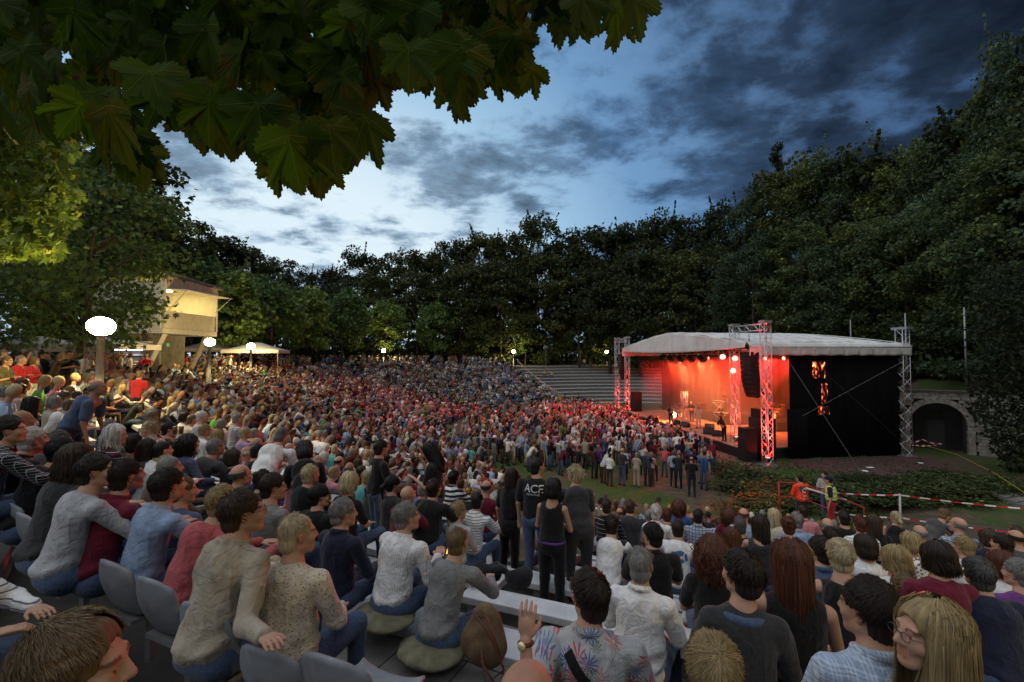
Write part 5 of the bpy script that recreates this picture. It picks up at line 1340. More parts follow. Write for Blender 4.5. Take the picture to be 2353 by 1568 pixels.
# ---- materials of people
def skin(name, c):
    m = mat('skin_' + name, c, .62, attr='tint', spec=.2, noise=.12, nscale=30); b = m.node_tree.nodes['Principled BSDF']
    b.inputs['Subsurface Weight'].default_value = 0.0; return m
SKINS = [skin('fair', (.46, .27, .19)), skin('rosy', (.42, .22, .15)), skin('tan', (.32, .18, .11))]
HAIRC = {'black': (.010, .009, .009), 'dark brown': (.022, .014, .010), 'brown': (.050, .030, .018), 'auburn': (.085, .028, .014), 'dark blonde': (.15, .10, .052), 'blonde': (.30, .22, .105), 'pale blonde': (.44, .36, .22), 'grey': (.20, .195, .185), 'dark grey': (.075, .072, .07), 'white': (.52, .51, .48)}
def hair_mat(c): 
    m = mat('hair_' + c.replace(' ', '_'), HAIRC[c], .55, attr='hcol', spec=.28, noise=.35, nscale=60, stretch=(1, 1, .2))
    return m
CLOTH = {'black': (.010, .010, .011), 'charcoal': (.035, .035, .038), 'dark grey': (.07, .072, .075), 'grey': (.19, .195, .195), 'light grey': (.38, .39, .40), 'white': (.72, .72, .71), 'navy': (.014, .018, .040), 'denim blue': (.06, .09, .16), 'light blue': (.26, .35, .50), 'blue': (.05, .12, .32),
         'wine red': (.13, .010, .028), 'red': (.38, .02, .03), 'rose': (.40, .09, .10), 'pink': (.52, .22, .26), 'beige': (.36, .31, .235), 'cream': (.58, .52, .40), 'brown': (.09, .055, .035), 'olive': (.09, .09, .045), 'green': (.10, .30, .07), 'turquoise': (.08, .36, .36), 'purple': (.11, .04, .20), 'orange': (.55, .16, .05), 'lilac': (.36, .26, .42), 'mustard': (.5, .34, .05)}
def cloth(c, pat='plain'):
    key = 'cloth_%s_%s' % (c.replace(' ', '_'), pat)
    if key in MATS: return MATS[key]
    col = CLOTH[c]; m = mat(key, col, .88, spec=.15, noise=.22, nscale=14, sheen=.15)
    nt = m.node_tree; N = nt.nodes.new; L = nt.links.new; b = nt.nodes['Principled BSDF']; src = b.inputs['Base Color'].links[0].from_socket
    tc = N('ShaderNodeTexCoord'); sp_ = N('ShaderNodeSeparateXYZ'); L(tc.outputs['Object'], sp_.inputs[0])
    def M(op, a, b_=None):
        n = N('ShaderNodeMath'); n.operation = op
        for i, v in enumerate((a, b_)):
            if v is None: continue
            if isinstance(v, (int, float)): n.inputs[i].default_value = v
            else: L(v, n.inputs[i])
        return n.outputs[0]
    def band(ax, per, duty): return M('LESS_THAN', M('FRACT', M('MULTIPLY', sp_.outputs[ax], 1 / per)), duty)
    def over(fac, c2):
        nonlocal src
        mx = N('ShaderNodeMix'); mx.data_type = 'RGBA'; L(fac, mx.inputs[0]); L(src, mx.inputs[6]); mx.inputs[7].default_value = (*c2, 1); src = mx.outputs[2]
    dk = tuple(v * .22 for v in col)
    if pat in ('plain', 'pinstriped', 'striped'): over(M('MULTIPLY', M('LESS_THAN', M('ABSOLUTE', M('SUBTRACT', sp_.outputs[2], .945)), .0022), .55), tuple(v * .4 for v in col))
    if pat == 'checked':
        over(M('MULTIPLY', band(0, .052, .45), .75), dk); over(M('MULTIPLY', band(2, .052, .45), .75), dk); over(M('MULTIPLY', band(2, .026, .10), .8), (.6, .6, .6)); over(M('MULTIPLY', band(0, .026, .10), .8), (.6, .6, .6))
    elif pat == 'gingham': over(M('MULTIPLY', band(0, .014, .5), .30), (.75, .80, .85)); over(M('MULTIPLY', band(2, .014, .5), .30), (.75, .80, .85)); over(M('MULTIPLY', band(0, .056, .12), .35), (.08, .16, .30)); over(M('MULTIPLY', band(2, .056, .12), .35), (.08, .16, .30))
    elif pat == 'plaid': over(M('MULTIPLY', band(0, .07, .5), .8), (.012, .010, .014)); over(M('MULTIPLY', band(2, .07, .5), .8), (.012, .010, .014)); over(band(2, .07, .06), (.5, .5, .5))
    elif pat == 'striped': over(M('MULTIPLY', band(2, .036, .22), .9), (.06, .07, .10))
    elif pat == 'pinstriped': over(M('MULTIPLY', band(0, .017, .22), .45), (.10, .12, .22))
    elif pat == 'hooped': over(band(2, .078, .5), (.012, .014, .03))
    elif pat in ('floral', 'sprigged', 'printed', 'hawaiian'):
        for k, (sc, thr, cc) in enumerate({'floral': ((20, .30, (.25, .03, .05)), (26, .22, (.05, .10, .04))), 'sprigged': ((58, .24, (.10, .04, .03)), (40, .15, (.22, .05, .04))), 'printed': ((22, .34, (.02, .02, .02)), (34, .3, (.03, .03, .03))), 'hawaiian': ((8.5, .52, (.50, .03, .05)), (9.5, .50, (.07, .13, .30)), (12, .42, (.06, .12, .05)), (7.5, .36, (.42, .16, .12)))}[pat]):
            mp = N('ShaderNodeMapping'); L(tc.outputs['Object'], mp.inputs[0]); mp.inputs['Location'].default_value = (k * 3.1, k * 1.7, k * .9)
            v = N('ShaderNodeTexVoronoi'); L(mp.outputs[0], v.inputs['Vector']); v.inputs['Scale'].default_value = sc; v.inputs['Randomness'].default_value = .9
            if pat == 'hawaiian':
                pm = N('ShaderNodeVectorMath'); pm.operation = 'SUBTRACT'; L(mp.outputs[0], pm.inputs[0])
                L(v.outputs['Position'], pm.inputs[1]); s2 = N('ShaderNodeSeparateXYZ'); L(pm.outputs[0], s2.inputs[0])
                an = M('ARCTAN2', s2.outputs[0], s2.outputs[2]); pet = M('MULTIPLY', M('ADD', M('SINE', M('MULTIPLY', an, 11 + k)), 1.15), .5 * thr / 1.05)
                # only part of the cells carry a flower
                wn = N('ShaderNodeSeparateColor'); L(v.outputs['Color'], wn.inputs[0]); on = M('GREATER_THAN', wn.outputs[0], .42)
                over(M('MULTIPLY', M('MULTIPLY', M('LESS_THAN', v.outputs['Distance'], pet), on), .92), cc); over(M('MULTIPLY', M('MULTIPLY', M('LESS_THAN', v.outputs['Distance'], .06), on), .9), (.6, .45, .2))
            else: over(M('MULTIPLY', M('LESS_THAN', v.outputs['Distance'], thr), .85), cc)
    elif pat == 'denim': 
        over(M('MULTIPLY', band(0, .30, .03), .5), tuple(min(1, v * 1.8) for v in col))
    L(src, b.inputs['Base Color'])
    t = N('ShaderNodeTexNoise'); L(tc.outputs['Object'], t.inputs['Vector']); t.inputs['Scale'].default_value = 11; t.inputs['Detail'].default_value = 6; t.inputs['Distortion'].default_value = 2.4
    bp = N('ShaderNodeBump'); L(t.outputs[0], bp.inputs['Height']); bp.inputs['Strength'].default_value = .55; bp.inputs['Distance'].default_value = .03; L(bp.outputs[0], b.inputs['Normal'])
    return m
m_glasses = mat('spectacle_frame', (.02, .018, .016), .3, spec=.6)

# ---- part library, built on demand and shared
LIB = {}
def get_body(key, pose, lod):
    k = ('b', key, lod)
    if k not in LIB:
        V, Q = body_mesh(pose, (.0068, .012, .02)[lod], lod < 2); me = np_mesh('body', V, Q); set_col(me, skin_tint(V, pose), 'tint'); LIB[k] = me
    return LIB[k]
def get_shirt(key, pose, lod, **kw):
    k = ('s', key, lod, tuple(sorted(kw.items())))
    if k not in LIB: V, Q = shirt_mesh(pose, (.0085, .015, .026)[lod], **kw); LIB[k] = np_mesh('shirt', V, Q)
    return LIB[k]
def get_trousers(key, pose, lod):
    k = ('t', key, lod)
    if k not in LIB: V, Q = trouser_mesh(pose, (.013, .02, .028)[lod]); LIB[k] = np_mesh('trousers', V, Q)
    return LIB[k]
def get_shoes(key, pose, lod):
    k = ('f', key, lod)
    if k not in LIB: V, Q = shoe_mesh(pose, (.012, .014, .022)[lod]); LIB[k] = np_mesh('shoes', V, Q)
    return LIB[k]
def get_hair(style, lod, var=0):
    k = ('h', style, lod, var)
    if k not in LIB:
        n = 4500 if lod == 3 else {'crop': (900, 250, 0), 'bald': (260, 80, 0), 'spiky': (1300, 420, 80), 'long': (1100, 320, 60), 'curly': (1300, 380, 70)}.get(style, (1100, 320, 60))[lod]
        V, F, c = hair_mesh(style, (.0075, .011, .016, .006)[lod], n, 17 + 31 * var); me = np_mesh('hair', V, F); set_col(me, c, 'hcol'); LIB[k] = me
    return LIB[k]
def cap_mesh():
    if 'cap' not in LIB:
        f = Field((-.14, -.16, -.03), (.14, .24, .17), .008); f.ell((0, -.018, .046), (.092, .114, .098), .01); f.ell((0, -.018, -.06), (.2, .25, .075), .006, None, True)
        f.ell((0, .115, .030), (.070, .085, .010), .012, rotm(0, -.18, 0)); V, Q = f.net(); LIB['cap'] = np_mesh('cap', V, Q)
    return LIB['cap']
def glasses_mesh():
    if 'gl' not in LIB:
        mb = MB()
        for sg in (-1, 1):
            pts = [(sg * .034 + math.cos(a) * .022, .112, -.002 + math.sin(a) * .016) for a in np.linspace(0, 6.283, 13)]; mb.tube(pts,   .0015, 5, False)
            mb.tube([(sg * .056, .110, .004), (sg * .079, .05, .006), (sg * .082, -.005, .004)],   .0015, 5)
        mb.tube([(-.012, .114, .003), (.012, .114, .003)], .002, 5); LIB['gl'] = mb.mesh('glasses')
    return LIB['gl']
ROOTS = {}
def person(label, loc, rz, pkey, pose, lod, shirt='grey', pat='plain', kind='long', collar=False, hairc='brown', style='short', trousers='denim blue', sk=0, glasses=False, cap=None, group=None, scale=1.0, loose=1.0, hem=0.0, var=0, extra=None, cat='person', shirt_me=None, nolegs=False, hairlod=None):
    t = thing('person', label, cat, loc, rz, group, scale)
    link('body', get_body(pkey, pose, lod), t, SKINS[sk])
    link('shirt', shirt_me or get_shirt(pkey, pose, lod, kind=kind, loose=loose, hem=hem, collar=collar), t, cloth(shirt, pat))
    if not nolegs: link('trousers', get_trousers(pkey, pose, lod), t, cloth(trousers, 'denim' if 'denim' in trousers else 'plain'))
    if pose.stand: link('shoes', get_shoes(pkey, pose, lod), t, cloth('black'))
    HM = Matrix.Translation(Vector(pose.H)) @ Matrix(pose.HR.tolist()).to_4x4(); fm = .955 if pose.fem else 1.0
    HMs = HM @ Matrix.Scale(fm, 4)
    if style != 'none': link('hair', get_hair(style, hairlod if hairlod is not None else lod, var), t, hair_mat(hairc)).matrix_basis = HMs
    if glasses: link('glasses', glasses_mesh(), t, m_glasses).matrix_basis = HMs
    if cap: link('cap', cap_mesh(), t, cloth(cap)).matrix_basis = HMs
    return t
POSES = {}
def pose(key):
    """key: kind/gender/lean/yaw/arms, e.g. sit-m-slouch-ahead-lap"""
    if key not in POSES:
        kd, g, ln, yw, ar = key.split('-')
        lean, slump = {'upright': (.05, .15), 'lean': (.20, .5), 'slouch': (.34, .9), 'bend': (.80, .8), 'straight': (.0, .05), 'stoop': (.45, .7)}[ln]
        yaw = {'ahead': 0, 'left': .55, 'right': -.55, 'farleft': 1.15, 'farright': -1.15, 'down': 0}[yw]
        pit = {'down': -.5}.get(yw, .10 if slump > .4 else .0)
        POSES[key] = Pose(kd == 'stand', lean, slump, yaw, pit, 0, g in ('f', 'w'), ar.split('+') if '+' in ar else ar, 1.13 if g in ('b', 'w') else 1.0)
    return POSES[key]
# ================================================================== the people one can tell apart
STAGE_C = (15.0, 37.0)
def zpx(panel, zx, zy): return ((0, 1266, 2632)[panel - 1] + .7208 * zx) / 1.7406, (1600 + .7208 * zy) / 1.7406
def face_rz(x, y, tx=STAGE_C[0], ty=STAGE_C[1]): return math.atan2(-(tx - x), ty - y)
TAKEN = []
HERO = {}
def hero(panel, zx, zy, hh, pk, shirt, pat, kind, collar, hairc, style, label, rzoff=0.0, name=None, **kw):
    px, py = zpx(panel, zx, zy); d = .255 * FPX / (hh * .4141); head = at(px, py, d); p = pose(pk)
    sc = kw.pop('scale', 1.0); rz = kw.pop('rz', None)
    rz = face_rz(head.x, head.y) + rzoff if rz is None else rz
    H = Vector(p.H) * sc; H.rotate(Euler((0, 0, rz))); loc = head - H
    lod = 0 if hh > 112 else (1 if hh > 55 else 2)
    if hh > 300: kw['hairlod'] = 3
    t = person(label, loc, rz, pk, p, lod, shirt, pat, kind, collar, hairc, style, scale=sc, group='concert goers', **kw)
    TAKEN.append((loc.x, loc.y, loc.z)); 
    if name: HERO[name] = t
    return t
SU, SL, SO = 'sit-m-upright-ahead-lap', 'sit-m-lean-ahead-knees', 'sit-m-slouch-ahead-knees'
SUR, SUL, SLR, SOR = 'sit-m-upright-right-lap', 'sit-m-upright-left-lap', 'sit-m-lean-right-knees', 'sit-m-slouch-right-knees'
FU, FL, FUR, FUL, FO = 'sit-f-upright-ahead-lap', 'sit-f-lean-ahead-knees', 'sit-f-upright-right-lap', 'sit-f-upright-left-lap', 'sit-f-slouch-ahead-knees'
def build_heroes():
    P = 'plain'
    # ---- left rows
    hero(1, 60, 170, 150, SLR, 'charcoal', 'checked', 'long', True, 'dark brown', 'short', 'dark haired person in black and white checked shirt at the left edge')
    hero(1, 190, 225, 135, SO, 'black', P, 'long', True, 'white', 'short', 'white haired person in black jumper over a white collar at the left', 0.0)
    hero(1, 335, 235, 120, SO, 'charcoal', P, 'long', False, 'dark grey', 'short', 'grey haired person in dark green grey shirt bending behind the navy jumper', 0.1)
    hero(1, 352, 285, 142, SO, 'black', P, 'long', False, 'black', 'short', 'dark haired person in black navy jumper hunched at the left, grey streaked hair')
    hero(1, 440, 335, 175, FL, 'charcoal', P, 'long', False, 'brown', 'wavy', 'person with wavy brown shoulder length hair and glasses in dark top at left', glasses=True)
    hero(1, 545, 395, 185, SLR, 'light grey', P, 'long', False, 'dark brown', 'short', 'dark haired person in pale grey shirt leaning towards the wine red shirt', -.1)
    hero(1, 705, 420, 180, FL, 'wine red', P, 'long', True, 'dark brown', 'short', 'person with dark brown bob in a wine red shirt in the left row', -.05)
    hero(1, 940, 475, 180, SL, 'light blue', P, 'long', True, 'dark brown', 'short', 'person with thick dark hair in a light blue denim shirt, left row', -.05)
    hero(1, 912, 350, 105, FO, 'light grey', P, 'long', False, 'pale blonde', 'pony', 'person with pale blonde ponytail and glasses in grey blouse holding a phone', glasses=True)
    hero(1, 905, 282, 105, SL, 'white', P, 'long', True, 'black', 'crop', 'person with cropped black hair in white shirt behind the blonde ponytail')
    hero(1, 645, 195, 110, FUR, 'wine red', 'plaid', 'long', True, 'white', 'wavy', 'person with long wavy white hair and glasses in red plaid shirt', glasses=True)
    hero(1, 612, 150, 78, SU, 'black', P, 'long', False, 'grey', 'short', 'grey haired person in black just behind the long white hair')
    hero(1, 745, 240, 100, FL, 'brown', P, 'long', False, 'dark brown', 'bob', 'person with dark brown bob in brown top behind the dark haired pair')
    hero(1, 830, 272, 105, FUR, 'charcoal', P, 'long', False, 'dark brown', 'long', 'person with long dark brown hair leaning back beside the white shirt')
    hero(1, 1245, 565, 180, FO, 'rose', P, 'long', False, 'blonde', 'short', 'person with short blonde hair in a rose red top with wide neckline', -.1)
    HERO['jacket'] = hero(1, 1355, 625, 235, 'sit-m-lean-right-knees+embrace', 'beige', P, 'long', True, 'brown', 'short', 'person in beige field jacket and glasses with an arm round the floral blouse', .05, glasses=True, name='jacket', loose=1.08)
    hero(1, 1655, 745, 225, 'sit-w-upright-right-lap', 'cream', 'sprigged', 'long', False, 'pale blonde', 'crop', 'person with cropped pale blonde hair in a cream blouse with small flowers', .18, name='floral', loose=1.05)
    hero(1, 1520, 485, 140, SUR, 'grey', P, 'short', False, 'dark brown', 'short', 'dark haired person with glasses in grey tee behind the beige jacket', glasses=True)
    hero(1, 1340, 420, 125, SL, 'black', P, 'long', False, 'dark grey', 'bald', 'balding person with glasses and dark fringe in black above the blonde head', glasses=True)
    hero(1, 1200, 265, 92, SO, 'dark grey', P, 'short', False, 'grey', 'short', 'grey haired person hunched in dark grey shirt, face lit red')
    hero(1, 1302, 322, 92, FUR, 'black', P, 'long', False, 'brown', 'bob', 'person with brown bob in black top beside the hunched grey shirt')
    hero(1, 1432, 285, 85, SU, 'black', P, 'long', False, 'black', 'crop', 'person with cropped black hair in a black shirt in the left centre')
    hero(1, 1532, 345, 85, SUR, 'charcoal', P, 'long', False, 'grey', 'bald', 'balding grey person in charcoal seen from behind, left centre')
    hero(1, 1562, 205, 96, 'stand-m-bend-down-fold', 'white', P, 'short', True, 'dark grey', 'crop', 'standing person in open white shirt bending forward in the rows', .5)
    hero(1, 1690, 285, 100, 'stand-m-bend-down-fold', 'black', P, 'short', False, 'black', 'bob', 'standing person with dark shaggy hair in black tee bending down', 1.0)
    hero(1, 1662, 365, 95, FU, 'pink', P, 'long', False, 'blonde', 'long', 'person with long blonde hair in a pink cardigan seated in the left centre')
    hero(1, 1725, 415, 110, FL, 'black', P, 'long', False, 'pale blonde', 'short', 'person with short bleached hair in black, behind the black cap')
    hero(1, 1772, 460, 82, FU, 'grey', P, 'long', False, 'blonde', 'short', 'small blonde head in grey just behind the black baseball cap')
    hero(1, 1462, 445, 108, FU, 'charcoal', P, 'long', False, 'dark brown', 'bun', 'dark brown head with hair tied up in front of the balding fringe')
    hero(1, 1778, 535, 118, SUR, 'black', P, 'short', False, 'black', 'cap', 'person in black baseball cap and black tee, left of the grey hair', cap='black')
    hero(1, 1052, 245, 98, FUR, 'denim blue', P, 'long', True, 'black', 'curly', 'person with black curly hair in a denim jacket, left centre')
    hero(1, 826, 160, 88, 'sit-f-upright-farleft-lap', 'cream', 'printed', 'short', False, 'pale blonde', 'spiky', 'person with short pale blonde hair in printed blouse turned to the camera', 2.0)
    hero(1, 945, 165, 80, SUR, 'black', P, 'long', False, 'black', 'short', 'dark haired person in black shirt with two beer cups')
    hero(1, 870, 135, 66, SU, 'wine red', P, 'long', False, 'brown', 'short', 'small brown head in wine red between printed blouse and black shirt')
    hero(1, 1140, 170, 70, FU, 'white', P, 'long', False, 'blonde', 'short', 'blonde person in a white blouse right of the beer cups')
    hero(1, 1125, 95, 66, SUR, 'light grey', P, 'short', False, 'white', 'crop', 'white cropped head right of the light pole in the left crowd')
    hero(1, 1215, 200, 70, FL, 'beige', P, 'long', False, 'blonde', 'bob', 'blonde bob with beige cardigan two rows above the hunched grey shirt')
    hero(1, 1365, 185, 66, FU, 'lilac', P, 'long', False, 'pale blonde', 'short', 'pale blonde head with lilac top in the left centre')
    hero(1, 1320, 105, 60, SU, 'light grey', 'striped', 'short', False, 'grey', 'crop', 'cropped grey head in striped shirt, upper left centre')
    # bottom left corner
    hero(1, 430, 1500, 560, 'sit-f-upright-ahead-lap', 'charcoal', P, 'long', False, 'dark blonde', 'short', 'large dark blonde head cut by the lower left corner', rz=-1.25, var=1)
    # ---- middle
    hero(2, 155, 628, 150, SUR, 'navy', P, 'long', True, 'grey', 'short', 'grey haired person in dark navy denim jacket left of the striped shirt', var=1)
    hero(2, 505, 650, 150, 'sit-b-lean-right-fold+phone', 'white', 'pinstriped', 'long', True, 'grey', 'short', 'grey haired person in pale pinstriped shirt holding glow sticks', -.1, name='glow')
    hero(2, 788, 785, 155, SO, 'grey', P, 'long', False, 'dark blonde', 'crop', 'person with cropped hair in plain grey jumper sitting on a cushion', -.05, name='greyjumper')
    hero(2, 508, 530, 103, SL, 'wine red', P, 'short', False, 'brown', 'none', 'bald person in wine red tee behind the pinstriped shirt')
    hero(2, 428, 470, 92, SUR, 'charcoal', P, 'short', False, 'black', 'pony', 'person in dark cap with ponytail and black tee in the middle', cap='navy')
    hero(2, 655, 492, 100, 'sit-b-lean-ahead-knees', 'black', P, 'short', False, 'dark brown', 'short', 'broad dark haired person in black tee in front of the hooped shirt')
    hero(2, 188, 458, 112, FU, 'black', P, 'short', False, 'pale blonde', 'bob', 'person with pale blonde bob in black tee, middle left')
    hero(2, 790, 615, 100, FUR, 'light grey', P, 'short', False, 'blonde', 'pony', 'blonde person with ponytail and grey tee in front of striped polo')
    hero(2, 895, 560, 95, SL, 'white', 'striped', 'short', True, 'black', 'crop', 'black haired person in white polo with dark thin stripes')
    hero(2, 945, 488, 82, SU, 'wine red', P, 'long', False, 'brown', 'bald', 'bald person in wine red jumper by the standing group')
    hero(2, 845, 512, 62, SU, 'charcoal', P, 'long', False, 'brown', 'short', 'child in a yellow and red cap behind the striped polo', scale=.8, cap='mustard')
    hero(2, 765, 432, 78, SL, 'white', 'hooped', 'short', True, 'black', 'short', 'black haired person in navy and white hooped rugby shirt')
    hero(2, 362, 268, 88, 'stand-m-upright-ahead-phone', 'black', P, 'short', False, 'dark brown', 'short', 'standing person in black tee holding a cup, left of the lettered tee', -.3)
    hero(2, 622, 285, 90, 'stand-f-upright-down-phone+raise', 'black', P, 'short', False, 'black', 'long', 'standing person in lettered black tee with one arm lifted', 1.9, name='chapter', glasses=True)
    hero(2, 1085, 425, 88, 'stand-f-upright-ahead-down', 'black', P, 'short', False, 'dark brown', 'long', 'standing person with long dark hair in black dress, back to camera', -.1, trousers='black', hem=.12)
    hero(2, 1228, 372, 98, 'stand-b-upright-right-down', 'black', P, 'short', False, 'black', 'crop', 'broad standing person in black band tee with large white letters', .05, name='ace', trousers='denim blue')
    hero(2, 1315, 492, 106, 'stand-f-upright-ahead-fold', 'black', P, 'tank', False, 'black', 'bob', 'standing person with black bob in black tank top and purple sash', .05, name='tank', trousers='black')
    hero(2, 1432, 418, 98, 'stand-w-stoop-left-wrap+down', 'charcoal', P, 'short', False, 'pale blonde', 'spiky', 'standing person with spiky blonde hair in grey top hugging the tank top', .45, trousers='charcoal')
    hero(2, 1640, 695, 104, SO, 'white', P, 'long', False, 'dark brown', 'short', 'dark haired person in white baseball shirt with navy sleeves', name='raglan')
    hero(2, 1862, 752, 128, 'sit-b-upright-left-lap', 'black', P, 'short', True, 'black', 'short', 'dark haired person with glasses and earring in black polo shirt', .3, glasses=True)
    hero(2, 1802, 915, 185, 'sit-m-straight-ahead-lap', 'white', P, 'long', True, 'grey', 'crop', 'person with short grey hair in white shirt with yoke, lower middle', -.1, name='whiteshirt', loose=1.12, hem=.04)
    hero(2, 1510, 1085, 262, 'sit-b-upright-left-lap+lap', 'light grey', 'hawaiian', 'short', True, 'dark brown', 'short', 'dark haired person with glasses in flowered holiday shirt raising a hand', .2, glasses=True, name='hawaii', loose=1.1)
    hero(2, 1175, 1690, 470, 'sit-m-lean-ahead-knees', 'charcoal', P, 'short', False, 'brown', 'none', 'bald head at the bottom edge below the flowered shirt', sk=1)
    hero(2, 1612, 590, 82, SU, 'black', 'plaid', 'long', True, 'dark brown', 'crop', 'dark haired person in plaid shirt right of the standing group')
    hero(2, 1742, 592, 80, 'sit-b-lean-ahead-knees', 'charcoal', P, 'long', False, 'brown', 'crop', 'close cropped person in dark leather jacket right of the standing group')
    hero(2, 1884, 625, 82, SU, 'white', P, 'long', True, 'white', 'short', 'person with full white hair in white shirt behind the climbing tee')
    hero(2, 1945, 640, 72, SU, 'brown', P, 'long', False, 'auburn', 'short', 'auburn head in brown next to the full white hair')
    hero(2, 2010, 590, 68, FU, 'blue', P, 'long', False, 'auburn', 'curly', 'auburn curly head with blue cardigan right of the white hair')
    # ---- right
    hero(3, 110, 712, 100, SL, 'white', P, 'short', False, 'dark brown', 'crop', 'person in white tee with a blue climbing print on the back', name='climb')
    hero(3, 222, 645, 82, SU, 'light blue', 'checked', 'short', True, 'black', 'crop', 'black haired person in light blue checked shirt, right middle')
    hero(3, 310, 845, 170, FU, 'black', P, 'short', False, 'auburn', 'curly', 'person with long curly auburn hair in black, right of the climbing tee')
    hero(3, 410, 765, 112, FU, 'black', P, 'long', False, 'auburn', 'long', 'person with long straight auburn brown hair in black, right middle')
    hero(3, 455, 695, 98, SU, 'black', P, 'short', False, 'dark grey', 'crop', 'cropped dark grey head in black tee, right middle')
    hero(3, 460, 965, 255, 'sit-f-straight-left-lap', 'charcoal', P, 'long', False, 'dark brown', 'short', 'person with dark bobbed hair in grey jumper over a denim collar', .05, name='greywoman', var=1)
    hero(3, 562, 695, 105, FUL, 'charcoal', P, 'tank', False, 'dark brown', 'long', 'person with long dark hair in a dark waistcoat, right middle')
    hero(3, 740, 900, 240, 'sit-f-straight-ahead-lap', 'black', P, 'tank', False, 'auburn', 'long', 'person with very long red brown hair in a dark camisole', name='redhair')
    hero(3, 722, 700, 98, FU, 'charcoal', 'checked', 'short', False, 'auburn', 'bun', 'red haired person with a bun in dark checked shirt')
    hero(3, 1010, 865, 178, FL, 'black', P, 'tank', False, 'pale blonde', 'short', 'person with short bright blonde hair in sleeveless black top', var=1)
    hero(3, 900, 835, 150, FUL, 'denim blue', P, 'short', True, 'dark brown', 'short', 'dark haired person in denim shirt behind the bright blonde')
    hero(3, 1150, 812, 125, FU, 'white', P, 'short', False, 'dark brown', 'bob', 'person with dark brown bob in white tee, right of the bright blonde')
    hero(3, 1310, 885, 150, FUL, 'white', P, 'short', False, 'blonde', 'bob', 'person with blonde bob in white top, right rows')
    hero(3, 1402, 790, 108, FU, 'white', 'printed', 'short', False, 'blonde', 'bob', 'person with blonde bob in zebra printed top')
    hero(3, 1538, 875, 170, 'sit-w-upright-left-lap', 'wine red', P, 'short', False, 'dark brown', 'bob', 'person with dark brown bob in wine red tee, right rows', .1)
    hero(3, 1690, 812, 112, FUL, 'white', P, 'short', False, 'blonde', 'short', 'person with layered blonde hair in white tee at the right')
    hero(3, 1775, 965, 172, 'sit-b-lean-ahead-knees', 'navy', P, 'long', False, 'dark grey', 'short', 'broad person with dark grey hair in navy shirt at the right', var=1)
    hero(3, 1370, 1055, 165, SL, 'navy', P, 'short', False, 'dark blonde', 'short', 'person with short dark blonde hair between the fringe and navy shirt')
    hero(3, 1165, 1165, 320, 'sit-m-upright-left-lap', 'light blue', 'gingham', 'long', True, 'dark brown', 'short', 'young person with ruffled dark hair in pale blue checked shirt', .25, name='checked')
    hero(3, 1505, 1310, 375, 'sit-f-lean-left-lap', 'purple', P, 'long', False, 'blonde', 'long', 'blonde long haired person with glasses and purple top in the right corner', rz=.95, glasses=True, name='blonde')
    hero(3, 310, 1500, 400, 'sit-m-slouch-ahead-lap', 'charcoal', P, 'long', False, 'blonde', 'short', 'child with tousled blond hair at the bottom edge', scale=.9)
    hero(3, 1662, 695, 88, 'sit-m-lean-left-knees', 'light blue', 'checked', 'short', True, 'grey', 'bald', 'bald person in blue and white checked shirt near the tape')
    hero(3, 1452, 742, 92, SU, 'charcoal', P, 'short', False, 'grey', 'bald', 'bald pink headed person in dark tee, right rows')
    hero(3, 1590, 640, 66, 'stand-m-bend-down-lap', 'dark grey', P, 'long', False, 'dark blonde', 'short', 'standing person in dark grey bending far forward near the tape', -1.1)
    hero(3, 1320, 655, 68, 'stand-f-stoop-left-down', 'black', P, 'tank', False, 'pale blonde', 'pony', 'standing person with pale hair in black by the steel post', -.5)
    hero(3, 2000, 965, 155, FUL, 'purple', 'floral', 'long', False, 'grey', 'short', 'grey haired person with purple flowered scarf cut by the right edge')
    hero(3, 1905, 910, 140, FU, 'white', P, 'long', False, 'auburn', 'bob', 'auburn bob in white blouse near the right edge')
    hero(3, 1985, 770, 95, SU, 'dark grey', P, 'long', False, 'dark brown', 'bald', 'balding dark head at the right edge by the tape')
    hero(3, 1905, 800, 105, FUL, 'charcoal', P, 'long', False, 'dark brown', 'short', 'dark brown head in front of the right end of the tape')
    hero(3, 1832, 765, 92, FU, 'navy', P, 'long', False, 'brown', 'bob', 'brown bob in navy at the right under the lower tape')
    hero(3, 1985, 735, 76, SU, 'black', P, 'long', False, 'brown', 'crop', 'cropped brown head touching the lower tape at the right edge')
    hero(3, 1120, 690, 92, FU, 'white', 'striped', 'short', False, 'auburn', 'short', 'reddish short hair with striped white top, right middle')
    hero(3, 1030, 655, 85, SU, 'black', P, 'short', False, 'black', 'crop', 'black cropped head in black tee in front of the steward')
    hero(3, 940, 700, 88, SU, 'light grey', P, 'short', False, 'grey', 'bald', 'bald grey head with pale shirt below the steward')
    hero(3, 770, 670, 84, SU, 'light blue', P, 'short', True, 'grey', 'short', 'grey haired person in light blue shirt right of the red bun')
    hero(3, 805, 620, 70, SU, 'pink', P, 'short', True, 'dark brown', 'crop', 'dark cropped head in pink polo below the first aider')
    hero(3, 648, 645, 78, FUR, 'cream', P, 'long', False, 'pale blonde', 'long', 'pale blonde long hair in cream top, right middle')
    hero(3, 1195, 680, 84, FU, 'black', P, 'long', False, 'brown', 'long', 'long brown hair in black, right of the reddish short hair')
    hero(3, 960, 765, 110, FU, 'light grey', 'printed', 'short', False, 'dark brown', 'short', 'dark short hair in printed grey top in front of the bald grey head')
    hero(3, 475, 640, 78, SU, 'light blue', P, 'long', False, 'auburn', 'bald', 'balding reddish head in pale blue at the right middle')
    hero(3, 395, 640, 74, FU, 'wine red', P, 'long', False, 'auburn', 'curly', 'auburn curls with wine red top at the right middle')
    # hands on a knee at the left edge
    p_ = pose('sit-m-lean-ahead-knees'); px, py = zpx(1, 50, 1200); hd = at(px, py, 2.5); rz = -1.35
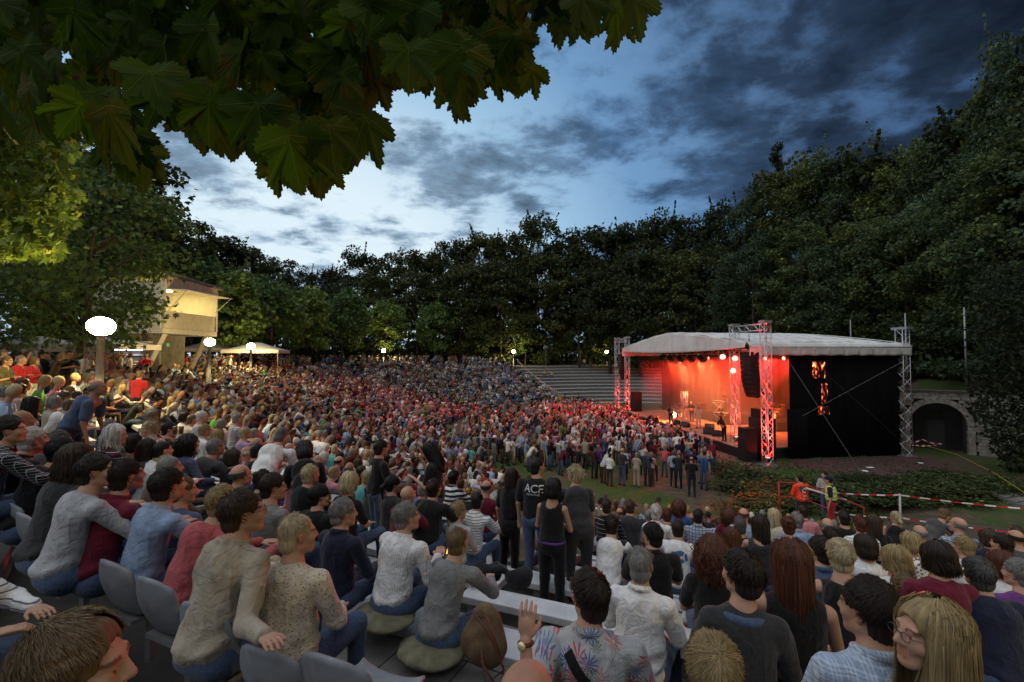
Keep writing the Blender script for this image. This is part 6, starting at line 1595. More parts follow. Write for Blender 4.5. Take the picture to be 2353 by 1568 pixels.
    o = Vector((.02, .53, .80)); o.rotate(Euler((0, 0, rz))); person('hands folded over a jeans knee with striped cuffs at the left edge', hd - o, rz, 'sit-m-lean-ahead-knees', p_, 0, 'white', 'striped', 'long', False, 'brown', 'short', group='concert goers'); TAKEN.append(tuple(hd - o))
build_heroes()

def on_back(t, me_shirt, glyph_me, x0, z0, name, m, sgn=1):
    """lay flat lettering on the back of a shirt"""
    bv = BVHTree.FromPolygons([v.co.copy() for v in me_shirt.vertices], [tuple(p.vertices) for p in me_shirt.polygons])
    for v in glyph_me.vertices:
        x = x0 - v.co.x * -1; z = z0 + v.co.y
        h = bv.ray_cast(Vector((x, -1.0 * sgn, z)), Vector((0, 1.0 * sgn, 0)))
        y = h[0].y if h[0] is not None else -.13 * sgn
        v.co = (x, y - .005 * sgn - v.co.z * sgn, z)
    glyph_me.update(); return link(name, glyph_me, t, m)
def text_me(body, size, align='CENTER'):
    cu = bpy.data.curves.new('t', 'FONT'); cu.body = body; cu.size = size; cu.align_x = align; cu.extrude = .001; cu.resolution_u = 3
    ob = bpy.data.objects.new('t', cu); COL.objects.link(ob); dg = bpy.context.evaluated_depsgraph_get(); me = bpy.data.meshes.new_from_object(ob.evaluated_get(dg)); bpy.data.objects.remove(ob); me.materials.clear(); return me
def child(t, nm): return [c for c in t.children if c.name.split('.')[0] == nm][0]
def build_details():
    t = HERO['ace']; s = child(t, 'shirt').data; m_w = mat('white_print', (.62, .62, .62), .8); m_b = mat('blue_print', (.06, .13, .26), .8)
    on_back(t, s, text_me('ACE', .15), .0, 1.34, 'lettering', m_w); on_back(t, s, text_me('BACKSTAGE', .034), .0, 1.30, 'lettering', m_w)
    t = HERO['chapter']; s = child(t, 'shirt').data
    g = text_me('Chapter', .07)
    for v in g.vertices: v.co.x *= -1
    on_back(t, s, g, .0, 1.30, 'lettering', m_w, -1)
    t = HERO['climb']; s = child(t, 'shirt').data
    bm = bmesh.new(); n = 18; pts = []
    rg = random.Random(3)
    for k in range(n): a = 6.283 * k / n; r = .10 * rg.uniform(.85, 1.12); pts.append((math.cos(a) * r * 1.15, math.sin(a) * r * .85))
    for j in range(1, 6):
        for k in range(n):
            pass
    vs = [bm.verts.new((0, 0, 0))]; rings = []
    for j in range(1, 6): rings.append([bm.verts.new((x * j / 5, y * j / 5, 0)) for x, y in pts])
    for k in range(n): bm.faces.new((vs[0], rings[0][k], rings[0][(k + 1) % n]))
    for j in range(4):
        for k in range(n): bm.faces.new((rings[j][k], rings[j + 1][k], rings[j + 1][(k + 1) % n], rings[j][(k + 1) % n]))
    me = bpy.data.meshes.new('print'); bm.to_mesh(me); bm.free()
    on_back(t, s, me, .02, .92, 'print', m_b)
    # climber on the rock
    V = [(-.06, -.045), (-.02, -.01), (-.055, .0), (-.05, .012), (.0, .01), (.03, .03), (.045, .062), (.056, .06), (.045, .025), (.05, -.02), (.062, -.055), (.05, -.058), (.03, -.02), (.0, -.02), (-.04, -.055)]
    me = bpy.data.meshes.new('climber'); me.from_pydata([(x + .025, y, .002) for x, y in V], [], [tuple(range(len(V)))]); me.update(); on_back(t, s, me, .02, .92, 'climber_print', m_w)
    for k, w in enumerate(('SKY IS', 'THE LIMIT', 'SUMMIT')): on_back(t, s, text_me(w, .038), .0, .80 - k * .038, 'lettering', m_b)
    # navy sleeves of the baseball shirt
    t = HERO['raglan']; p = pose(SO); f = Field(np.minimum(*[np.minimum(p.sh[i], p.wr[i]) for i in (0, 1)]) - .12, np.maximum(*[np.maximum(p.sh[i], p.wr[i]) for i in (0, 1)]) + .12, .014)
    for i in (0, 1): f.cap(p.sh[i] + [(.03, -.03)[i], 0, .01], p.el[i], .073, .058, .02); f.cap(p.el[i], p.el[i] + (p.wr[i] - p.el[i]) * .5, .058, .055, .01)
    V, Q = f.net(); link('sleeves', np_mesh('sleeves', V, Q), t, cloth('navy'))
    # purple sash
    t = HERO['tank']; p = pose('stand-f-upright-ahead-fold'); mb = MB(); n = 24
    for k in range(n):
        a0, a1 = 6.283 * k / n, 6.283 * (k + 1) / n; q = lambda a: (p.P[0] + .166 * math.cos(a), p.P[1] - .01 + .132 * math.sin(a), p.P[2] + .06)
        mb.tube([q(a0), q(a1)], .022, 6, False)
    mb.obj('sash', cloth('purple'), t, True)
    # denim collar of the grey jumper
    t = HERO['greywoman']; p = pose('sit-f-straight-left-lap'); f = Field(p.neck - .16, p.neck + .12, .008)
    for k in range(14):
        a0, a1 = 6.283 * k / 14, 6.283 * (k + 1) / 14; q = lambda a: p.neck + np.array([.088 * math.cos(a), .075 * math.sin(a) - .02, -.012]); f.cap(q(a0), q(a1), .022, .022, .01)
    V, Q = f.net(); link('collar', np_mesh('collar', V, Q), t, cloth('denim blue'))
    # jacket: shoulder tab and button
    t = HERO['jacket']; p = pose('sit-m-lean-right-knees+embrace'); sv = child(t, 'shirt').data
    bv = BVHTree.FromPolygons([v.co.copy() for v in sv.vertices], [tuple(q.vertices) for q in sv.polygons])
    a = Vector(p.neck) + Vector((.075, -.01, .0)); b = Vector(p.sh[1]) + Vector((-.01, 0, .06)); V = []
    for k in range(8):
        c = a.lerp(b, k / 7)
        for dy in (-.022, .022):
            h = bv.ray_cast(c + Vector((0, dy, .3)), Vector((0, 0, -1))); V.append((h[0] + Vector((0, 0, .005))) if h[0] is not None else c + Vector((0, dy, .05)))
    me = bpy.data.meshes.new('shoulder_tab'); me.from_pydata([tuple(v) for v in V], [], [(2 * k, 2 * k + 2, 2 * k + 3, 2 * k + 1) for k in range(7)]); me.update(); o = link('shoulder_tab', me, t, cloth('beige')); o.modifiers.new('s', 'SOLIDIFY').thickness = .006
    MB().lathe([(.001, .006), (.008, .005), (.009, 0)], 10, tuple(V[2])).obj('button', m_steel, t)
    # raised hand with a watch: the right person in the flowered shirt lifts the left hand
    t = HERO['hawaii']; p = pose('sit-b-upright-left-lap+lap')
    wx, wy = zpx(2, 1160, 1330); wr_w = at(wx, wy, 2.15); wl = t.matrix_basis.inverted() @ wr_w
    wr = np.array(wl); el = wr + np.array([.02, -.05, -.235]); sh = p.sh[0]
    f = Field(np.minimum(np.minimum(wr, el), sh) - .12, np.maximum(np.maximum(wr, el), sh) + .22, .0058)
    f.cap(sh, el, .048, .038, .02); f.cap(el, wr, .038, .026, .015)
    d = np.array([.06, .10, .98]); d /= np.linalg.norm(d); fake_el = wr - d * .2; hand_prims(f, wr, fake_el, -1, True)
    V, Q = f.net(); me = np_mesh('raised_arm', V, Q); set_col(me, np.ones((len(V), 3)), 'tint'); link('raised_arm', me, t, SKINS[0])
    f = Field(np.minimum(sh, el) - .12, np.maximum(sh, el) + .12, .012); m_ = sh + (el - sh) * .62; f.cap(sh + [.02, 0, 0], m_, .078, .074, .02); V, Q = f.net(); link('sleeve', np_mesh('sleeve', V, Q), t, cloth('light grey', 'hawaiian'))
    mb = MB(); n = 18; w0 = wr - (wr - el) * .06; ax = Vector(wr - el).normalized(); u_ = ax.cross(Vector((0, 1, 0))).normalized(); v_ = ax.cross(u_)
    for k in range(n): mb.tube([Vector(w0) + (u_ * math.cos(q) + v_ * math.sin(q)) * .031 for q in (6.283 * k / n, 6.283 * (k + 1) / n)], .009, 6, False)
    mb.obj('watch_strap', mat('red_leather', (.10, .02, .02), .5), t, True)
    fc = MB().lathe([(.001, .010), (.017, .010), (.019, .004), (.019, -.002)], 16); q = Vector((-.35, -.9, .1)).to_track_quat('Z', 'Y').to_matrix(); fc.v = [tuple(q @ Vector(x) + Vector(w0) + Vector((-.35, -.9, .1)).normalized() * .036) for x in fc.v]; fc.obj('watch', mat('gold_watch', (.75, .65, .40), .3, metal=.4), t, True)
    # strap across the flowered back
    sv = child(t, 'shirt').data; bv = BVHTree.FromPolygons([v.co.copy() for v in sv.vertices], [tuple(q.vertices) for q in sv.polygons]); V = []
    for k in range(12):
        x = -.10 + .30 * k / 11; z = p.neck[2] - .03 - .36 * k / 11
        for dx in (-.018, .018):
            h = bv.ray_cast(Vector((x + dx, -.8, z + dx)), Vector((0, 1, 0))); V.append((h[0] + Vector((0, -.006, 0))) if h[0] is not None else Vector((x + dx, -.13, z)))
    me = bpy.data.meshes.new('bag_strap'); me.from_pydata([tuple(v) for v in V], [], [(2 * k, 2 * k + 2, 2 * k + 3, 2 * k + 1) for k in range(11)]); me.update(); o = link('bag_strap', me, t, cloth('black')); o.modifiers.new('s', 'SOLIDIFY').thickness = .006
    # fingers of the jacket's hand on the blouse
    # glow sticks held by the pinstriped shirt
    g = HERO['glow']; gx, gy = zpx(2, 590, 830)
    for k, (x1, x2, c, lb) in enumerate(((566, 580, (1, .35, .03), 'orange glow stick held beside the pinstriped shirt'), (592, 601, (.75, .15, 1.0), 'violet glow stick held beside the pinstriped shirt'))):
        w_ = Vector(pose('sit-b-lean-right-fold+phone').wr[1]) + Vector((.03 + .04 * k, .10, .0)); a = g.matrix_basis @ w_; b = g.matrix_basis @ (w_ + Vector((.035, .02, .17))); o = MB().tube([a, b], .006, 6).obj('glow_stick', mat('glow_%d' % k, c, .4, emit=c, estr=2.2)); tag(o, lb, 'glow stick')
build_details()

# ================================================================== seats near the camera
m_plastic = mat('grey_plastic', (.23, .245, .265), .5, spec=.35, noise=.3, nscale=7); m_slab = mat('white_bench_paint', (.50, .51, .53), .6, noise=.22, nscale=3, bump=.15, bscale=40)
def chair_meshes():
    n, k = 22, 12; V = []; F = []
    for j in range(n + 1):
        t = j / n
        for i in range(k + 1):
            s = -1 + 2 * i / k
            if t < .45: y = .22 - t / .45 * .40; z = .44 - .03 * math.sin(t / .45 * 3.14)
            else:
                q = (t - .45) / .55; y = -.18 - .10 * q - .03 * math.sin(q * 3.1); z = .44 + .40 * q - .0 + .02 * (1 - q)
            w = .23 * (1 - .28 * max(0, (t - .62) / .38) ** 2.2) * (1 if t > .06 else .9)
            cup = .05 * abs(s) ** 2.6
            if t < .45: z += cup * .9
            else: y += cup * 1.1
            if t > .9: z -= .055 * abs(s) ** 3 * ((t - .9) / .1)
            V.append((s * w, y, z))
    for j in range(n):
        for i in range(k): q = j * (k + 1) + i; F.append((q, q + 1, q + k + 2, q + k + 1))
    me = np_mesh('shell', V, np.array(F), mats=[m_plastic]); lg = MB()
    lg.tube([(0, 0, 0), (0, 0, .41)], .035).box((0, -.05, .40), (.3, .3, .03)); return me, lg.mesh('post')
def build_chairs():
    sh, lg = chair_meshes(); lg.materials.append(m_steel)
    spots = [(8, 1151, 4.2), (39, 1178, 3.95), (88, 1210, 3.65), (238, 1288, 3.2), (329, 1328, 2.95), (440, 1388, 2.5), (592, 1490, 2.25), (745, 1511, 2.12)]
    lb = ['first', 'second', 'third', 'fourth', 'fifth', 'sixth', 'seventh', 'eighth']
    for k, (px, py, d) in enumerate(spots):
        p = at(px, py, d); rz = face_rz(p.x, p.y) + .05
        o = Vector((0, -.30, .85)); o.rotate(Euler((0, 0, rz)))
        t = thing('bucket_chair', lb[k] + ' grey plastic bucket chair from the left in the lower left row', 'chair', p - o, rz, 'grey bucket chairs in the lower left row')
        c = link('shell', sh, t); md = c.modifiers.new('s', 'SOLIDIFY'); md.thickness = .018; md.offset = 0; link('post', lg, t)
build_chairs()
def build_bench_things():
    # two white benches seen empty in the middle, and the seat under the grey jumper
    def bench(p, q, label, w=.42, group='white slab benches'):
        p, q = Vector(p), Vector(q); c = (p + q) / 2; d = q - p; L_ = d.length; rz = math.atan2(d.y, d.x); t = thing('bench', label, 'bench', (c.x, c.y, c.z - .43), rz, group)
        MB().box((0, 0, .39), (L_, w, .085)).obj('slab', m_slab, t, bevel=.012)
        for s in (-.38, 0, .38): MB().box((s * L_, 0, .174), (.16, w * .75, .346)).obj('support', m_conc, t)
        return t
    def zz(zx, zy, d): return at(*zpx(2, zx, zy), d)
    def onz(panel, zx, zy, zr):
        r_ = ray(*zpx(panel, zx, zy)); return Vector((0, 0, CAMZ)) + r_ * (zr / r_.z)
    tdir = Vector((.926, -.378, 0))
    def row(p, l0, l1, label, w=.3): bench(p + tdir * l0, p + tdir * l1, label, w)
    row(onz(2, 1270, 1000, -3.0), -.95, .85, 'upper of the two empty white benches below the standing group')
    row(onz(2, 1210, 1135, -2.72), -.85, 1.0, 'lower of the two empty white benches left of the flowered shirt')
    row(onz(2, 640, 1235, -2.45), -1.6, 1.35, 'bench in the lower middle carrying two cushions and a brown bag', .38)
    row(onz(3, 740, 1450, -2.2), -.75, .75, 'white bench under the long red brown hair')
    # paving with joints in the lower middle
    a = onz(2, 420, 1420, -2.45); t = thing('paving', 'grey paving slabs of the walkway in the lower middle', 'paving', (a.x, a.y, CAMZ - 2.52), face_rz(a.x, a.y))
    for i in range(6):
        for j in range(3):
            o = MB().box((-1.6 + i * .61, -.62 + j * .61, -.03), (.595, .595, .06)).obj('slab', m_conc, t)
    # cushions and bag
    m_cu = mat('camouflage_cushion', (.20, .19, .13), .9, noise=.5, nscale=9, col2=(.09, .085, .05), bump=.5, bscale=16)
    for k, (nm, lb) in enumerate((('greyjumper', 'camouflage patterned cushion under the grey jumper'), ('glow', 'camouflage patterned cushion under the pinstriped shirt'))):
        o_ = Vector((0, -.08, .45)); o_.rotate(HERO[nm].rotation_euler); p = HERO[nm].location + o_; f = Field((-.32, -.28, -.12), (.32, .28, .12), .014); f.ell((0, 0, 0), (.29, .25, .06), .02); f.ell((0, 0, -.0), (.25, .23, .07), .03); V, Q = f.net(); V = V + .012 * vnoise(V, 25, 3)[:, None] * np.array([1, 1, .6])
        o = link('cushion', np_mesh('cushion', V, Q), None, m_cu); o.location = p; o.rotation_euler = (0, 0, face_rz(p.x, p.y)); tag(o, lb, 'cushion')
    p = HERO['greyjumper'].location + tdir * .46 + Vector((-.02, -.05, .66)); t = thing('shoulder_bag', 'brown cloth shoulder bag with thin leather straps standing on the bench', 'bag', (p.x, p.y, p.z - .22), face_rz(p.x, p.y))
    f = Field((-.25, -.2, -.02), (.25, .2, .52), .012); f.ell((0, 0, .16), (.19, .12, .19), .04); f.ell((.02, 0, .33), (.12, .07, .14), .06); V, Q = f.net(); V = V + (.012 * vnoise(V * [1, 1, .4], 34, 6))[:, None] * np.array([1, 1, .2]); link('body', np_mesh('body', V, Q), t, mat('brown_canvas', (.16, .10, .055), .9, noise=.3, nscale=12, bump=.3))
    m_l = mat('strap_leather', (.10, .035, .02), .5)
    for s in (0, 1):
        pts = [Vector((-.10 + .1 * s, -.10, .40)), Vector((.0 + .1 * s, -.16, .47)), Vector((.16 + .03 * s, -.17, .30)), Vector((.24, -.14, .10)), Vector((.20 - .1 * s, -.17, -.02)), Vector((.05, -.15, .12 + .1 * s))]
        MB().tube(pts, .008, 6).obj('strap', m_l, t, True)
    # dark jackets heaped on the bench
    p = onz(2, 1010, 985, -2.62); f = Field((-.5, -.35, -.2), (.5, .35, .3), .022)
    rg = random.Random(8)
    for k in range(9): f.ell((rg.uniform(-.28, .28), rg.uniform(-.12, .12), rg.uniform(-.05, .1)), (rg.uniform(.08, .16), rg.uniform(.08, .14), rg.uniform(.05, .11)), .05)
    V, Q = f.net(); V = V + (.02 * vnoise(V, 20, 2))[:, None]; o = link('coat_heap', np_mesh('coat_heap', V, Q), None, cloth('black')); o.location = p; tag(o, 'heap of black coats on the bench below the striped polo', 'coats')
    # beer cups
    for k, (zx, zy, d, lb) in enumerate(((970, 190, 7.6, 'left beer cup in front of the black shirt'), (1005, 190, 7.6, 'right beer cup in front of the black shirt'))):
        p = at(*zpx(1, zx, zy), d); t = thing('beer_cup', lb, 'cup', p); MB().lathe([(.001, 0), (.03, 0), (.038, .13), (.035, .13), (.03, .1)], 12).obj('cup', mat('clear_cup', (.12, .06, .02), .2), t, True); MB().lathe([(.001, .128), (.036, .126)], 12).obj('foam', mat('foam', (.75, .72, .62), .9), t)
    p = at(*zpx(2, 290, 420), 6.6); t = thing('plastic_cup', 'pale plastic cup held by the standing person in black', 'cup', p); MB().lathe([(.001, 0), (.032, 0), (.042, .14), (.038, .14)], 12).obj('cup', mat('frosted_cup', (.6, .6, .62), .3), t, True)
build_bench_things()
# ================================================================== named people round the arena: band, stewards, walkers
def stander(label, loc, rz, pk, lod=2, **kw):
    t = person(label, loc, rz, pk, pose(pk), lod, **kw); TAKEN.append(tuple(loc)); return t
def build_named():
    # first aider, steward, person in grey
    p = at(1842, 1122, 15.6); z = p.z - 1.35; t = stander('first aider in an orange red jacket with a round badge on the back', (p.x, p.y, z), .15, 'stand-b-upright-ahead-fold', 1, shirt='charcoal', kind='long', hairc='black', style='crop', trousers='charcoal', loose=1.1)
    m_or = mat('signal_orange', (.80, .06, .02), .6, emit=(1, .07, .02), estr=.0); t2 = child(t, 'shirt'); t2.material_slots[0].link = 'OBJECT'; t2.material_slots[0].material = m_or
    ps = pose('stand-b-upright-ahead-fold'); s = t2.data
    V = [(math.cos(a) * .085, math.sin(a) * .085, 0) for a in np.linspace(0, 6.283, 19)[:-1]]
    def patch(pts, name, m, x0, z0):
        bm = bmesh.new(); bm.faces.new([bm.verts.new((x, y, 0)) for x, y in pts]); bmesh.ops.triangulate(bm, faces=bm.faces[:]); bmesh.ops.subdivide_edges(bm, edges=bm.edges[:], cuts=2, use_grid_fill=True); me = bpy.data.meshes.new(name); bm.to_mesh(me); bm.free(); on_back(t, s, me, x0, z0, name, m)
    patch([(-.17, .05), (-.10, .12), (.10, .12), (.17, .05), (.12, -.10), (-.12, -.10)], 'yoke_panel', cloth('dark grey'), 0, 1.33)
    me = bpy.data.meshes.new('badge'); me.from_pydata([(0, 0, .004)] + [(x, y, .004) for x, y, _ in V], [], [(0, 1 + k, 1 + (k + 1) % 18) for k in range(18)]); on_back(t, s, me, 0, 1.30, 'badge', mat('badge_white', (.7, .7, .7), .7))
    me = bpy.data.meshes.new('cross'); me.from_pydata([(x, y, .009) for x, y in ((-.045, -.015), (-.015, -.015), (-.015, -.045), (.015, -.045), (.015, -.015), (.045, -.015), (.045, .015), (.015, .015), (.015, .045), (-.015, .045), (-.015, .015), (-.045, .015))], [], [tuple(range(12))]); on_back(t, s, me, 0, 1.30, 'cross', mat('cross_red', (.5, .01, .02), .7))
    m_rf = mat('reflective_strip', (.55, .55, .55), .4)
    for zz in (1.13, 1.04): patch([(-.17, -.018), (.17, -.018), (.17, .018), (-.17, .018)], 'reflective_strip', m_rf, 0, zz)
    p = at(1910, 1106, 14.6); z = p.z - 1.62; t = stander('steward in yellow striped safety vest, dark cap and red trousers', (p.x, p.y, z), .9, 'stand-b-upright-ahead-down', 1, shirt='navy', kind='short', hairc='black', style='crop', trousers='red', cap='navy')
    pk = pose('stand-b-upright-ahead-down'); f = Field(np.array([-.34, -.28, .80]), np.array([.34, .3, 1.62]), .014); f.ell(pk.chest + [0, -.012, .0], (.215, .150, .20), .06); f.ell(pk.belly, (.205, .165, .19), .06); f.cap(pk.sh[0] + [.05, 0, .02], pk.sh[1] - [.05, 0, -.02], .06, .06, .04); f.ell(pk.neck + [0, 0, .06], (.08, .08, .08), .02, None, True)
    V, Q = f.net(); vm = np_mesh('safety_vest', V, Q)
    m_v = mat('signal_yellow', (.62, .80, .03), .6)
    nt = m_v.node_tree; tc = nt.nodes.new('ShaderNodeTexCoord'); se = nt.nodes.new('ShaderNodeSeparateXYZ'); nt.links.new(tc.outputs['Object'], se.inputs[0])
    ma = nt.nodes.new('ShaderNodeMath'); ma.operation = 'MULTIPLY'; ma.inputs[1].default_value = 1 / .13; nt.links.new(se.outputs[2], ma.inputs[0]); fr = nt.nodes.new('ShaderNodeMath'); fr.operation = 'FRACT'; nt.links.new(ma.outputs[0], fr.inputs[0]); gt = nt.nodes.new('ShaderNodeMath'); gt.operation = 'GREATER_THAN'; gt.inputs[1].default_value = .62; nt.links.new(fr.outputs[0], gt.inputs[0])
    mx = nt.nodes.new('ShaderNodeMix'); mx.data_type = 'RGBA'; nt.links.new(gt.outputs[0], mx.inputs[0]); mx.inputs[6].default_value = (.62, .80, .03, 1); mx.inputs[7].default_value = (.35, .36, .38, 1); nt.links.new(mx.outputs[2], nt.nodes['Principled BSDF'].inputs['Base Color'])
    link('safety_vest', vm, t, m_v)
    p = at(1897, 1092, 17.0); stander('person in pale grey shirt standing behind the steward', (p.x, p.y, p.z - 1.64), 2.0, 'stand-m-upright-ahead-fold', 1, shirt='light grey', kind='short', hairc='dark brown', style='short')
    # steward at the foot of the tape and others far away
    def far(px, py, d, lb, **kw):
        x = (px - CX) / FPX * d; z = kw.pop('z', None); z = floor_z(x, d) if z is None else z; pk = kw.pop('pk', 'stand-m-upright-ahead-down'); return stander(lb, (x, d, z), kw.pop('rz', face_rz(x, d)), pk, 2, **kw)
    t = far(1286, 905, 58, 'steward in a yellow vest standing at the foot of the empty terraces', shirt='mustard', kind='tank', rz=3.0)
    t = far(1252, 835, 75.5, 'seated steward in dark clothes and yellow vest by the balloon light, left one', shirt='mustard', kind='tank', pk='sit-m-upright-ahead-lap', rz=2.8)
    t = far(1268, 835, 75.5, 'seated steward in dark clothes and yellow vest by the balloon light, right one', shirt='mustard', kind='tank', pk='sit-m-upright-ahead-lap', rz=2.8)
    far(1342, 835, 84, 'distant person in white top standing at the top of the empty terraces', shirt='white', kind='short'); far(1358, 835, 84, 'distant person in grey standing at the top of the empty terraces', shirt='grey', kind='short')
    # walker by the near lamp and the couple at the left edge
    p = at(165, 888, 7.2); stander('grey haired person in blue grey shirt walking past the nearest lamp post', (p.x, p.y, p.z - 1.62), -1.2, 'stand-b-stoop-ahead-down', 1, shirt='denim blue', kind='short', hairc='grey', style='bald', trousers='navy', sk=2)
    p = at(42, 829, 13.0); stander('person in bright red shirt standing at the left edge', (p.x, p.y, p.z - 1.63), -1.3, 'stand-m-upright-ahead-fold', 1, shirt='red', kind='long', hairc='grey', style='crop', trousers='beige')
    p = at(72, 831, 13.6); stander('person in red jumper and white trousers behind the bright red shirt', (p.x, p.y, p.z - 1.63), -1.3, 'stand-f-upright-ahead-fold', 1, shirt='red', kind='long', hairc='dark blonde', style='bob', trousers='white')
    p = at(8, 834, 12.2); stander('person in dark green tee with glasses cut by the left edge', (p.x, p.y, p.z - 1.60), -1.3, 'stand-f-upright-ahead-fold', 1, shirt='olive', kind='short', hairc='dark blonde', style='pony', glasses=True)
    # ---- band
    zs = .95
    guitar_m = [mat('guitar_wood', (.45, .13, .03), .3, spec=.6), mat('guitar_neck', (.10, .05, .03), .4), mat('guitar_dark', (.03, .02, .02), .3, spec=.6)]
    def guitar(label, loc, rz, m):
        t = thing('guitar', label, 'guitar', loc, rz)
        f = Field((-.26, -.06, -.2), (.26, .06, .2), .014); f.ell((-.07, 0, 0), (.15, .035, .13), .02); f.ell((.07, 0, 0.01), (.11, .033, .105), .03); V, Q = f.net(); q = Matrix.Rotation(-.45, 3, 'Y')
        V = V @ np.array(q).T; link('body', np_mesh('body', V, Q), t, m); b = MB().box((.48, 0, .0), (.72, .022, .05)); b.v = [tuple(q @ Vector(v)) for v in b.v]; b.obj('neck', guitar_m[1], t); b = MB().box((.90, 0, .01), (.17, .02, .085)); b.v = [tuple(q @ Vector(v)) for v in b.v]; b.obj('headstock', m, t)
    def musician(lb, x, y, z, tx, ty, pk, g=None, gl=None, **kw):
        rz = face_rz(x, y, tx, ty); stander(lb, (x, y, z), rz, pk, 2, **kw)
        if g is not None: o = Vector((.02, .24, 1.08)); o.rotate(Euler((0, 0, rz))); guitar(gl, Vector((x, y, z)) + o, rz, g)
    musician('guitarist with long black hair standing beside the blinding floor light', 13.55, 39.0, zs, 5, 30, 'stand-m-stoop-ahead-play', guitar_m[2], 'dark guitar of the player beside the floor light', shirt='grey', kind='long', hairc='black', style='long', trousers='black')
    musician('bald bass player in black shirt at the middle of the stage', 15.9, 40.5, zs, 5, 28, 'stand-b-upright-ahead-play', guitar_m[0], 'orange wooden bass of the bald player', shirt='black', kind='short', hairc='brown', style='none', trousers='denim blue')
    musician('singer with white hair, pale waistcoat and white trousers at the microphone', 15.1, 37.0, zs, 4, 24, 'stand-m-upright-ahead-phone+down', shirt='cream', kind='short', hairc='pale blonde', style='spiky', trousers='cream')
    musician('long haired guitarist in black at the front right of the stage', 14.45, 31.2, zs, 2, 26, 'stand-m-stoop-ahead-play', guitar_m[0], 'red brown guitar of the front right player', shirt='black', kind='short', hairc='black', style='long', trousers='black')
    musician('keyboard player with long blonde hair on the riser', 19.4, 41.6, 1.75, 6, 34, 'stand-f-upright-ahead-fold', shirt='black', kind='short', hairc='blonde', style='long', trousers='black')
    musician('second keyboard player at the back left of the stage', 17.6, 46.6, zs, 8, 32, 'stand-m-upright-ahead-fold', shirt='charcoal', kind='short', hairc='dark brown', style='short', trousers='black')
    musician('percussionist with dark beard behind the front right guitarist', 17.4, 37.9, zs, 4, 28, 'stand-m-upright-ahead-fold', shirt='black', kind='short', hairc='dark grey', style='short', trousers='black')
    musician('drummer seated behind the drum kit', 21.6, 37.6, 1.7, 6, 30, 'sit-m-upright-ahead-fold', shirt='black', kind='short', hairc='dark brown', style='short')
    tag(MB().box((0, 0, 0), (4.2, 3.2, .78), SRZ).obj('riser', m_box), 'black riser platform in the middle of the stage', 'riser')['_'] = 1
    bpy.data.objects['riser'].location = (19.3, 40.8, .952 + .39)
    o = MB().box((0, 0, 0), (3.2, 3.0, .72), SRZ).obj('riser', m_box); o.location = (21.6, 36.8, .952 + .36); tag(o, 'black riser platform under the drum kit', 'riser')
    # keyboards
    def keys(lb, x, y, z, rz):
        t = thing('keyboard', lb, 'keyboard', (x, y, z), rz); MB().box((0, 0, .92), (1.35, .36, .10)).obj('body', m_box, t); MB().box((0, -.06, .975), (1.25, .16, .012)).obj('keys', mat('white_keys', (.7, .7, .68), .4), t)
        MB().tube([(-.5, -.2, 0), (.5, .2, .86)], .025).tube([(.5, -.2, 0), (-.5, .2, .86)], .025).obj('stand', mat('white_stand', (.6, .6, .6), .5), t)
    rz = face_rz(19.4, 41.6, 6, 34); keys('keyboard on a crossed stand before the blonde player', 18.65, 41.2, 1.74, rz); keys('white keyboard on a tall crossed stand beside the amplifiers', 17.7, 38.9, .955, rz + .2); keys('keyboard at the back left of the stage', 16.95, 46.0, .955, face_rz(17.6, 46.6, 8, 32))
    for k, (x, y, w) in enumerate(((19.7, 44.0, 1.1), (20.4, 43.1, 1.0), (18.0, 43.4, .9))):
        for j in range(2):
            t = thing('amplifier', ('left', 'middle', 'front')[k] + (' lower' if j == 0 else ' upper') + ' black amplifier of the stacks behind the bass player', 'amplifier', (x, y, .955 + j * .68), SRZ); MB().box((0, 0, .33), (w, .45, .66)).obj('cabinet', m_box, t, bevel=.02); MB().box((0, -.235, .30), (w - .1, .015, .5)).obj('grille', m_grille, t)
            MB().box((0, -.245, .60), (w - .1, .012, .07)).obj('control_strip', mat('gold_strip', (.5, .36, .12), .4, metal=.5), t)
    # drum kit
    t = thing('drum_kit', 'drum kit with round gongs and cymbals under red light', 'drums', (21.2, 36.7, 1.68), SRZ); m_dr = mat('drum_shell', (.25, .05, .03), .3, spec=.6); m_cy = mat('cymbal_brass', (.65, .45, .15), .3, metal=.9); m_sk = mat('drum_skin', (.7, .68, .62), .5)
    def drum(x, y, z, r, h, tilt=0, nm='drum'):
        M = Matrix.Rotation(tilt, 3, 'X'); b = MB().lathe([(r, -h / 2), (r, h / 2)], 16); b.v = [tuple(M @ Vector(v) + Vector((x, y, z))) for v in b.v]; b.obj(nm, m_dr, t, True); b = MB().lathe([(.001, h / 2), (r, h / 2 + .002)], 16).lathe([(r, -h / 2), (.001, -h / 2)], 16); b.v = [tuple(M @ Vector(v) + Vector((x, y, z))) for v in b.v]; b.obj('drum_head', m_sk, t)
    drum(0, 0, .30, .30, .45, R(90), 'bass_drum'); drum(-.3, .05, .72, .16, .2, .3, 'tom'); drum(.15, .05, .72, .17, .22, .3, 'tom'); drum(.65, .35, .42, .22, .4, 0, 'floor_tom'); drum(-.6, .4, .6, .18, .14, 0, 'snare')
    for x, y, z in ((-.7, .0, 1.25), (.5, -.05, 1.3), (-.95, .5, .95), (1.0, .3, 1.35)):
        MB().lathe([(.001, .03), (.06, .02), (.24, -.01), (.24, -.014), (.001, .01)], 14, (x, y, z)).obj('cymbal', m_cy, t, True); MB().tube([(x, y, 0), (x, y, z)], .012, 5).obj('cymbal_stand', m_steel, t)
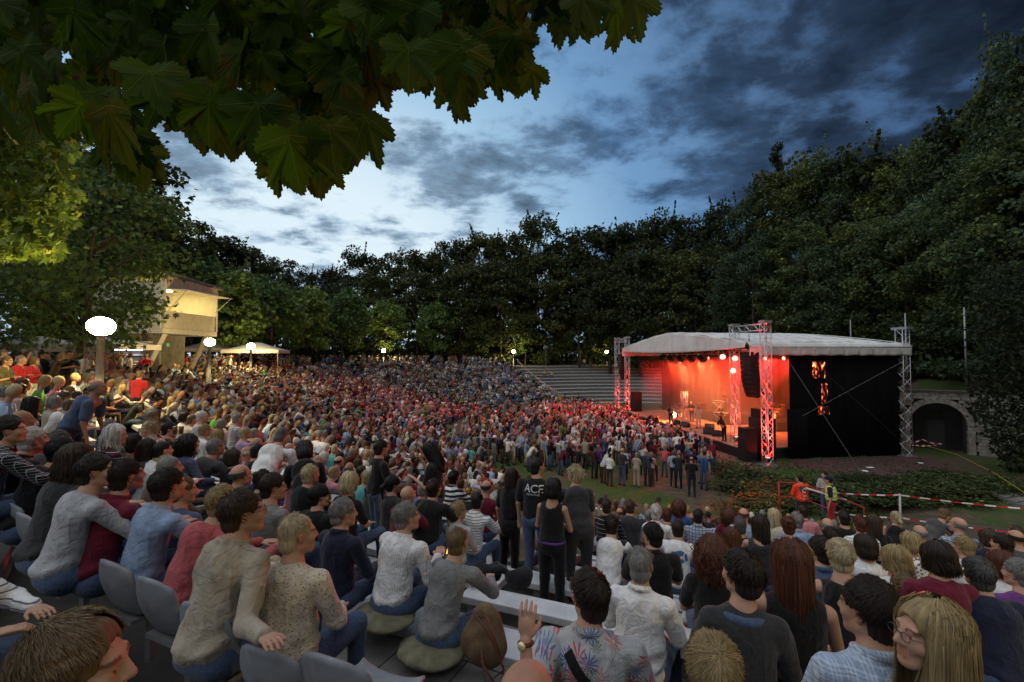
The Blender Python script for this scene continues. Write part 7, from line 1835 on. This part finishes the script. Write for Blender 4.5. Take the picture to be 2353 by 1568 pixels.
    # round gong panels lit white above the kit
    # floor monitors
    for k, (px, py, d) in enumerate(((1493, 968, 42.0), (1508, 970, 41.2), (1553, 981, 38.4), (1572, 987, 37.4), (1625, 1006, 34.0), (1645, 1013, 33.2), (1628, 985, 36.5))):
        x = (px - CX) / FPX * d; t = thing('floor_monitor', ('first', 'second', 'third', 'fourth', 'fifth', 'sixth', 'seventh')[k] + (' black wedge monitor from the left along the front of the stage' if k < 6 else ' black wedge monitor, standing behind the others'), 'loudspeaker', (x, d, .952), face_rz(x, d, 17, 39) , 'wedge monitors on the stage')
        V = [(-.36, -.24, 0), (.36, -.24, 0), (.36, .22, 0), (-.36, .22, 0), (-.36, -.24, .12), (.36, -.24, .12), (.36, -.06, .42), (-.36, -.06, .42), (.36, .22, .14), (-.36, .22, .14)]
        V = [(x_, -y_, z_) for x_, y_, z_ in V]
        MB().add(V, [(0, 1, 2, 3), (0, 4, 5, 1), (4, 7, 6, 5), (7, 9, 8, 6), (9, 3, 2, 8), (1, 5, 6, 8, 2), (0, 3, 9, 7, 4)]).obj('cabinet', m_box, t, bevel=.012)
        MB().add([(-.32, -.20, .17), (.32, -.20, .17), (.32, .03, .405), (-.32, .03, .405)], [(0, 1, 2, 3)]).obj('grille', m_grille, t)
    # microphone stands
    for k, (x, y) in enumerate(((14.75, 36.6), (13.2, 38.6), (14.0, 31.0), (15.3, 39.9))):
        t = thing('microphone_stand', 'microphone stand in front of the ' + ('singer', 'left guitarist', 'right guitarist', 'bass player')[k], 'microphone stand', (x, y, .952)); MB().tube([(0, 0, 0), (0, 0, 1.35), (.12, .2, 1.52)], .012, 5).lathe([(.15, 0), (.15, .02), (.02, .03)], 10).obj('stand', m_box, t); MB().lathe([(.001, -.03), (.022, -.02), (.03, .02), (.001, .05)], 8, (.12, .22, 1.53)).obj('microphone', m_grille, t, True)
build_named()
o_ = bpy.data.objects['riser']
if '_' in o_: del o_['_']

# ================================================================== the crowd
HAIRS = (['dark brown'] * 5 + ['brown'] * 5 + ['black'] * 2 + ['grey'] * 5 + ['dark grey'] * 2 + ['dark blonde'] * 4 + ['blonde'] * 4 + ['pale blonde'] * 2 + ['auburn'] * 2 + ['white'] * 2)
SHIRTS = (['black'] * 6 + ['charcoal'] * 4 + ['white'] * 13 + ['light grey'] * 8 + ['grey'] * 4 + ['dark grey'] * 3 + ['navy'] * 5 + ['denim blue'] * 4 + ['light blue'] * 8 + ['blue'] * 2 + ['wine red'] * 3 + ['red'] * 2 + ['rose'] * 2 + ['pink'] * 2 + ['beige'] * 4 + ['cream'] * 2 + ['brown'] * 2 + ['olive'] + ['green'] + ['turquoise'] + ['purple'] + ['lilac'])
PATS = ['plain'] * 9 + ['checked', 'checked', 'striped']
def crowd_spots():
    rg = random.Random(42); out = []
    def ok(x, y, z, stand):
        q = proj(x, y, z + (1.6 if stand else 1.2))
        if q is None or not (-60 < q[0] < 2420 and q[1] < 1600): return None
        return q
    # seated rows
    for i in range(NROW):
        ph = -272.0
        while ph < -100.5:
            rr = row_r(i, ph); pitch = (rim(ph) - r0(ph)) / NROW; ph += math.degrees(.57 / rr); r = rr + pitch * .62
            x, y = polar(r, ph); z = tier_z(i)
            q = ok(x, y, z, False)
            if q is None: continue
            # stairways and the roped off part
            if ph < -246.5 + (i / NROW - .5) * 2: continue
            if any(abs((ph - a + 1.2 * math.sin(i * .5)) * rr * .01745) < .75 for a in (-135.5, -158, -181, -203, -226)): continue
            dens = .82 if y > 9 else .96
            if 560 < q[0] < 1010 and 905 < q[1] < 1015 and i < 12: dens = .60
            if i > 19 and -175 < ph < -126: dens = .80
            if i < 1 and ph > -135: dens = .35
            if q[0] > 1980 and q[1] < 1235: continue
            if rg.random() > dens: continue
            # the hand placed people own the foreground
            if y < 3.4 or any((x - a) ** 2 + (y - b) ** 2 < .50 ** 2 for a, b, c in TAKEN): continue
            if 2 < y < 11.4 and 175 < q[0] < 290 + (0 if y < 8 else 0): continue
            if y < 9:
                hit = False
                for a, b, c in TAKEN:
                    if b < 9 and (x - a) ** 2 + (y - b) ** 2 < .66 ** 2: hit = True; break
                if hit: continue
            if y < 5.6 and rg.random() < .55: continue
            if y < 6.8 and -1.75 < x < 1.25: continue
            fx = rg.gauss(0, .05); out.append(dict(x=x + rg.gauss(0, .09), y=y + rg.gauss(0, .09), z=z, rz=face_rz(x, y) + rg.gauss(0, .22), stand=False, q=q, row=i, ph=ph))
    # standing public in the arena
    poly = [(1235, 955), (1330, 938), (1395, 952), (1440, 985), (1500, 1005), (1570, 1030), (1640, 1080), (1622, 1128), (1480, 1118), (1380, 1112), (1230, 1085), (1085, 1080), (1000, 1040), (1020, 1000), (1120, 972)]
    def inpoly(px, py):
        c = False; j = len(poly) - 1
        for i in range(len(poly)):
            (xi, yi), (xj, yj) = poly[i], poly[j]
            if (yi > py) != (yj > py) and px < (xj - xi) * (py - yi) / (yj - yi) + xi: c = not c
            j = i
        return c
    pts = []; tries = 0
    while len(pts) < 430 and tries < 60000:
        tries += 1; x = rg.uniform(-4, 15); y = rg.uniform(22, 58); q = proj(x, y, ZF)
        if q is None or not inpoly(*q): continue
        v = (Vector((x, y, 0)) - SA).dot(SN)
        if v > -3.0: continue
        front = q[1] > 1075
        if any((x - a) ** 2 + (y - b) ** 2 < (.62 if not front else .95) ** 2 for a, b in pts): continue
        # looser towards the left
        if q[0] < 1230 and rg.random() < .35: continue
        pts.append((x, y)); out.append(dict(x=x, y=y, z=ZF, rz=face_rz(x, y, 15, 37 + rg.gauss(0, 2)) + rg.gauss(0, .15), stand=True, q=proj(x, y, ZF + 1.6), row=-1, ph=0))
    # front edge of the public by hand: feet pixels
    for px, py in ((1401, 1118), (1429, 1116), (1463, 1119), (1497, 1117), (1548, 1118), (1590, 1142), (1612, 1112), (1365, 1100), (1345, 1078), (1310, 1074), (1283, 1070), (1255, 1072), (1180, 1068), (1140, 1060), (1190, 1040), (1110, 1058)):
        p = ray(px, py); s = (ZF - CAMZ) / p.z; x, y = p.x * s, p.y * s; out.append(dict(x=x, y=y, z=ZF, rz=face_rz(x, y) + rg.gauss(0, .1), stand=True, q=proj(x, y, ZF + 1.6), row=-2, ph=0))
    # standing along the rim
    for ph0, ph1, n, w in ((-176, -128, 120, 4.0), (-246, -176, 190, 3.0), (-128, -121, 6, 2)):
        for k in range(n):
            ph = rg.uniform(ph0, ph1); r = rim(ph) + rg.uniform(.4, w); x, y = polar(r, ph)
            if y < 9.5 or any((x - a) ** 2 + (y - b) ** 2 < .45 for a, b in LAMPS): continue
            if -27 < x < -22.3 and 29 < y < 36: continue
            q = ok(x, y, ZRIM, True)
            if q: out.append(dict(x=x, y=y, z=ZRIM, rz=face_rz(x, y) + rg.gauss(0, .5), stand=True, q=q, row=99, ph=ph))
    # walkers on the stairs
    for a in (-135.5, -158, -181, -203, -226):
        for i in range(2, NROW, 3):
            if rg.random() < .45:
                r = row_r(i, a) + .4; x, y = polar(r, a - 1.2 * math.sin(i * .5)); q = ok(x, y, tier_z(i), True)
                if q and y > 12: out.append(dict(x=x, y=y, z=tier_z(i), rz=rg.uniform(0, 6.28), stand=True, q=q, row=i, ph=a))
    for o in out:
        o['fem'] = rg.random() < .48; o['hair'] = rg.choice(HAIRS); o['shirt'] = rg.choice(SHIRTS); o['pat'] = rg.choice(PATS); o['kind'] = rg.choice(['short', 'short', 'long']); o['sk'] = rg.choice([0, 0, 1, 2]); o['tr'] = rg.choice(['denim blue', 'denim blue', 'navy', 'black', 'charcoal', 'beige', 'brown'])
        o['sc'] = (.955 if o['fem'] else 1.0) * rg.uniform(.96, 1.05)
        if o['fem']: o['style'] = rg.choice(['bob', 'long', 'short', 'wavy', 'pony', 'bob', 'short'])
        else: o['style'] = rg.choice(['short', 'short', 'crop', 'crop', 'bald', 'none' if o['hair'] in ('grey', 'brown') else 'short'])
        if o['style'] == 'none': o['hair'] = 'grey'
    return out
SPOTS = crowd_spots()
N_HERO = sum(1 for o in bpy.data.objects if o.parent is None and o.name.split('.')[0] == 'person')
def crowd_individuals(n):
    def size(o):
        d = math.hypot(o['x'], o['y']); vis = 1.0 if 0 < o['q'][0] < 2353 else .2
        return vis * (1.75 if o['row'] == -2 else 1.35 if o['stand'] else 1.0) / d
    SPOTS.sort(key=lambda o: -size(o)); ind = SPOTS[:n]; rest = SPOTS[n:]
    rg = random.Random(77); labels = {}
    def where(o):
        x, y = o['q']
        if o['row'] == -1: return 'before the stage'
        if o['row'] == -2: return 'in the hindmost line before the stage'
        if o['row'] == 99: return 'on the left rim'
        s = 'standing' if o['stand'] else 'seated'
        if o['y'] < 10 and x < 420: return s + ' near the lamp post'
        if x < 420: return s + ' on the left terraces'
        if x < 800: return s + ' left of the standing group'
        if x < 1240: return s + ' in the middle rows'
        if x < 1640: return s + ' before the grass'
        return s + ' before the shrubs'
    for o in ind:
        hs = {'short': 'short ', 'crop': 'cropped ', 'bob': 'bobbed ', 'long': 'long ', 'wavy': 'wavy ', 'pony': 'tied ', 'bald': 'thinning ', 'none': 'bald'}[o['style']]
        hd = 'bald person' if o['style'] == 'none' else '%s%s haired person' % (hs, o['hair'])
        o['lb'] = '%s in %s%s %s %s' % (hd, o['shirt'], '' if o['pat'] == 'plain' else ' ' + o['pat'], 'tee' if o['kind'] == 'short' else 'top', where(o)); labels.setdefault(o['lb'], []).append(o)
    od = 'leftmost second third fourth fifth sixth seventh eighth ninth'.split()
    for lb, v in labels.items():
        if len(v) > 1:
            v.sort(key=lambda o: o['q'][0])
            for k, o in enumerate(v): o['lb'] = ('rightmost ' if k == len(v) - 1 else od[min(k, 8)] + ' ') + lb
    for o in ind:
        d = math.hypot(o['x'], o['y']); lod = 1 if d < 9 else 2; g = 'f' if o['fem'] else 'm'
        if o['stand']: pk = 'stand-%s-%s' % (g, rg.choice(['upright-ahead-down', 'upright-ahead-fold', 'upright-right-down', 'upright-ahead-phone']))
        else: pk = 'sit-%s-%s' % (g, rg.choice(['upright-ahead-lap', 'lean-ahead-knees', 'upright-right-lap', 'upright-left-lap', 'slouch-ahead-knees', 'upright-ahead-fold']))
        person(o['lb'], (o['x'], o['y'], o['z']), o['rz'], pk, pose(pk), lod, o['shirt'], o['pat'], o['kind'], False, o['hair'], o['style'], o['tr'], o['sk'], group='concert goers', scale=o['sc'])
    return rest
REST = crowd_individuals(max(0, 296 - N_HERO))

CV = {True: ['upright-ahead-down', 'upright-right-fold', 'straight-left-phone', 'upright-ahead-down+up', 'stoop-ahead-fold'], False: ['upright-ahead-lap', 'lean-right-knees', 'slouch-ahead-knees', 'upright-left-fold', 'straight-farright-phone', 'lean-left-lap']}
def crowd_template(stand, fem, v):
    p = pose('%s-%s-%s' % ('stand' if stand else 'sit', 'f' if fem else 'm', CV[stand][v])); V = []; F = []; G = []
    def ring_loft(rings, g, n=7):
        b = len(V)
        for c, rx, ry in rings:
            for k in range(n): a = 6.283 * k / n; V.append((c[0] + rx * math.cos(a), c[1] + ry * math.sin(a), c[2])); G.append(g)
        for j in range(len(rings) - 1):
            for k in range(n): F.append((b + j * n + k, b + j * n + (k + 1) % n, b + (j + 1) * n + (k + 1) % n, b + (j + 1) * n + k))
        V.append(tuple(rings[-1][0])); G.append(g); e = len(V) - 1
        for k in range(n): F.append((b + (len(rings) - 1) * n + k, b + (len(rings) - 1) * n + (k + 1) % n, e, e))
    def limb(pts, rs, g, n=5):
        mb = MB().tube([Vector(q) for q in pts], rs, n); b = len(V); V.extend(mb.v); G.extend([g] * len(mb.v))
        for f in mb.f:
            if len(f) == 4: F.append(tuple(i + b for i in f))
            else:
                for k in range(1, len(f) - 1, 2): F.append((b + f[0], b + f[k], b + f[k + 1], b + f[min(k + 2, len(f) - 1)]))
    fm = .9 if fem else 1
    P, C_, N_ = p.P, p.chest, p.neck
    ring_loft([(P + [0, 0, -.10], .16, .12), (P + [0, 0, .02], .175, .135), (p.belly, .155 * fm, .12), (C_, .18 * fm, .125), (p.neck + [0, -.02, -.07], .19 * fm, .085), (N_ + [0, -.01, -.005], .075, .065)], 2, 8)
    ring_loft([(N_ + [0, 0, -.02], .055, .055), (p.H + [0, -.02, -.06], .05, .055)], 0, 6)
    b = len(V); n, m = 8, 6; H = p.H
    for j in range(m + 1):
        t = math.pi * j / m
        for k in range(n):
            a = 6.283 * k / n; x, y, z = .078 * math.sin(t) * math.cos(a), .098 * math.sin(t) * math.sin(a), .125 * math.cos(t)
            hair = z > .055 or (y < .02 and z > (-.09 if fem else -.045)); s = 1.13 if hair else .98
            V.append((H[0] + x * s, H[1] + y * s, H[2] + z * s)); G.append(1 if hair else 0)
    for j in range(m):
        for k in range(n): F.append((b + j * n + k, b + j * n + (k + 1) % n, b + (j + 1) * n + (k + 1) % n, b + (j + 1) * n + k)[::-1])
    if fem: ring_loft([(H + [0, -.045, .03], .085, .075), (H + [0, -.06, -.10], .085, .055), (H + [0, -.065, -.20], .07, .04)], 1, 6)
    for i in (0, 1):
        mid = p.sh[i] + (p.el[i] - p.sh[i]) * .75; limb([p.sh[i], mid], [.068, .062], 2); limb([mid, p.el[i], p.wr[i], p.wr[i] + (p.wr[i] - p.el[i]) * .4], [.045, .042, .030, .028], 5)
        limb([p.hip[i], p.knee[i], p.ank[i]], [.092, .068, .052], 3); a = p.ank[i]; limb([a + [0, -.03, -.05], a + [0, .15, -.06]], [.045, .035], 4)
    return np.array(V, np.float32), np.array(F, np.int32), np.array(G)
def build_crowd():
    T = {(s, f, v): crowd_template(s, f, v) for s in (False, True) for f in (False, True) for v in range(len(CV[s]))}
    VV, FF, CC_ = [], [], []; n = 0; rg = np.random.default_rng(5); PC = []
    for o in REST:
        V, F, G = T[(o['stand'], o['fem'], int(rg.integers(len(CV[o['stand']]))))]; c, s = math.cos(o['rz']), math.sin(o['rz']); W_ = V * o['sc'] * np.array([rg.uniform(.93, 1.1), 1, 1])
        # lean and turn a little so no two figures are alike
        W_[:, 1] += (W_[:, 2] - (.5 if not o['stand'] else .9)).clip(0) * rg.normal(.06 if not o['stand'] else .0, .14); W_[:, 0] += (W_[:, 2] - .5).clip(0) * rg.normal(0, .06)
        X = np.stack([W_[:, 0] * c - W_[:, 1] * s + o['x'], W_[:, 0] * s + W_[:, 1] * c + o['y'], W_[:, 2] + o['z']], 1); VV.append(X); FF.append(F + n); n += len(V)
        sk = np.array([(.46, .27, .19), (.42, .22, .15), (.32, .18, .11)][o['sk']]); sh = np.array(CLOTH[o['shirt']]) * rg.uniform(.75, 1.25); pal = np.array([sk, HAIRC[o['hair']] if o['style'] != 'none' else sk, sh, CLOTH[o['tr']], (.02, .02, .02), sk if o['kind'] == 'short' else sh])
        C_ = pal[G]
        if o['pat'] in ('checked', 'striped'):
            k = (G == 2) & (np.arange(len(G)) % 2 == 0); C_[k] *= .35
        CC_.append(C_)
    me = np_mesh('crowd', np.concatenate(VV), np.concatenate(FF), True, [mat('crowd_clothes', (1, 1, 1), .85, attr='ccol', spec=.2, noise=.2, nscale=12)])
    set_col(me, np.clip(np.concatenate(CC_), 0, 1), 'ccol'); o = link('crowd', me); tag(o, kind='stuff'); return len(REST)
NCROWD = build_crowd()
# ================================================================== benches of the terraces
def build_benches():
    far = MB(); k = 0
    seg_me = {}
    for i in range(NROW):
        ph = -270.0
        ph = -247.0
        while ph < -101:
            r = row_r(i, ph) + (rim(ph) - r0(ph)) / NROW * .62; dphi = math.degrees(2.4 / r); pm = ph + dphi / 2; x, y = polar(r, pm); q = proj(x, y, tier_z(i) + .4); ph += dphi
            if q is None or not (-80 < q[0] < 2440) or y < 3.0: continue
            if any(abs((pm - a + 1.2 * math.sin(i * .5)) * r * .01745) < 1.2 for a in (-135.5, -158, -181, -203, -226)): continue
            if (y < 6.6 and -1.7 < x < 1.5) or (y < 5.5 and x < -.9): continue
            rz = math.radians(pm) + math.pi / 2
            if y < 17 and -12 < x:
                t = thing('terrace_bench', 'grey slab bench on a terrace row under the seated public', 'bench', (x, y, tier_z(i)), rz, 'slab benches of the terrace rows'); k += 1
                if 'a' not in seg_me:
                    seg_me['a'] = MB().box((0, 0, .385), (2.3, .34, .09)).mesh('slab'); seg_me['b'] = MB().box((0, 0, .168), (.18, .26, .345)).mesh('support')
                link('slab', seg_me['a'], t, m_slab); link('support', seg_me['b'], t, m_conc, (-.8, 0, 0)); link('support', seg_me['b'], t, m_conc, (.8, 0, 0))
            else: far.box((x, y, tier_z(i) + .385), (2.3, .34, .09), rz).box((x, y, tier_z(i) + .17), (1.9, .2, .34), rz)
    for i in range(0, NROW + 1, 2):
        for k in range(26):
            pm = -248.5 - k * 2.0; r = row_r(i, pm) + .10; x, y = polar(r, pm); far.box((x, y, tier_z(i) + .05), (1.44 * r / 41, .34, .14), math.radians(pm) + math.pi / 2)
    tag(far.obj('bench_rows', m_slab), kind='stuff')
    return k
NB = build_benches()
print('PEOPLE', N_HERO, 'spots', len(SPOTS), 'crowd', NCROWD, 'benches', NB, 'tris', sum(len(m.polygons) * 2 for m in bpy.data.meshes))
